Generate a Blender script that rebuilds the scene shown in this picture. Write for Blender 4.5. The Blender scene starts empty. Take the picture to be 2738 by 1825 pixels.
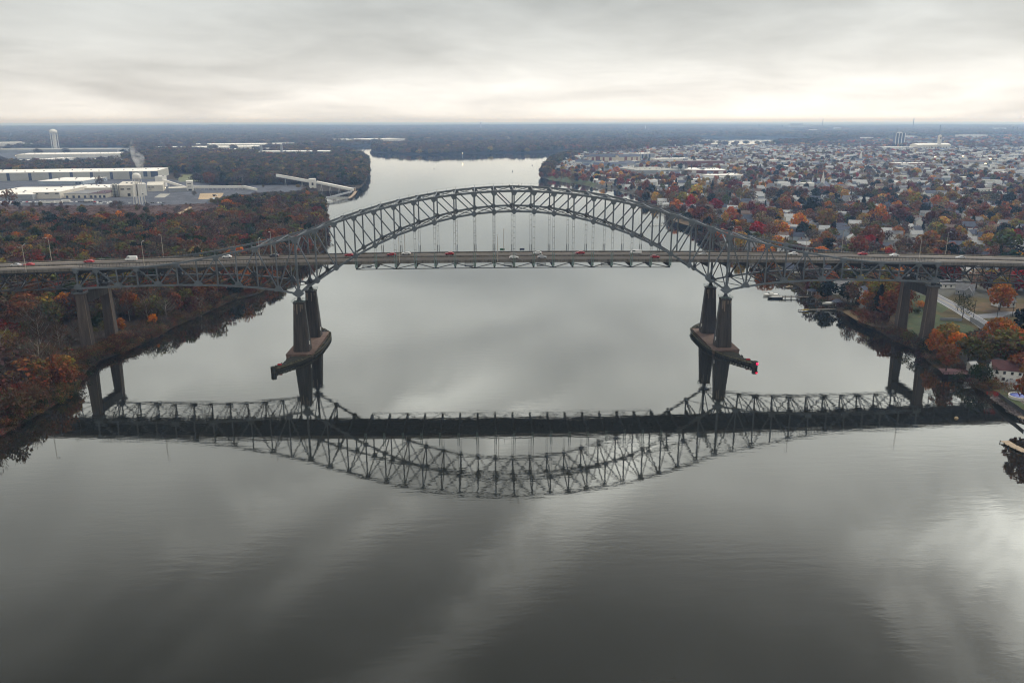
import bpy, bmesh, math, random
import numpy as np
from mathutils import Vector, Matrix, noise as mnoise

R = random.Random(11)
NR = np.random.default_rng(7)
SC = bpy.context.scene
COL = SC.collection

# ------------------------------------------------------------------ camera
CAM_POS = Vector((-13.58, -392.78, 110.55))
PITCH, ROLL, YAW, FPX = 0.27068517, -0.001357, 0.0329568, 2130.0      # focal length in pixels of a 2738 wide picture


def ray(u, v):
    """World direction through pixel (u, v) of the 2738 x 1825 photograph."""
    u, v = u - 1369.0, v - 912.5
    c, s = math.cos(ROLL), math.sin(ROLL)
    a, b = c * u + s * v, -s * u + c * v
    x, up = a / FPX, -b / FPX
    c, s = math.cos(PITCH), math.sin(PITCH)
    y, z = c + up * s, -s + up * c
    c, s = math.cos(YAW), math.sin(YAW)
    return Vector((c * x + s * y, -s * x + c * y, z))


def gz(u, v, z=0.0):
    """Point at height z seen at that pixel."""
    d = ray(u, v)
    return CAM_POS + d * ((z - CAM_POS.z) / d.z)


def gy(u, v, y):
    d = ray(u, v)
    return CAM_POS + d * ((y - CAM_POS.y) / d.y)


def project(X, Y, Z):
    """numpy: world to photograph pixels."""
    X, Y, Z = (np.asarray(t, float) for t in (X, Y, Z))
    dx, dy, dz = X - CAM_POS.x, Y - CAM_POS.y, Z - CAM_POS.z
    c, s = math.cos(YAW), math.sin(YAW)
    x, y = c * dx - s * dy, s * dx + c * dy
    c, s = math.cos(PITCH), math.sin(PITCH)
    dep, up = y * c - dz * s, y * s + dz * c
    dep = np.where(np.abs(dep) < 1e-3, 1e-3, dep)
    u, v = FPX * x / dep, -FPX * up / dep
    c, s = math.cos(ROLL), math.sin(ROLL)
    return 1369 + c * u - s * v, 912.5 + s * u + c * v, dep


cam = bpy.data.cameras.new('camera')
cam.sensor_width = 36.0
cam.lens = FPX / 2738.0 * 36.0
cam.clip_start, cam.clip_end = 1.0, 120000.0
camo = bpy.data.objects.new('camera', cam)
COL.objects.link(camo)
fw = ray(1369, 912.5).normalized()
rt = (ray(1469, 912.5) - ray(1369, 912.5)).normalized()
up = rt.cross(fw)
camo.matrix_world = Matrix(((rt.x, up.x, -fw.x, CAM_POS.x), (rt.y, up.y, -fw.y, CAM_POS.y), (rt.z, up.z, -fw.z, CAM_POS.z), (0, 0, 0, 1)))
SC.camera = camo

# ------------------------------------------------------------------ sky, sun, exposure
SUN_EL, SUN_AZ = math.radians(50), math.radians(44)       # azimuth clockwise from the bridge's +y side
SUN_DIR = Vector((math.cos(SUN_EL) * math.sin(SUN_AZ), math.cos(SUN_EL) * math.cos(SUN_AZ), math.sin(SUN_EL)))
W = bpy.data.worlds.new('World')
SC.world = W
W.use_nodes = True


class NT:
    """Small helper to wire nodes."""
    def __init__(s, tree):
        s.t = tree
        tree.nodes.clear()

    def n(s, typ, **kw):
        nd = s.t.nodes.new(typ)
        for k, v in kw.items():
            if k.startswith('i_'):
                key = k[2:]
                key = int(key) if key.isdigit() else key.replace('_', ' ')
                if isinstance(v, bpy.types.NodeSocket):
                    s.t.links.new(v, nd.inputs[key])
                else:
                    nd.inputs[key].default_value = v
            else:
                setattr(nd, k, v)
        return nd

    def m(s, op, a, b=0.0, c=None, clamp=False):
        nd = s.t.nodes.new('ShaderNodeMath')
        nd.operation = op
        nd.use_clamp = clamp
        for i, v in enumerate((a, b) if c is None else (a, b, c)):
            if isinstance(v, bpy.types.NodeSocket):
                s.t.links.new(v, nd.inputs[i])
            else:
                nd.inputs[i].default_value = v
        return nd.outputs[0]

    def mix(s, f, a, b, mode='MIX'):
        nd = s.t.nodes.new('ShaderNodeMix')
        nd.data_type = 'RGBA'
        nd.blend_type = mode
        for k, v in ((0, f), (6, a), (7, b)):
            if isinstance(v, bpy.types.NodeSocket):
                s.t.links.new(v, nd.inputs[k])
            else:
                nd.inputs[k].default_value = v if k == 0 or len(v) == 4 else (*v, 1)
        return nd.outputs[2]

    def ramp(s, f, stops, interp='LINEAR'):
        nd = s.t.nodes.new('ShaderNodeValToRGB')
        nd.color_ramp.interpolation = interp
        el = nd.color_ramp.elements
        while len(el) < len(stops):
            el.new(0.5)
        for e, (p, c) in zip(el, stops):
            e.position = p
            e.color = (c, c, c, 1) if isinstance(c, (int, float)) else (*c, 1)
        s.t.links.new(f, nd.inputs[0])
        return nd.outputs[0]

    def link(s, a, b):
        s.t.links.new(a, b)


def build_sky():
    t = NT(W.node_tree)
    tc = t.n('ShaderNodeTexCoord').outputs['Generated']
    sep = t.n('ShaderNodeSeparateXYZ', i_0=tc)
    x, y, z = sep.outputs
    zc = t.m('MAXIMUM', z, 0.0)
    # brightness of an overcast sky by the sine of the elevation: pale horizon, grey deck, brighter higher up
    base = t.ramp(zc, [(0.0, (0.755, 0.72, 0.675)), (0.02, (0.745, 0.715, 0.67)), (0.045, (0.69, 0.675, 0.64)), (0.075, (0.60, 0.60, 0.575)),
                       (0.13, (0.505, 0.52, 0.505)), (0.19, (0.69, 0.71, 0.695)), (0.30, (0.88, 0.895, 0.865)), (0.42, (0.88, 0.89, 0.86)), (0.50, (0.64, 0.645, 0.625)), (0.60, (0.50, 0.505, 0.495)), (0.75, (0.80, 0.81, 0.80)), (1.0, (0.85, 0.86, 0.85))])
    # cloud sheet coordinates: the direction met by a flat deck, streets running towards the brightest azimuth
    den = t.m('ADD', zc, 0.14)
    cx, cy = t.m('DIVIDE', x, den), t.m('DIVIDE', y, den)
    a = math.radians(35)
    s1 = t.m('SUBTRACT', t.m('MULTIPLY', cx, math.cos(a)), t.m('MULTIPLY', cy, math.sin(a)))   # across the streets
    s2 = t.m('ADD', t.m('MULTIPLY', cx, math.sin(a)), t.m('MULTIPLY', cy, math.cos(a)))        # along them
    v1 = t.n('ShaderNodeCombineXYZ', i_0=t.m('MULTIPLY', s1, 0.85), i_1=t.m('MULTIPLY', s2, 0.8), i_2=3.1)
    n1 = t.n('ShaderNodeTexNoise', noise_dimensions='3D', i_Vector=v1.outputs[0], i_Scale=1.0, i_Detail=4.0, i_Roughness=0.45, i_Distortion=0.5).outputs[0]
    v2 = t.n('ShaderNodeCombineXYZ', i_0=t.m('MULTIPLY', s1, 3.0), i_1=t.m('MULTIPLY', s2, 2.3), i_2=7.7)
    n2 = t.n('ShaderNodeTexNoise', noise_dimensions='3D', i_Vector=v2.outputs[0], i_Scale=1.0, i_Detail=5.0, i_Roughness=0.6, i_Distortion=0.5).outputs[0]
    nn = t.m('ADD', t.m('MULTIPLY', n1, 0.78), t.m('MULTIPLY', n2, 0.22))
    high = t.m('MULTIPLY', t.m('SUBTRACT', zc, 0.10), 5.0, clamp=True)          # the deck is more broken overhead than along the horizon
    amp = t.m('ADD', 1.25, t.m('MULTIPLY', high, 1.9))
    fac = t.m('ADD', 1.0, t.m('MULTIPLY', t.m('SUBTRACT', nn, 0.5), amp))
    fac = t.m('MAXIMUM', fac, 0.45)
    # thin cloud in front of the sun: a wide soft brightening about its direction
    dp = t.m('ADD', t.m('ADD', t.m('MULTIPLY', x, SUN_DIR.x), t.m('MULTIPLY', y, SUN_DIR.y)), t.m('MULTIPLY', z, SUN_DIR.z))
    glow = t.m('MULTIPLY', t.m('POWER', t.m('MAXIMUM', dp, 0.0), 9.0), 0.8)
    # horizon brighter on the sun's side
    az = t.m('ADD', t.m('MULTIPLY', x, math.sin(math.radians(14))), t.m('MULTIPLY', y, math.cos(math.radians(14))))
    hz = t.m('MULTIPLY', t.m('POWER', t.m('MAXIMUM', az, 0.0), 14.0), t.ramp(zc, [(0, 0.42), (0.05, 0.33), (0.12, 0.04), (0.2, 0.0)]))
    # three rifts in the deck overhead, seen mirrored in the river
    wob = t.m('MULTIPLY', t.m('SUBTRACT', n2, 0.5), 0.36)
    for pos, wd, amp_ in ((-0.69, 0.075, 2.3), (-0.98, 0.055, 0.9), (-1.19, 0.09, 0.8), (0.10, 0.17, 4.0)):
        e = t.m('DIVIDE', t.m('SUBTRACT', t.m('ADD', s1, wob), pos), wd)
        g = t.m('EXPONENT', t.m('MULTIPLY', t.m('MULTIPLY', e, e), -1.0))
        win = t.m('MULTIPLY', t.ramp(t.m('DIVIDE', s2, 3.0), [(0.12, 0.0), (0.26, 1.0), (0.50, 1.0), (0.62, 0.0)]), t.ramp(n2, [(0.34, 0.15), (0.6, 1.0)] if pos < 0 else [(0.30, 0.35), (0.55, 1.0)]))
        fac = t.m('ADD', fac, t.m('MULTIPLY', t.m('MULTIPLY', g, win), amp_))
    k = t.m('ADD', t.m('MULTIPLY', fac, t.m('ADD', 1.0, glow)), hz)
    cl = t.mix(1.0, base, t.n('ShaderNodeCombineXYZ', i_0=k, i_1=t.m('MULTIPLY', k, 0.995), i_2=t.m('MULTIPLY', k, 0.985)).outputs[0], 'MULTIPLY')
    sky = t.n('ShaderNodeTexSky', sky_type='NISHITA', sun_disc=False, sun_elevation=SUN_EL, sun_rotation=SUN_AZ, altitude=100, dust_density=3.0)
    cl10 = t.mix(1.0, cl, (10, 10, 10), 'MULTIPLY')
    colr = t.mix(0.94, sky.outputs[0], cl10)
    bg = t.n('ShaderNodeBackground', i_Color=colr, i_Strength=0.1)
    t.link(bg.outputs[0], t.n('ShaderNodeOutputWorld').inputs[0])


build_sky()
W.cycles.sampling_method = 'MANUAL'
W.cycles.sample_map_resolution = 1024

sun = bpy.data.lights.new('sun', 'SUN')
sun.energy, sun.angle, sun.color = 1.15, math.radians(22), (1.0, 0.95, 0.88)
suno = bpy.data.objects.new('sun', sun)
COL.objects.link(suno)
suno.rotation_euler = (-SUN_DIR).to_track_quat('-Z', 'Y').to_euler()

SC.view_settings.view_transform = 'Standard'
SC.view_settings.look = 'None'
SC.view_settings.exposure = 0.2
SC.view_settings.gamma = 1.0
SC.view_settings.use_curve_mapping = False
CY = SC.cycles
CY.use_denoising = True
CY.denoiser = 'OPENIMAGEDENOISE'
CY.max_bounces, CY.diffuse_bounces, CY.glossy_bounces, CY.transmission_bounces, CY.transparent_max_bounces = 5, 2, 3, 2, 6
CY.volume_bounces = 2
CY.sample_clamp_indirect = 4.0
CY.use_light_tree = False
SC.render.filter_size = 1.15
CY.filter_width = 1.15

# ------------------------------------------------------------------ materials


def new_mat(name):
    m = bpy.data.materials.new(name)
    m.use_nodes = True
    return m, NT(m.node_tree)


def out(t, sh):
    o = t.n('ShaderNodeOutputMaterial')
    t.link(sh, o.inputs[0])
    return o


def mat(name, col, rough=0.7, var=0.25, scale=0.4, stretch=(1, 1, 1), metal=0.0, spec=0.3, bump=0.0, second=None, thr=(0.52, 0.68), emit=0.0):
    """Painted / cast surface: colour broken up by noise, optional second colour, optional fine relief."""
    m, t = new_mat(name)
    geo = t.n('ShaderNodeNewGeometry').outputs['Position']
    mp = t.n('ShaderNodeMapping', i_Vector=geo, i_Scale=stretch).outputs[0]
    n = t.n('ShaderNodeTexNoise', i_Vector=mp, i_Scale=scale, i_Detail=5.0, i_Roughness=0.6).outputs[0]
    lo, hi = tuple(c * (1 - var) for c in col), tuple(c * (1 + var) for c in col)
    c = t.mix(t.ramp(n, [(0.3, 0.0), (0.7, 1.0)]), lo, hi)
    if second:
        n2 = t.n('ShaderNodeTexNoise', i_Vector=mp, i_Scale=scale * 2.3, i_Detail=6.0, i_Roughness=0.65).outputs[0]
        c = t.mix(t.ramp(n2, [(thr[0], 0.0), (thr[1], 1.0)]), c, second)
    b = t.n('ShaderNodeBsdfPrincipled', i_Base_Color=c, i_Roughness=rough, i_Metallic=metal)
    b.inputs['Specular IOR Level'].default_value = spec
    if bump:
        bp = t.n('ShaderNodeBump', i_Height=n, i_Strength=bump, i_Distance=0.3)
        t.link(bp.outputs[0], b.inputs['Normal'])
    if emit:
        t.link(c, b.inputs['Emission Color'])
        b.inputs['Emission Strength'].default_value = emit
    out(t, b.outputs[0])
    return m


M = {}
M['steel'] = mat('painted_steel', (0.11, 0.125, 0.135), 0.55, 0.22, 0.35, second=(0.075, 0.07, 0.065), thr=(0.6, 0.72))
M['steel_green'] = mat('pale_green_steel', (0.15, 0.21, 0.19), 0.55, 0.2, 0.8)
M['steel_dark_shade'] = mat('dark_shade_steel', (0.026, 0.028, 0.03), 0.7, 0.25, 0.4, second=(0.02, 0.017, 0.015))  # bridge steel darkened to paint the shade inside and under the floor
M['rod'] = mat('hanger_rod', (0.16, 0.165, 0.16), 0.5, 0.15, 0.5)
M['steel_mid'] = mat('weathered_dark_steel', (0.055, 0.06, 0.065), 0.65, 0.25, 0.4, second=(0.035, 0.032, 0.03))
M['asphalt'] = mat('bridge_asphalt', (0.075, 0.064, 0.055), 0.85, 0.25, 0.25, (0.08, 1, 1), second=(0.12, 0.10, 0.085), thr=(0.5, 0.7))
M['concrete'] = mat('weathered_concrete', (0.15, 0.137, 0.117), 0.85, 0.25, 0.5, (1, 1, 0.25), second=(0.06, 0.054, 0.046), thr=(0.48, 0.7))
M['pale_concrete'] = mat('pale_concrete_strip', (0.42, 0.37, 0.31), 0.85, 0.18, 0.3, (0.2, 1, 1))
M['pier'] = mat('stained_pier_concrete', (0.052, 0.044, 0.036), 0.9, 0.4, 0.55, (1, 1, 0.06), second=(0.022, 0.02, 0.017), thr=(0.45, 0.7))
M['pier_light'] = mat('brown_pier_concrete', (0.085, 0.066, 0.054), 0.9, 0.3, 0.5, (1, 1, 0.12), second=(0.05, 0.042, 0.034), thr=(0.5, 0.72))
M['stain_and_lit_edge'] = mat('pale_stain_and_lit_edge', (0.17, 0.13, 0.095), 0.9, 0.4, 0.9, (1, 1, 0.1))  # lime runs of the river piers, and painted light on shore pier edges
M['footing'] = mat('reddish_footing_concrete', (0.125, 0.08, 0.062), 0.9, 0.3, 0.25, second=(0.19, 0.14, 0.105), thr=(0.5, 0.7))
M['timber'] = mat('mossy_timber', (0.028, 0.027, 0.018), 0.95, 0.4, 0.8, second=(0.14, 0.125, 0.08), thr=(0.55, 0.75))
M['timber_top'] = mat('olive_timber_wale', (0.10, 0.09, 0.05), 0.9, 0.3, 0.9)
M['white'] = mat('white_paint', (0.70, 0.68, 0.63), 0.6, 0.08, 0.05)
M['white_roof'] = mat('white_membrane_roof', (0.80, 0.765, 0.70), 0.75, 0.08, 0.03, second=(0.66, 0.61, 0.54), thr=(0.55, 0.75))
M['pale_wall'] = mat('pale_grey_panel_wall', (0.43, 0.425, 0.385), 0.8, 0.07, 0.05)
M['cream_wall'] = mat('cream_factory_wall', (0.62, 0.58, 0.50), 0.8, 0.1, 0.08, second=(0.45, 0.40, 0.33), thr=(0.6, 0.78))
M['grey_roof'] = mat('grey_felt_roof', (0.20, 0.20, 0.20), 0.9, 0.25, 0.08)
M['plum_roof'] = mat('plum_roof', (0.085, 0.05, 0.065), 0.9, 0.2, 0.08)
M['blue_glass'] = mat('blue_glazing', (0.055, 0.075, 0.13), 0.25, 0.25, 0.2, spec=0.6)
M['dark'] = mat('dark_opening', (0.03, 0.032, 0.04), 0.5, 0.2, 0.5)
M['brick'] = mat('red_brick', (0.20, 0.075, 0.06), 0.9, 0.2, 0.3)
M['tan_brick'] = mat('tan_brick', (0.42, 0.29, 0.20), 0.9, 0.15, 0.4)
M['slate'] = mat('slate_blue_shingle', (0.065, 0.075, 0.105), 0.85, 0.25, 0.5)
M['shingle_grey'] = mat('grey_shingle', (0.16, 0.16, 0.165), 0.9, 0.22, 0.5)
M['shingle_brown'] = mat('brown_shingle', (0.14, 0.10, 0.08), 0.9, 0.22, 0.5)
M['shingle_red'] = mat('dull_red_shingle', (0.075, 0.03, 0.03), 0.9, 0.22, 0.5)
M['shingle_pale'] = mat('pale_grey_shingle', (0.38, 0.38, 0.37), 0.9, 0.15, 0.5)
M['siding_white'] = mat('white_siding', (0.74, 0.73, 0.69), 0.75, 0.07, 0.3)
M['siding_cream'] = mat('cream_siding', (0.60, 0.53, 0.40), 0.75, 0.1, 0.3)
M['siding_grey'] = mat('grey_siding', (0.30, 0.31, 0.32), 0.8, 0.1, 0.3)
M['siding_blue'] = mat('blue_grey_siding', (0.33, 0.38, 0.43), 0.8, 0.1, 0.3)
M['trunk'] = mat('tree_bark', (0.06, 0.045, 0.035), 0.95, 0.3, 0.6)
M['pale_trunk'] = mat('pale_bark', (0.30, 0.26, 0.22), 0.9, 0.3, 0.4)
M['glass'] = mat('window_glass', (0.03, 0.036, 0.045), 0.12, 0.2, 0.5, spec=0.6)
M['tyre'] = mat('tyre_rubber', (0.02, 0.02, 0.02), 0.8, 0.1, 1)
M['road'] = mat('road_asphalt', (0.16, 0.165, 0.18), 0.9, 0.18, 0.15, second=(0.20, 0.20, 0.21))
M['lot'] = mat('lot_asphalt', (0.07, 0.075, 0.09), 0.9, 0.25, 0.05, second=(0.20, 0.205, 0.22))
M['lawn'] = mat('lawn_grass', (0.042, 0.058, 0.02), 0.95, 0.35, 0.12, second=(0.13, 0.085, 0.03), thr=(0.55, 0.72))
M['dry_lawn'] = mat('leaf_strewn_lawn', (0.095, 0.058, 0.024), 0.95, 0.4, 0.15, second=(0.055, 0.06, 0.022), thr=(0.52, 0.7))
M['yellow_line'] = mat('yellow_road_paint', (0.45, 0.33, 0.10), 0.8, 0.2, 0.6)
M['white_line'] = mat('white_road_paint', (0.55, 0.54, 0.50), 0.8, 0.2, 0.6)
M['wood'] = mat('weathered_planks', (0.34, 0.26, 0.18), 0.9, 0.2, 0.6)
M['dark_wood'] = mat('dark_dock_wood', (0.11, 0.095, 0.075), 0.9, 0.25, 0.6)
M['red_deck'] = mat('red_brown_decking', (0.115, 0.055, 0.055), 0.85, 0.2, 0.6)
M['sand'] = mat('tan_sand', (0.38, 0.28, 0.17), 0.95, 0.15, 0.06)
M['gravel'] = mat('pale_gravel', (0.32, 0.31, 0.27), 0.95, 0.2, 0.05)
M['stone'] = mat('riprap_stone', (0.20, 0.165, 0.155), 0.95, 0.5, 0.7)
M['blue_cover'] = mat('blue_pool_cover', (0.03, 0.055, 0.26), 0.5, 0.2, 0.5)
M['sign_green'] = mat('green_sign', (0.02, 0.12, 0.07), 0.6, 0.1, 1)
M['navy'] = mat('navy_sign', (0.02, 0.03, 0.08), 0.6, 0.1, 1)
M['yellow'] = mat('yellow_plastic', (0.55, 0.38, 0.06), 0.5, 0.1, 1)
M['red'] = mat('red_paint', (0.36, 0.012, 0.02), 0.35, 0.1, 1, spec=0.5)
M['silver'] = mat('silver_paint', (0.40, 0.41, 0.42), 0.3, 0.05, 1, spec=0.5)
M['white_car'] = mat('white_car_paint', (0.72, 0.72, 0.70), 0.3, 0.04, 1, spec=0.5)
M['black_car'] = mat('dark_car_paint', (0.03, 0.033, 0.04), 0.3, 0.1, 1, spec=0.5)
M['red_lamp'] = mat('red_beacon', (1.0, 0.01, 0.07), 0.4, 0.0, 1, emit=2.0)
M['warm_lamp'] = mat('warm_lamp_glass', (1.0, 0.72, 0.38), 0.4, 0.0, 1, emit=7.0)
M['tail'] = mat('red_tail_lamp', (0.6, 0.01, 0.01), 0.4, 0.0, 1, emit=0.6)


def water_mat():
    m, t = new_mat('river_water')
    geo = t.n('ShaderNodeNewGeometry').outputs['Position']
    v1 = t.n('ShaderNodeMapping', i_Vector=geo, i_Scale=(0.10, 0.38, 1)).outputs[0]
    v2 = t.n('ShaderNodeMapping', i_Vector=geo, i_Scale=(0.028, 0.05, 1)).outputs[0]
    n1 = t.n('ShaderNodeTexNoise', i_Vector=v1, i_Scale=1.0, i_Detail=3.0, i_Roughness=0.5, i_Distortion=0.2).outputs[0]
    n2 = t.n('ShaderNodeTexNoise', i_Vector=v2, i_Scale=0.35, i_Detail=3.0, i_Roughness=0.5).outputs[0]
    patch = t.ramp(n2, [(0.36, 0.25), (0.66, 1.0)])
    b = t.n('ShaderNodeBump', i_Height=t.m('MULTIPLY', n1, patch), i_Strength=1.0, i_Distance=0.027)
    v3 = t.n('ShaderNodeMapping', i_Vector=geo, i_Scale=(0.45, 1.1, 1)).outputs[0]
    n4 = t.n('ShaderNodeTexNoise', i_Vector=v3, i_Scale=1.0, i_Detail=2.0).outputs[0]
    b = t.n('ShaderNodeBump', i_Height=t.m('MULTIPLY', n4, patch), i_Strength=1.0, i_Distance=0.007, i_Normal=b.outputs[0])
    n3 = t.n('ShaderNodeTexNoise', i_Vector=v2, i_Scale=1.0, i_Detail=4.0).outputs[0]
    c = t.mix(n3, (0.008, 0.0085, 0.0065), (0.014, 0.0145, 0.0115))
    # still river: strongly mirroring at a grazing view, dark looking down into it
    lw = t.n('ShaderNodeLayerWeight', i_Blend=0.5, i_Normal=b.outputs[0]).outputs['Facing']
    refl = t.ramp(lw, [(0.0, 0.02), (0.38, 0.034), (0.44, 0.050), (0.50, 0.086), (0.59, 0.185), (0.69, 0.36), (0.76, 0.48), (0.82, 0.60), (0.87, 0.72), (0.92, 0.85), (1.0, 1.0)])
    d = t.n('ShaderNodeBsdfDiffuse', i_Color=c)
    gl = t.n('ShaderNodeBsdfGlossy', i_Color=(0.895, 0.905, 0.875, 1), i_Roughness=0.025, i_Normal=b.outputs[0])
    mx = t.n('ShaderNodeMixShader', i_0=refl, i_1=d.outputs[0], i_2=gl.outputs[0])
    out(t, mx.outputs[0])
    return m


M['water'] = water_mat()


def land_mat():
    m, t = new_mat('land_cover')
    a = t.n('ShaderNodeAttribute', attribute_name='cover').outputs['Color']
    geo = t.n('ShaderNodeNewGeometry').outputs['Position']
    n = t.n('ShaderNodeTexNoise', i_Vector=geo, i_Scale=0.06, i_Detail=7.0, i_Roughness=0.65).outputs[0]
    n2 = t.n('ShaderNodeTexNoise', i_Vector=geo, i_Scale=0.9, i_Detail=4.0).outputs[0]
    k = t.m('ADD', t.ramp(n, [(0.3, 0.55), (0.7, 1.5)]), t.m('MULTIPLY', t.m('SUBTRACT', n2, 0.5), 0.7))
    c = t.mix(1.0, a, t.n('ShaderNodeCombineXYZ', i_0=k, i_1=k, i_2=k).outputs[0], 'MULTIPLY')
    p = t.n('ShaderNodeBsdfPrincipled', i_Base_Color=c, i_Roughness=0.95)
    p.inputs['Specular IOR Level'].default_value = 0.1
    out(t, p.outputs[0])
    return m


M['land'] = land_mat()


def leaf_mat():
    """Foliage: the tree's own colour (object or instance property 'tint'), leaf by leaf variation from the mesh."""
    m, t = new_mat('autumn_foliage')
    tint = t.n('ShaderNodeAttribute', attribute_type='INSTANCER', attribute_name='tint').outputs['Color']
    lr = t.n('ShaderNodeAttribute', attribute_type='GEOMETRY', attribute_name='leaf').outputs['Color']
    c = t.mix(1.0, tint, lr, 'MULTIPLY')
    d = t.n('ShaderNodeBsdfDiffuse', i_Color=c)
    tr = t.n('ShaderNodeBsdfTranslucent', i_Color=c)
    mx = t.n('ShaderNodeMixShader', i_0=0.25, i_1=d.outputs[0], i_2=tr.outputs[0])
    out(t, mx.outputs[0])
    return m


M['leaf'] = leaf_mat()

# ------------------------------------------------------------------ mesh helpers


class MB:
    """Collects simple solids and links them as one mesh object."""
    def __init__(s):
        s.v, s.f = [], []

    def solid(s, vs, fs):
        k = len(s.v)
        s.v += [tuple(v) for v in vs]
        s.f += [tuple(i + k for i in f) for f in fs]
        return s

    def box(s, c, d, rz=0.0):
        x, y, z = d[0] / 2, d[1] / 2, d[2] / 2
        cs, sn = math.cos(rz), math.sin(rz)
        vs = []
        for a, b, e in ((-x, -y, -z), (x, -y, -z), (x, y, -z), (-x, y, -z), (-x, -y, z), (x, -y, z), (x, y, z), (-x, y, z)):
            vs.append((c[0] + a * cs - b * sn, c[1] + a * sn + b * cs, c[2] + e))
        return s.solid(vs, ((0, 3, 2, 1), (4, 5, 6, 7), (0, 1, 5, 4), (1, 2, 6, 5), (2, 3, 7, 6), (3, 0, 4, 7)))

    def beam(s, p, q, w, h, ref=(0, 1, 0)):
        """Square bar from p to q; w along ref, h across."""
        p, q, ref = Vector(p), Vector(q), Vector(ref)
        d = (q - p).normalized()
        a = (ref - d * ref.dot(d))
        if a.length < 1e-4:
            a = d.orthogonal()
        a.normalize()
        b = d.cross(a)
        a, b = a * (w / 2), b * (h / 2)
        vs = [p - a - b, p + a - b, p + a + b, p - a + b, q - a - b, q + a - b, q + a + b, q - a + b]
        return s.solid(vs, ((0, 3, 2, 1), (4, 5, 6, 7), (0, 1, 5, 4), (1, 2, 6, 5), (2, 3, 7, 6), (3, 0, 4, 7)))

    def tube(s, pts, radii, n=6):
        """Tapered round tube through points."""
        pts = [Vector(p) for p in pts]
        k = len(s.v)
        for i, p in enumerate(pts):
            d = (pts[min(i + 1, len(pts) - 1)] - pts[max(i - 1, 0)]).normalized()
            a = d.orthogonal().normalized()
            b = d.cross(a)
            for j in range(n):
                t = 2 * math.pi * j / n
                s.v.append(tuple(p + (a * math.cos(t) + b * math.sin(t)) * radii[i]))
        for i in range(len(pts) - 1):
            for j in range(n):
                a0, a1 = k + i * n + j, k + i * n + (j + 1) % n
                s.f.append((a0, a1, a1 + n, a0 + n))
        s.f.append(tuple(k + j for j in reversed(range(n))))
        s.f.append(tuple(k + (len(pts) - 1) * n + j for j in range(n)))
        return s

    def prism(s, poly, z0, z1, top=None):
        """Vertical prism over a polygon (list of x, y); top: another outline of the same length for a taper."""
        n = len(poly)
        top = top or poly
        vs = [(x, y, z0) for x, y in poly] + [(x, y, z1) for x, y in top]
        fs = [tuple(reversed(range(n))), tuple(range(n, 2 * n))] + [(i, (i + 1) % n, (i + 1) % n + n, i + n) for i in range(n)]
        return s.solid(vs, fs)

    def plate_y(s, poly, y0, y1):
        """Prism over an x-z outline, thick along y."""
        n = len(poly)
        vs = [(x, y0, z) for x, z in poly] + [(x, y1, z) for x, z in poly]
        fs = [tuple(range(n)), tuple(reversed(range(n, 2 * n)))] + [((i + 1) % n, i, i + n, (i + 1) % n + n) for i in range(n)]
        return s.solid(vs, fs)

    def lathe(s, prof, n=14, c=(0, 0, 0)):
        k = len(s.v)
        for r, z in prof:
            for j in range(n):
                t = 2 * math.pi * j / n
                s.v.append((c[0] + r * math.cos(t), c[1] + r * math.sin(t), c[2] + z))
        for i in range(len(prof) - 1):
            for j in range(n):
                a0, a1 = k + i * n + j, k + i * n + (j + 1) % n
                s.f.append((a0, a1, a1 + n, a0 + n))
        s.f.append(tuple(k + j for j in reversed(range(n))))
        s.f.append(tuple(k + (len(prof) - 1) * n + j for j in range(n)))
        return s

    def mesh(s, name, m):
        me = bpy.data.meshes.new(name)
        me.from_pydata(s.v, [], s.f)
        me.materials.append(M[m] if isinstance(m, str) else m)
        return me

    def build(s, name, m, parent=None, smooth=False, loc=None):
        me = s.mesh(name, m)
        if smooth:
            me.polygons.foreach_set('use_smooth', [True] * len(me.polygons))
        return put(name, me, parent, loc)


def put(name, data, parent=None, loc=None, rz=0.0, sc=None):
    o = bpy.data.objects.new(name, data)
    COL.objects.link(o)
    if parent:
        o.parent = parent
    if loc is not None:
        o.location = loc
    if rz:
        o.rotation_euler = (0, 0, rz)
    if sc is not None:
        o.scale = sc if hasattr(sc, '__len__') else (sc, sc, sc)
    return o


def tag(o, label=None, cat=None, group=None, kind=None):
    if label:
        o['label'] = label
    if cat:
        o['category'] = cat
    if group:
        o['group'] = group
    if kind:
        o['kind'] = kind
    return o


def thing(name, label, cat, loc=(0, 0, 0), rz=0.0, group=None):
    return tag(put(name, None, None, loc, rz), label, cat, group)


def copy_tree(root, loc, rz=0.0, sc=None, label=None, group=None):
    r = root.copy()
    COL.objects.link(r)
    r.location, r.rotation_euler = loc, (0, 0, rz)
    if sc is not None:
        r.scale = (sc, sc, sc)
    if label:
        r['label'] = label
    if group:
        r['group'] = group
    for ch in root.children:
        c = ch.copy()
        COL.objects.link(c)
        c.parent = r
        for g in ch.children:
            e = g.copy()
            COL.objects.link(e)
            e.parent = c
    return r

# ------------------------------------------------------------------ river and land
LAND = 3.0


def W2(pts, z=0.0):
    return [(p.x, p.y) for p in (gz(u, v, z) for u, v in pts)]


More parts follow.
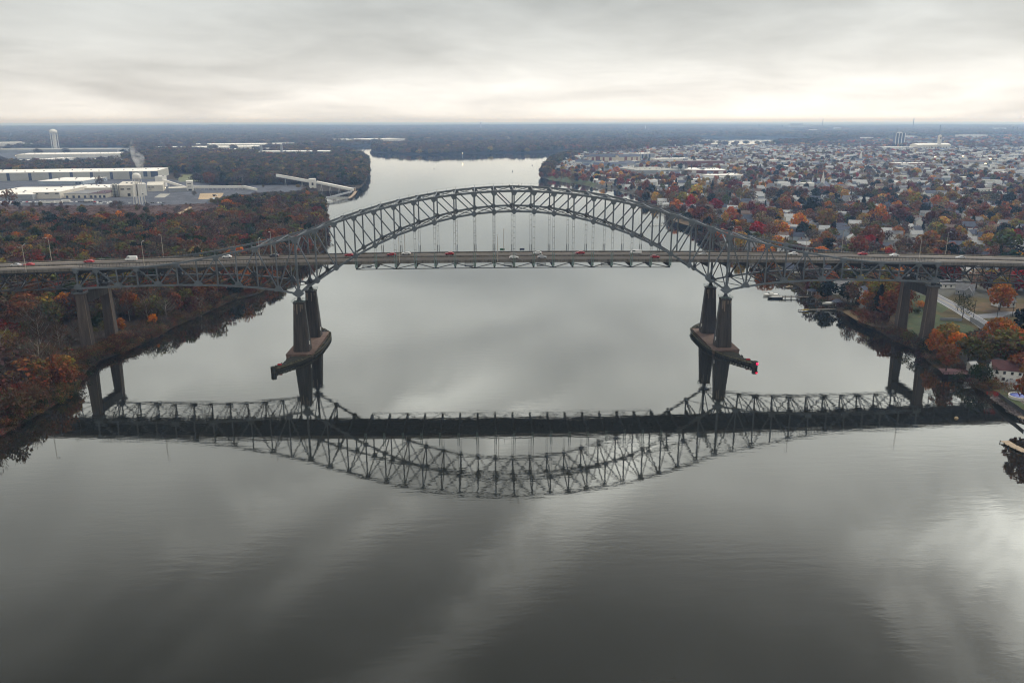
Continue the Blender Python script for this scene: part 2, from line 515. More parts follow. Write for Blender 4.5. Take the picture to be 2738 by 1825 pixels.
LEFT_SHORE = [(0, 1165), (60, 1132), (116, 1100), (185, 1060), (222, 1004), (252, 968), (312, 949), (366, 926), (420, 901), (466, 873), (547, 838), (617, 805), (698, 782),
              (760, 737), (830, 692), (860, 655), (876, 622), (874, 590), (866, 566), (858, 548), (852, 530), (848, 515), (860, 508.5), (945, 506.5), (966, 500), (978, 486), (985, 465), (985, 440), (976, 426), (945, 413),
              (925, 405), (880, 401)]
FAR_BANK = [(840, 398.5), (900, 397), (960, 391), (995, 387.5), (1100, 381), (1300, 377), (1600, 372), (1800, 367), (1866, 366), (1940, 368), (2054, 367), (2200, 371)]
TOWN_SHORE = [(2200, 377), (2054, 386), (1960, 388), (1866, 386.5), (1741, 395), (1627, 403), (1559, 410), (1500, 424), (1471, 437), (1452, 458), (1445, 473), (1465, 479), (1536, 489), (1576, 497),
              (1640, 505), (1696, 520), (1720, 540), (1756, 556), (1790, 568), (1778, 582), (1815, 592), (1852, 603), (1862, 616), (1880, 632), (1920, 656), (1960, 678), (2000, 700),
              (2060, 735), (2100, 750), (2134, 764), (2160, 790), (2200, 806), (2231, 826), (2251, 833), (2283, 853), (2302, 870), (2345, 884), (2388, 908), (2428, 928), (2462, 940),
              (2476, 962), (2512, 990), (2600, 1003), (2605, 1033), (2640, 1054), (2669, 1074), (2699, 1097), (2727, 1116), (2760, 1142)]
ISLAND = [(995, 403), (1000, 407), (1085, 412.5), (1159, 414.5), (1234, 412.5), (1319, 409.5), (1425, 409), (1542, 401.5), (1684, 392.5), (1800, 386), (1866, 380.5), (1872, 377), (1860, 374.5),
          (1700, 377), (1400, 384), (1100, 389), (1000, 392)]
RIVER = [(-250, -900), (-225, -420), (-205, -200)] + W2(LEFT_SHORE) + W2(FAR_BANK) + W2(TOWN_SHORE) + [(178, -150), (182, -220), (200, -420), (230, -900)]
ISLE = W2(ISLAND)


def inside(poly, X, Y):
    r = np.zeros(np.shape(X), bool)
    n = len(poly)
    for i in range(n):
        (x0, y0), (x1, y1) = poly[i], poly[(i + 1) % n]
        if y0 == y1:
            continue
        c = ((y0 > Y) != (y1 > Y)) & (X < (x1 - x0) * (Y - y0) / (y1 - y0) + x0)
        r ^= c
    return r


def seg_dist(poly, X, Y, closed=True):
    best = np.full(np.shape(X), 1e18)
    n = len(poly)
    for i in range(n if closed else n - 1):
        (x0, y0), (x1, y1) = poly[i], poly[(i + 1) % n]
        dx, dy = x1 - x0, y1 - y0
        L = dx * dx + dy * dy + 1e-9
        t = np.clip(((X - x0) * dx + (Y - y0) * dy) / L, 0, 1)
        best = np.minimum(best, (X - x0 - t * dx) ** 2 + (Y - y0 - t * dy) ** 2)
    return np.sqrt(best)


def shore_dist(X, Y):
    """Distance to the waterline: positive on land, negative on the river."""
    wet = inside(RIVER, X, Y) & ~inside(ISLE, X, Y)
    d = np.minimum(seg_dist(RIVER, X, Y), seg_dist(ISLE, X, Y))
    return np.where(wet, -d, d)


def pxpoly(pts):
    return pts


# regions drawn on the photograph's ground
TOWN = W2([(1460, 479), (1500, 430), (1560, 412), (1650, 405), (1870, 389), (2060, 389), (2300, 372), (2700, 360), (3000, 362), (3100, 780), (2760, 1100), (2600, 1000), (2470, 945), (2300, 866), (2135, 764), (1985, 690),
           (1860, 605), (1700, 520)], LAND)
LOT = W2([(-400, 552), (-400, 486), (430, 478), (520, 486), (620, 500), (700, 494), (800, 496), (832, 508), (790, 521), (700, 526), (600, 535), (560, 545), (430, 549)], LAND)
FIELD = W2([(-500, 605), (-500, 552), (430, 549), (560, 545), (610, 553), (600, 580), (500, 606), (380, 606), (100, 603)], LAND)
YARD2 = W2([(-400, 447), (-400, 402), (150, 395), (330, 394), (365, 418), (250, 436), (130, 441)], LAND)
PLOT = W2([(466, 468), (620, 465), (640, 482), (480, 486)], LAND)
PARK = W2([(1452, 478), (1480, 470), (1545, 476), (1600, 490), (1560, 500)], LAND)
NEARLAWN = W2([(2420, 900), (2440, 800), (2520, 790), (2800, 800), (2800, 900), (2640, 890), (2560, 910)], LAND)


def fbm(X, Y, s, seed, octv=4):
    """Cheap tileable-free value noise in numpy, about -1..1."""
    tot, amp, out_ = 0.0, 1.0, np.zeros(np.shape(X))
    for o in range(octv):
        gx, gy_ = X / s, Y / s
        ix, iy = np.floor(gx), np.floor(gy_)
        fx, fy = gx - ix, gy_ - iy
        fx, fy = fx * fx * (3 - 2 * fx), fy * fy * (3 - 2 * fy)

        def h(a, b):
            t = np.sin(a * 127.1 + b * 311.7 + seed * 74.7 + o * 19.19) * 43758.5453
            return (t - np.floor(t)) * 2 - 1
        out_ += amp * ((h(ix, iy) * (1 - fx) + h(ix + 1, iy) * fx) * (1 - fy) + (h(ix, iy + 1) * (1 - fx) + h(ix + 1, iy + 1) * fx) * fy)
        tot += amp
        amp *= 0.5
        s *= 0.5
    return out_ / tot


def land_height(X, Y):
    sd = shore_dist(X, Y)
    d = np.hypot(X - CAM_POS.x, Y - CAM_POS.y)
    hill = np.clip((d - 6500) / 7000, 0, 1)
    hill = hill * hill * (18 + 26 * fbm(X, Y, 5200, 5, 3))
    z = np.clip(sd * 0.55, -2.0, LAND)
    return z + np.where(sd > 20, np.maximum(hill, 0), 0), sd


def build_land():
    az = np.concatenate([np.arange(-180, -42, 6.0), np.arange(-42, 46, 0.19), np.arange(46, 180, 6.0)])
    rad = np.concatenate([[30.0], 60.0 * 1.0155 ** np.arange(0, 425)])
    A, Rr = np.meshgrid(np.radians(az), rad)
    X = CAM_POS.x + Rr * np.sin(A)
    Y = CAM_POS.y + Rr * np.cos(A)
    Z, sd = land_height(X, Y)
    nr, na = X.shape
    co = np.stack([X, Y, Z], -1).reshape(-1, 3)
    i = np.arange(nr * na).reshape(nr, na)
    a, b = i[:-1], i[1:]
    q = np.stack([a, np.roll(a, -1, 1), np.roll(b, -1, 1), b], -1).reshape(-1, 4)
    me = bpy.data.meshes.new('land')
    me.vertices.add(len(co))
    me.vertices.foreach_set('co', co.astype(np.float32).ravel())
    me.loops.add(q.size)
    me.loops.foreach_set('vertex_index', q.ravel().astype(np.int32))
    me.polygons.add(len(q))
    me.polygons.foreach_set('loop_start', np.arange(0, q.size, 4, dtype=np.int32))
    me.update(calc_edges=True)
    c = np.empty((nr, na, 4), np.float32)
    c[...] = (0.050, 0.038, 0.028, 1)
    c[inside(TOWN, X, Y)] = (0.085, 0.083, 0.070, 1)
    c[inside(LOT, X, Y) | inside(YARD2, X, Y)] = (0.085, 0.09, 0.105, 1)
    c[inside(FIELD, X, Y)] = (0.080, 0.050, 0.042, 1)
    c[inside(PLOT, X, Y)] = (0.14, 0.15, 0.08, 1)
    c[inside(PARK, X, Y)] = (0.07, 0.09, 0.04, 1)
    c[inside(NEARLAWN, X, Y)] = (0.075, 0.060, 0.028, 1)
    c[(sd > -1.5) & (sd < 5)] = (0.062, 0.05, 0.034, 1)
    at = me.color_attributes.new('cover', 'FLOAT_COLOR', 'POINT')
    at.data.foreach_set('color', c.reshape(-1))
    me.materials.append(M['land'])
    me.polygons.foreach_set('use_smooth', [True] * len(me.polygons))
    tag(put('land', me), kind='structure')


build_land()
w = MB()
w.solid([(-14000, -3000, 0), (16000, -3000, 0), (16000, 14000, 0), (-14000, 14000, 0)], [(0, 1, 2, 3)])
tag(w.build('water', 'water'), kind='structure')

# air: one closed box round the scene, pale, even, scattering blue a little more than red
hz = MB().box((0, 0, 66), (96000, 96000, 138))
hm = bpy.data.materials.new('air')
hm.use_nodes = True
ht = NT(hm.node_tree)
hv = ht.n('ShaderNodeVolumePrincipled')
hv.inputs['Color'].default_value = (0.42, 0.63, 1.0, 1)
hv.inputs['Absorption Color'].default_value = (1, 1, 1, 1)
hv.inputs['Density'].default_value = 1.1e-4
hv.inputs['Anisotropy'].default_value = 0.45
ho = ht.n('ShaderNodeOutputMaterial')
ht.link(hv.outputs[0], ho.inputs['Volume'])
tag(hz.build('haze', hm), kind='stuff')

# ------------------------------------------------------------------ the bridge
PAN = 9.4488
ZB = [30.1, 36.5, 42.7, 48.4, 53.3, 57.6, 61.0, 64.0, 66.3, 67.9, 68.8, 69.1]
ZT = [57.0, 60.6, 63.9, 66.9, 69.6, 71.9, 73.9, 75.5, 76.8, 77.7, 78.3, 78.5]
SB = [30.1, 31.9, 33.2, 34.1, 34.6, 34.85, 34.9, 34.8, 34.6, 34.35, 34.0, 33.6]
ST = [57.0, 54.8, 52.5, 50.4, 48.5, 46.8, 45.3, 44.2, 43.4, 43.1, 42.95, 42.8]
NEAR, FAR = -13.5, 13.5


def deck_z(x):
    return 45.25 - 6.1e-5 * x * x


def node(i, top):
    """Truss panel point i = -22 .. 22 (0 at midspan): x, z."""
    a = abs(i)
    if a <= 11:
        z = (ZT if top else ZB)[11 - a]
    else:
        z = (ST if top else SB)[a - 11]
    return i * PAN, z


bridge = thing('steel_arch_bridge', 'long grey steel truss bridge whose arch rises over the roadway in midstream', 'bridge')


def P(i, top, y):
    x, z = node(i, top)
    return Vector((x, y, z))


def laced(mb, p, q, ref, gap=0.5, t=0.14, step=1.5):
    """Two parallel angles tied by battens: the perforated bracing members."""
    p, q = Vector(p), Vector(q)
    d = (q - p).normalized()
    a = Vector(ref) - d * Vector(ref).dot(d)
    a.normalize()
    a *= gap / 2
    mb.beam(p + a, q + a, t, t)
    mb.beam(p - a, q - a, t, t)
    n = max(2, int((q - p).length / step))
    for k in range(n + 1):
        c = p.lerp(q, k / n)
        mb.beam(c + a, c - a, t * 0.7, t * 2.2, d)


def octa(x, z, w, h):
    c = 0.3
    return [(x - w * c, z - h), (x + w * c, z - h), (x + w, z - h * c), (x + w, z + h * c), (x + w * c, z + h), (x - w * c, z + h), (x - w, z + h * c), (x - w, z - h * c)]


def part(name, mb, m, parent=None):
    return mb.build(name, m, parent or bridge)


for y in (NEAR, FAR):
    for i in range(-22, 22):
        part('lower_chord', MB().beam(P(i, 0, y), P(i + 1, 0, y), 0.9, 0.95 if abs(i + .5) < 11 else 0.8), 'steel')
        part('upper_chord', MB().beam(P(i, 1, y), P(i + 1, 1, y), 0.9, 0.95 if abs(i + .5) < 11 else 0.8), 'steel')
    for i in range(-22, 23):
        b, t_ = P(i, 0, y), P(i, 1, y)
        wv = 0.95 if abs(i) == 11 else (0.62 if abs(i) < 11 else 0.5)
        part('vertical_post', MB().beam(b, t_, 0.7, wv), 'steel')
        # gusset plates wrap the joint on both faces
        main = abs(i) <= 11
        k = abs(i) - 11
        if main or k % 2 == 1 or k == 11:
            g = MB()
            if abs(i) == 11:
                x, z = node(i, 0)
                s = 1 if i > 0 else -1
                g.plate_y([(x - 2.9, z + (0.2 if s > 0 else -0.1)), (x - 0.6, z - 1.6), (x + 0.6, z - 1.6), (x + 2.9, z + (-0.1 if s > 0 else 0.2)), (x + 2.0, z + 0.9), (x + 0.6, z + 2.6), (x - 0.6, z + 2.6), (x - 2.0, z + 0.9)], y - 0.56, y + 0.56)
            elif main:
                g.plate_y(octa(*node(i, 0), 1.25, 1.35), y - 0.53, y + 0.53)
            else:
                x, z = node(i, 0)
                g.plate_y([(x - 1.9, z - 0.5), (x + 1.9, z - 0.5), (x + 1.9, z + 0.5), (x + 0.9, z + 2.0), (x - 0.9, z + 2.0), (x - 1.9, z + 0.5)], y - 0.53, y + 0.53)
            part('gusset_plate', g, 'steel')
        if main or k % 2 == 0 or k == 11:
            x, z = node(i, 1)
            s = 1.25 if abs(i) == 11 else 1.0
            g = MB().plate_y([(x - 1.45 * s, z + 0.5), (x + 1.45 * s, z + 0.5), (x + 1.45 * s, z - 0.5), (x + 0.7 * s, z - 1.9 * s), (x - 0.7 * s, z - 1.9 * s), (x - 1.45 * s, z - 0.5)], y - 0.53, y + 0.53)
            part('gusset_plate', g, 'steel')
    # web diagonals
    for s in (-1, 1):
        for k in range(11):                                   # main span: falling towards midspan
            i = (11 - k) * s
            part('diagonal', MB().beam(P(i, 1, y), P(i - s, 0, y), 0.6, 0.55), 'steel')
        for k in range(1, 12, 2):                             # side spans: a Warren web
            i = (11 + k) * s
            part('diagonal', MB().beam(P(i, 0, y), P(i - s, 1, y), 0.55, 0.5), 'steel')
            if k < 11:
                part('diagonal', MB().beam(P(i, 0, y), P(i + s, 1, y), 0.55, 0.5), 'steel')
    # hangers: twin rods tied by battens, thick posts where they meet the floor
    for i in range(-8, 9):
        x, z = node(i, 0)
        zd = deck_z(x)
        mb = MB()
        for dx in (-0.48, 0.48):
            mb.tube([(x + dx, y, z - 0.9), (x + dx, y, zd - 0.6)], [0.06, 0.06], 5)
        zz = zd + 6
        while zz < z - 1.5:
            mb.box((x, y, zz), (1.1, 0.12, 0.14))
            zz += 2.6
        part('hanger', mb, 'rod')
        mb = MB()
        for dx in (-0.42, 0.42):
            mb.box((x + dx, y, zd + 0.9), (0.3, 0.5, 6.6))
        mb.box((x, y, zd - 1.6), (1.1, 0.42, 1.3))
        part('hanger_post', mb, 'steel_green' if y < 0 else 'steel')  # far posts get the darker steel: their backlit shade is put into the colour
    for i in range(-22, 22):
        mb = MB()
        p, q = P(i, 1, y) + Vector((0, 0, 0.45)), P(i + 1, 1, y) + Vector((0, 0, 0.45))
        for t_ in (0.0, 0.5):
            c = p.lerp(q, t_)
            mb.beam(c, c + Vector((0, 0, 1.25)), 0.11, 0.11)
        mb.beam(p + Vector((0, 0, 1.2)), q + Vector((0, 0, 1.2)), 0.035, 0.035)
        part('handrail', mb, 'steel')

# bracing between the two trusses
for i in range(-22, 23):
    a = abs(i)
    x, zt = node(i, 1)
    if zt > deck_z(x) + 6.5:
        part('top_strut', MB().beam(P(i, 1, NEAR), P(i, 1, FAR), 0.5, 0.5, (0, 0, 1)), 'steel')
        if i < 22 and node(i + 1, 1)[1] > deck_z(x) + 6.5:
            mid = (P(i, 1, NEAR) + P(i + 1, 1, FAR)) / 2
            for p, q in ((P(i, 1, NEAR), P(i + 1, 1, FAR)), (P(i + 1, 1, NEAR), P(i, 1, FAR))):
                mb = MB()
                laced(mb, p, q, (1, 0, 0))
                part('top_brace', mb, 'steel')
    x, zb = node(i, 0)
    if a <= 7 or a >= 10:
        part('bottom_strut', MB().beam(P(i, 0, NEAR), P(i, 0, FAR), 0.45, 0.45, (0, 0, 1)), 'steel_dark_shade')
    if i < 22 and (a <= 7 or a >= 10) and (abs(i + 1) <= 7 or abs(i + 1) >= 10):
        c = (P(i, 0, NEAR) + P(i + 1, 0, FAR)) / 2
        for p in (P(i, 0, NEAR), P(i + 1, 0, NEAR), P(i, 0, FAR), P(i + 1, 0, FAR)):
            mb = MB()
            laced(mb, p, c, (1, 0, 0))
            part('bottom_brace', mb, 'steel_dark_shade')
    if a >= 10:                                               # sway frames under the floor of the side spans
        zd = deck_z(x) - 3.0
        if zd - zb > 3:
            for s in (-1, 1):
                part('sway_brace', MB().beam((x, s * 13.0, zb + 0.3), (x, 0, zd), 0.35, 0.35, (1, 0, 0)), 'steel_dark_shade')
for s in (-1, 1):                                             # portal frames over the road at the piers
    i = 11 * s
    x, zt = node(i, 1)
    for k in (0, 1):
        part('portal_brace', MB().beam((x, (-13.2, 13.2)[k], zt - 6.5), (x, 0, zt - 0.4), 0.55, 0.5, (1, 0, 0)), 'steel')

# floor system
for i in range(-22, 23):
    x = i * PAN
    zd = deck_z(x)
    mb = MB()
    mb.solid([(x + dx, y, z) for dx in (-0.16, 0.16) for y, z in ((-13.2, zd - 0.75), (13.2, zd - 0.75), (13.2, zd - 2.9), (0, zd - 3.3), (-13.2, zd - 2.9))],
             [(0, 1, 2, 3, 4), (9, 8, 7, 6, 5), (0, 5, 6, 1), (1, 6, 7, 2), (2, 7, 8, 3), (3, 8, 9, 4), (4, 9, 5, 0)])
    mb.beam((x, -13.2, zd - 2.95), (x, 0, zd - 3.35), 0.7, 0.12, (1, 0, 0)).beam((x, 0, zd - 3.35), (x, 13.2, zd - 2.95), 0.7, 0.12, (1, 0, 0))
    part('floor_beam', mb, 'steel_dark_shade')


def sweep(x0, x1, y0, y1, dz0, dz1, m, name, parent, step=PAN, yf=None):
    """A strip that follows the road's crest curve between offsets dz0 (bottom) and dz1 (top)."""
    n = max(1, int(round((x1 - x0) / step)))
    mb = MB()
    vs = []
    for k in range(n + 1):
        x = x0 + (x1 - x0) * k / n
        z = deck_z(x)
        vs += [(x, y0, z + dz0), (x, y1, z + dz0), (x, y1, z + dz1), (x, y0, z + dz1)]
    fs = [(0, 1, 2, 3), (4 * n + 3, 4 * n + 2, 4 * n + 1, 4 * n)]
    for k in range(n):
        a = 4 * k
        for j in range(4):
            fs.append((a + (j + 1) % 4, a + j, a + 4 + j, a + 4 + (j + 1) % 4))
    mb.solid(vs, fs)
    return mb.build(name, m, parent)


XE = 22 * PAN
for x0, x1 in ((-XE, -11 * PAN), (-11 * PAN, 11 * PAN), (11 * PAN, XE)):
    sweep(x0 + .05, x1 - .05, -12.2, 12.2, -0.35, 0.0, 'asphalt', 'road_deck', bridge)
    for y in (-10.0, -7.0, -3.5, 0.0, 3.5, 7.0, 10.0):
        sweep(x0, x1, y - 0.2, y + 0.2, -1.15, -0.353, 'steel_dark_shade', 'stringer', bridge)
    for y in (-12.75, 12.4):
        sweep(x0 + .05, x1 - .05, y, y + 0.35, -0.75, 0.75, 'concrete', 'parapet', bridge)
    sweep(x0, x1, -0.3, 0.3, 0.0, 0.75, 'concrete', 'median_barrier', bridge)
    for y, w_ in ((-11.9, 2.0), (-1.3, 0.5), (0.8, 1.3), (10.9, 0.8)):
        sweep(x0, x1, y, y + w_, 0.004, 0.012, 'pale_concrete', 'pale_lane_edge', bridge)
for s in (-1, 1):
    for sd in (-1, 1):
        for k in range(11, 23):                               # railings along the side spans
            if k == 22:
                continue
            xa, xb = s * k * PAN, s * (k + 1) * PAN
            mb = MB()
            y = sd * 12.58
            for j in range(6):
                x = xa + (xb - xa) * j / 6
                mb.box((x, y, deck_z(x) + 1.65), (0.12, 0.12, 1.4))
            for h in (1.5, 2.3):
                mb.beam((xa, y, deck_z(xa) + h), (xb, y, deck_z(xb) + h), 0.09, 0.09)
            part('railing', mb, 'steel_dark_shade')
for i in range(-8, 8):                                        # lateral ties under the suspended floor
    xa, xb = i * PAN, (i + 1) * PAN
    za, zb_ = deck_z(xa) - 3.15, deck_z(xb) - 3.15
    for y in (NEAR, FAR):
        part('floor_tie', MB().beam((xa, y, za), (xb, y, zb_), 0.3, 0.3), 'steel_dark_shade')
    sgn = i if i % 2 == 0 else i + 1
    oth = i + 1 if i % 2 == 0 else i
    for y in (NEAR, FAR):
        part('floor_brace', MB().beam((sgn * PAN, y, deck_z(sgn * PAN) - 3.1), (oth * PAN, 0, deck_z(oth * PAN) - 3.1), 0.3, 0.3), 'steel_dark_shade')
for i in (-7.5, -2.3, -0.3, 1.4, 4.7):                        # hanging maintenance cages
    x = i * PAN
    z = deck_z(x) - 2.6
    mb = MB()
    for dx in (-2, 2):
        for dy in (-0.8, 0.8):
            mb.beam((x + dx, -11 + dy, z), (x + dx, -11 + dy, z + 1.4), 0.12, 0.12)
    for h in (0, 0.7, 1.3):
        for dy in (-0.8, 0.8):
            mb.beam((x - 2, -11 + dy, z + h), (x + 2, -11 + dy, z + h), 0.1, 0.1)
    mb.box((x, -11, z - 0.05), (4.2, 1.8, 0.1))
    part('maintenance_cage', mb, 'steel_dark_shade')
for y in (NEAR, FAR):                                         # aviation lamp frame at the crown
    x, z = node(0, 1)
    mb = MB()
    for s in (-1, 1):
        mb.beam((x + s * 0.3, y, z + .4), (x + s * 2.2, y, z + 2.6), 0.14, 0.14)
        mb.beam((x + s * 2.2, y, z + 2.6), (x + s * 2.4, y, z + 1.6), 0.12, 0.12)
        mb.box((x + s * 2.2, y, z + 2.75), (0.4, 0.4, 0.35))
    mb.beam((x - 2.2, y, z + 2.6), (x + 2.2, y, z + 2.6), 0.06, 0.06)
    if y < 0:
        part('beacon_frame', mb, 'steel_dark_shade')

# approach spans: deck trusses carrying the same road onwards


def approach(s, label):
    root = thing('approach_span', label, 'bridge span', (s * XE, 0, 0))

    def pt(name, mb, m):
        o = mb.build(name, m, root)
        o.matrix_parent_inverse = Matrix.Translation((-s * XE, 0, 0))
        return o
    n = 16
    yt = 11.0

    def zt_(k):
        return deck_z(s * (XE + 0.6 + k * PAN)) - 1.55

    def zb_(k):
        return 33.2 - 0.030 * k * PAN

    def q(k, top, y):
        return Vector((s * (XE + 0.9 + k * PAN), y, zt_(k) if top else zb_(k)))
    for y in (-yt, yt):
        for k in range(n):
            pt('upper_chord', MB().beam(q(k, 1, y), q(k + 1, 1, y), 0.6, 0.55), 'steel_mid')
            pt('lower_chord', MB().beam(q(k, 0, y), q(k + 1, 0, y), 0.6, 0.55), 'steel_mid')
            a, b = (k, k + 1) if k % 2 else (k + 1, k)
            pt('diagonal', MB().beam(q(a, 0, y), q(b, 1, y), 0.45, 0.42), 'steel_mid')
        for k in range(n + 1):
            pt('vertical_post', MB().beam(q(k, 0, y), q(k, 1, y), 0.4, 0.32), 'steel_mid')
            pt('scupper_post', MB().box((q(k, 1, y).x, y - (0.9 if y < 0 else -0.9), zt_(k) - 0.2), (0.25, 0.25, 1.1)), 'rod')
            if k % 2 == 1:
                x, z = q(k, 0, y).x, q(k, 0, y).z
                pt('gusset_plate', MB().plate_y([(x - 1.4, z - .35), (x + 1.4, z - .35), (x + 1.4, z + .4), (x + .6, z + 1.4), (x - .6, z + 1.4), (x - 1.4, z + .4)], y - .36, y + .36), 'steel_mid')
    for k in range(n + 1):
        x = q(k, 1, 0).x
        pt('floor_beam', MB().solid([(x + dx, yy, z) for dx in (-.15, .15) for yy, z in ((-12, zt_(k) + 1.15), (12, zt_(k) + 1.15), (12, zt_(k) + .3), (10.5, zt_(k) - .9), (-10.5, zt_(k) - .9), (-12, zt_(k) + .3))],
                                    [(0, 1, 2, 3, 4, 5), (11, 10, 9, 8, 7, 6), (0, 6, 7, 1), (1, 7, 8, 2), (2, 8, 9, 3), (3, 9, 10, 4), (4, 10, 11, 5), (5, 11, 6, 0)]), 'steel_dark_shade')
        pt('sway_brace', MB().beam(q(k, 0, -yt), (x, 0, zt_(k) - .5), .3, .3, (1, 0, 0)).beam(q(k, 0, yt), (x, 0, zt_(k) - .5), .3, .3, (1, 0, 0)), 'steel_dark_shade')
        if k < n:
            c = (q(k, 0, -yt) + q(k + 1, 0, yt)) / 2
            for p in (q(k, 0, -yt), q(k, 0, yt), q(k + 1, 0, -yt), q(k + 1, 0, yt)):
                pt('bottom_brace', MB().beam(p, c, .28, .3, (0, 0, 1)), 'rod')
    x0, x1 = sorted((s * (XE + .1), s * (XE + 0.9 + n * PAN)))

    def sw(name, y0, y1, d0, d1, m):
        o = sweep(x0, x1, y0, y1, d0, d1, m, name, root)
        o.matrix_parent_inverse = Matrix.Translation((-s * XE, 0, 0))
    sw('road_deck', -12.2, 12.2, -.4, 0, 'asphalt')
    for y in (-12.75, 12.4):
        sw('parapet', y, y + .35, -.8, .75, 'concrete')
    sw('median_barrier', -.3, .3, 0, .75, 'concrete')
    for y in (-11.9, -2.1, 0.8, 10.9):
        sw('pale_lane_edge', y, y + (1.5 if y < -3 or 0 < y < 3 else 1.1), .004, .012, 'pale_concrete')
    for y in (-8, -4, 0, 4, 8):
        sw('stringer', y - .2, y + .2, -1.1, -.402, 'steel_dark_shade')


approach(-1, 'dark steel approach span running off the bridge over the woods to the left')
approach(1, 'dark steel approach span running off the bridge over the houses to the right')

# ------------------------------------------------------------------ piers


def chamfer_rect(cx, cy, hx, hy, c):
    return [(cx - hx + c, cy - hy), (cx + hx - c, cy - hy), (cx + hx, cy - hy + c), (cx + hx, cy + hy - c), (cx + hx - c, cy + hy), (cx - hx + c, cy + hy), (cx - hx, cy + hy - c), (cx - hx, cy - hy + c)]


def main_pier(s, label):
    px = s * 11 * PAN
    root = thing('river_pier', label, 'bridge pier', (px, 0, 0))
    f = MB()
    ft = []
    for k in range(24):
        t = 2 * math.pi * k / 24
        yy = 20.5 * math.sin(t)
        xx = 6.4 * math.cos(t)
        sgn = 1 if yy >= 0 else -1
        ft.append((6.4 * math.copysign(min(1, abs(math.cos(t)) * 1.5), math.cos(t)), sgn * (min(abs(yy) * 0.55, 7.0) + (14.0 if abs(math.sin(t)) > .05 else 0) * min(1, abs(math.sin(t)) * 2.2))))
    f.prism(ft, -3, 1.7).prism([(x * 1.03, y * 1.01) for x, y in ft], 1.7, 2.0)
    f.build('footing', 'footing', root)
    for y in (NEAR, FAR):
        c = MB()
        c.prism(chamfer_rect(0, y, 3.95, 3.75, 1.0), 2.0, 25.6, chamfer_rect(0, y, 2.55, 2.4, 0.7))
        for dx in (-2.0, 0, 2.0):                              # flat pilasters on the broad faces
            for sy in (-1, 1):
                c.solid([(dx * k + e, y + sy * (h + o), z) for z, k, h in ((2.0, 1.0, 3.75), (25.6, .66, 2.4)) for e, o in ((-.45, -.05), (.45, -.05), (.45, .16), (-.45, .16))],
                        [(0, 1, 2, 3), (7, 6, 5, 4), (0, 4, 5, 1), (1, 5, 6, 2), (2, 6, 7, 3), (3, 7, 4, 0)])
        c.prism(chamfer_rect(0, y, 2.75, 2.6, 0.7), 25.6, 26.3)
        col = c.build('pier_column', 'pier', root)
        d = MB()
        for k, (dx, ln) in enumerate(((-2.0 + R.uniform(-.2, .2), R.uniform(1.5, 4)), (-1.1 + R.uniform(-.4, .4), R.uniform(2.5, 7)), (0.9 + R.uniform(-.4, .5), R.uniform(1.5, 5)), (1.9 + R.uniform(-.2, .3), R.uniform(1.2, 3)))):   # lime runs under the cap
            z1 = 25.4
            for sy in (-1,):
                h0 = 2.4 + (25.6 - z1 + ln) / 21.9 * 1.3
                d.solid([(dx - .25, y - 2.6, z1), (dx + .25, y - 2.6, z1), (dx + .18, y - h0 - .18, z1 - ln), (dx - .18, y - h0 - .18, z1 - ln),
                         (dx - .25, y - 2.3, z1), (dx + .25, y - 2.3, z1), (dx + .18, y - h0 + .1, z1 - ln), (dx - .18, y - h0 + .1, z1 - ln)],
                        [(0, 1, 2, 3), (7, 6, 5, 4), (0, 4, 5, 1), (1, 5, 6, 2), (2, 6, 7, 3), (3, 7, 4, 0)])
        d.build('lime_stain', 'stain_and_lit_edge', col)
        r = MB()
        for z in (26.9, 27.5):
            for a_, b_ in (((-2.9, -2.7), (2.9, -2.7)), ((2.9, -2.7), (2.9, 2.7)), ((2.9, 2.7), (-2.9, 2.7)), ((-2.9, 2.7), (-2.9, -2.7))):
                r.beam((a_[0], y + a_[1], z), (b_[0], y + b_[1], z), .1, .1)
        for dx in (-2.9, -1, 1, 2.9):
            for dy in (-2.7, 2.7):
                r.box((dx, y + dy, 26.9), (.12, .12, 1.2))
        r.build('cap_railing', 'steel_green', root)
        b = MB().box((0, y, 26.55), (2.6, 2.2, .5)).prism([(-1.1, y - .9), (1.1, y - .9), (1.1, y + .9), (-1.1, y + .9)], 26.8, 28.6, [(-.5, y - .6), (.5, y - .6), (.5, y + .6), (-.5, y + .6)])
        b.build('bearing_shoe', 'steel_dark_shade', root)
        ladder = MB()
        e = -s * 1.0
        for dy in (-.3, .3):
            ladder.beam((e * 4.0, y + dy, 4.0), (e * 2.7, y + dy, 25.5), .12, .12)
        ladder.build('drain_pipe', 'rod', root)
        MB().box((e * 3.75, y - 1.0, 6.0), (.3, .9, 1.6)).build('warning_plate', 'white', root)


main_pier(-1, 'dark stained twin columned river pier under the left foot of the arch')
main_pier(1, 'dark stained twin columned river pier under the right foot of the arch')


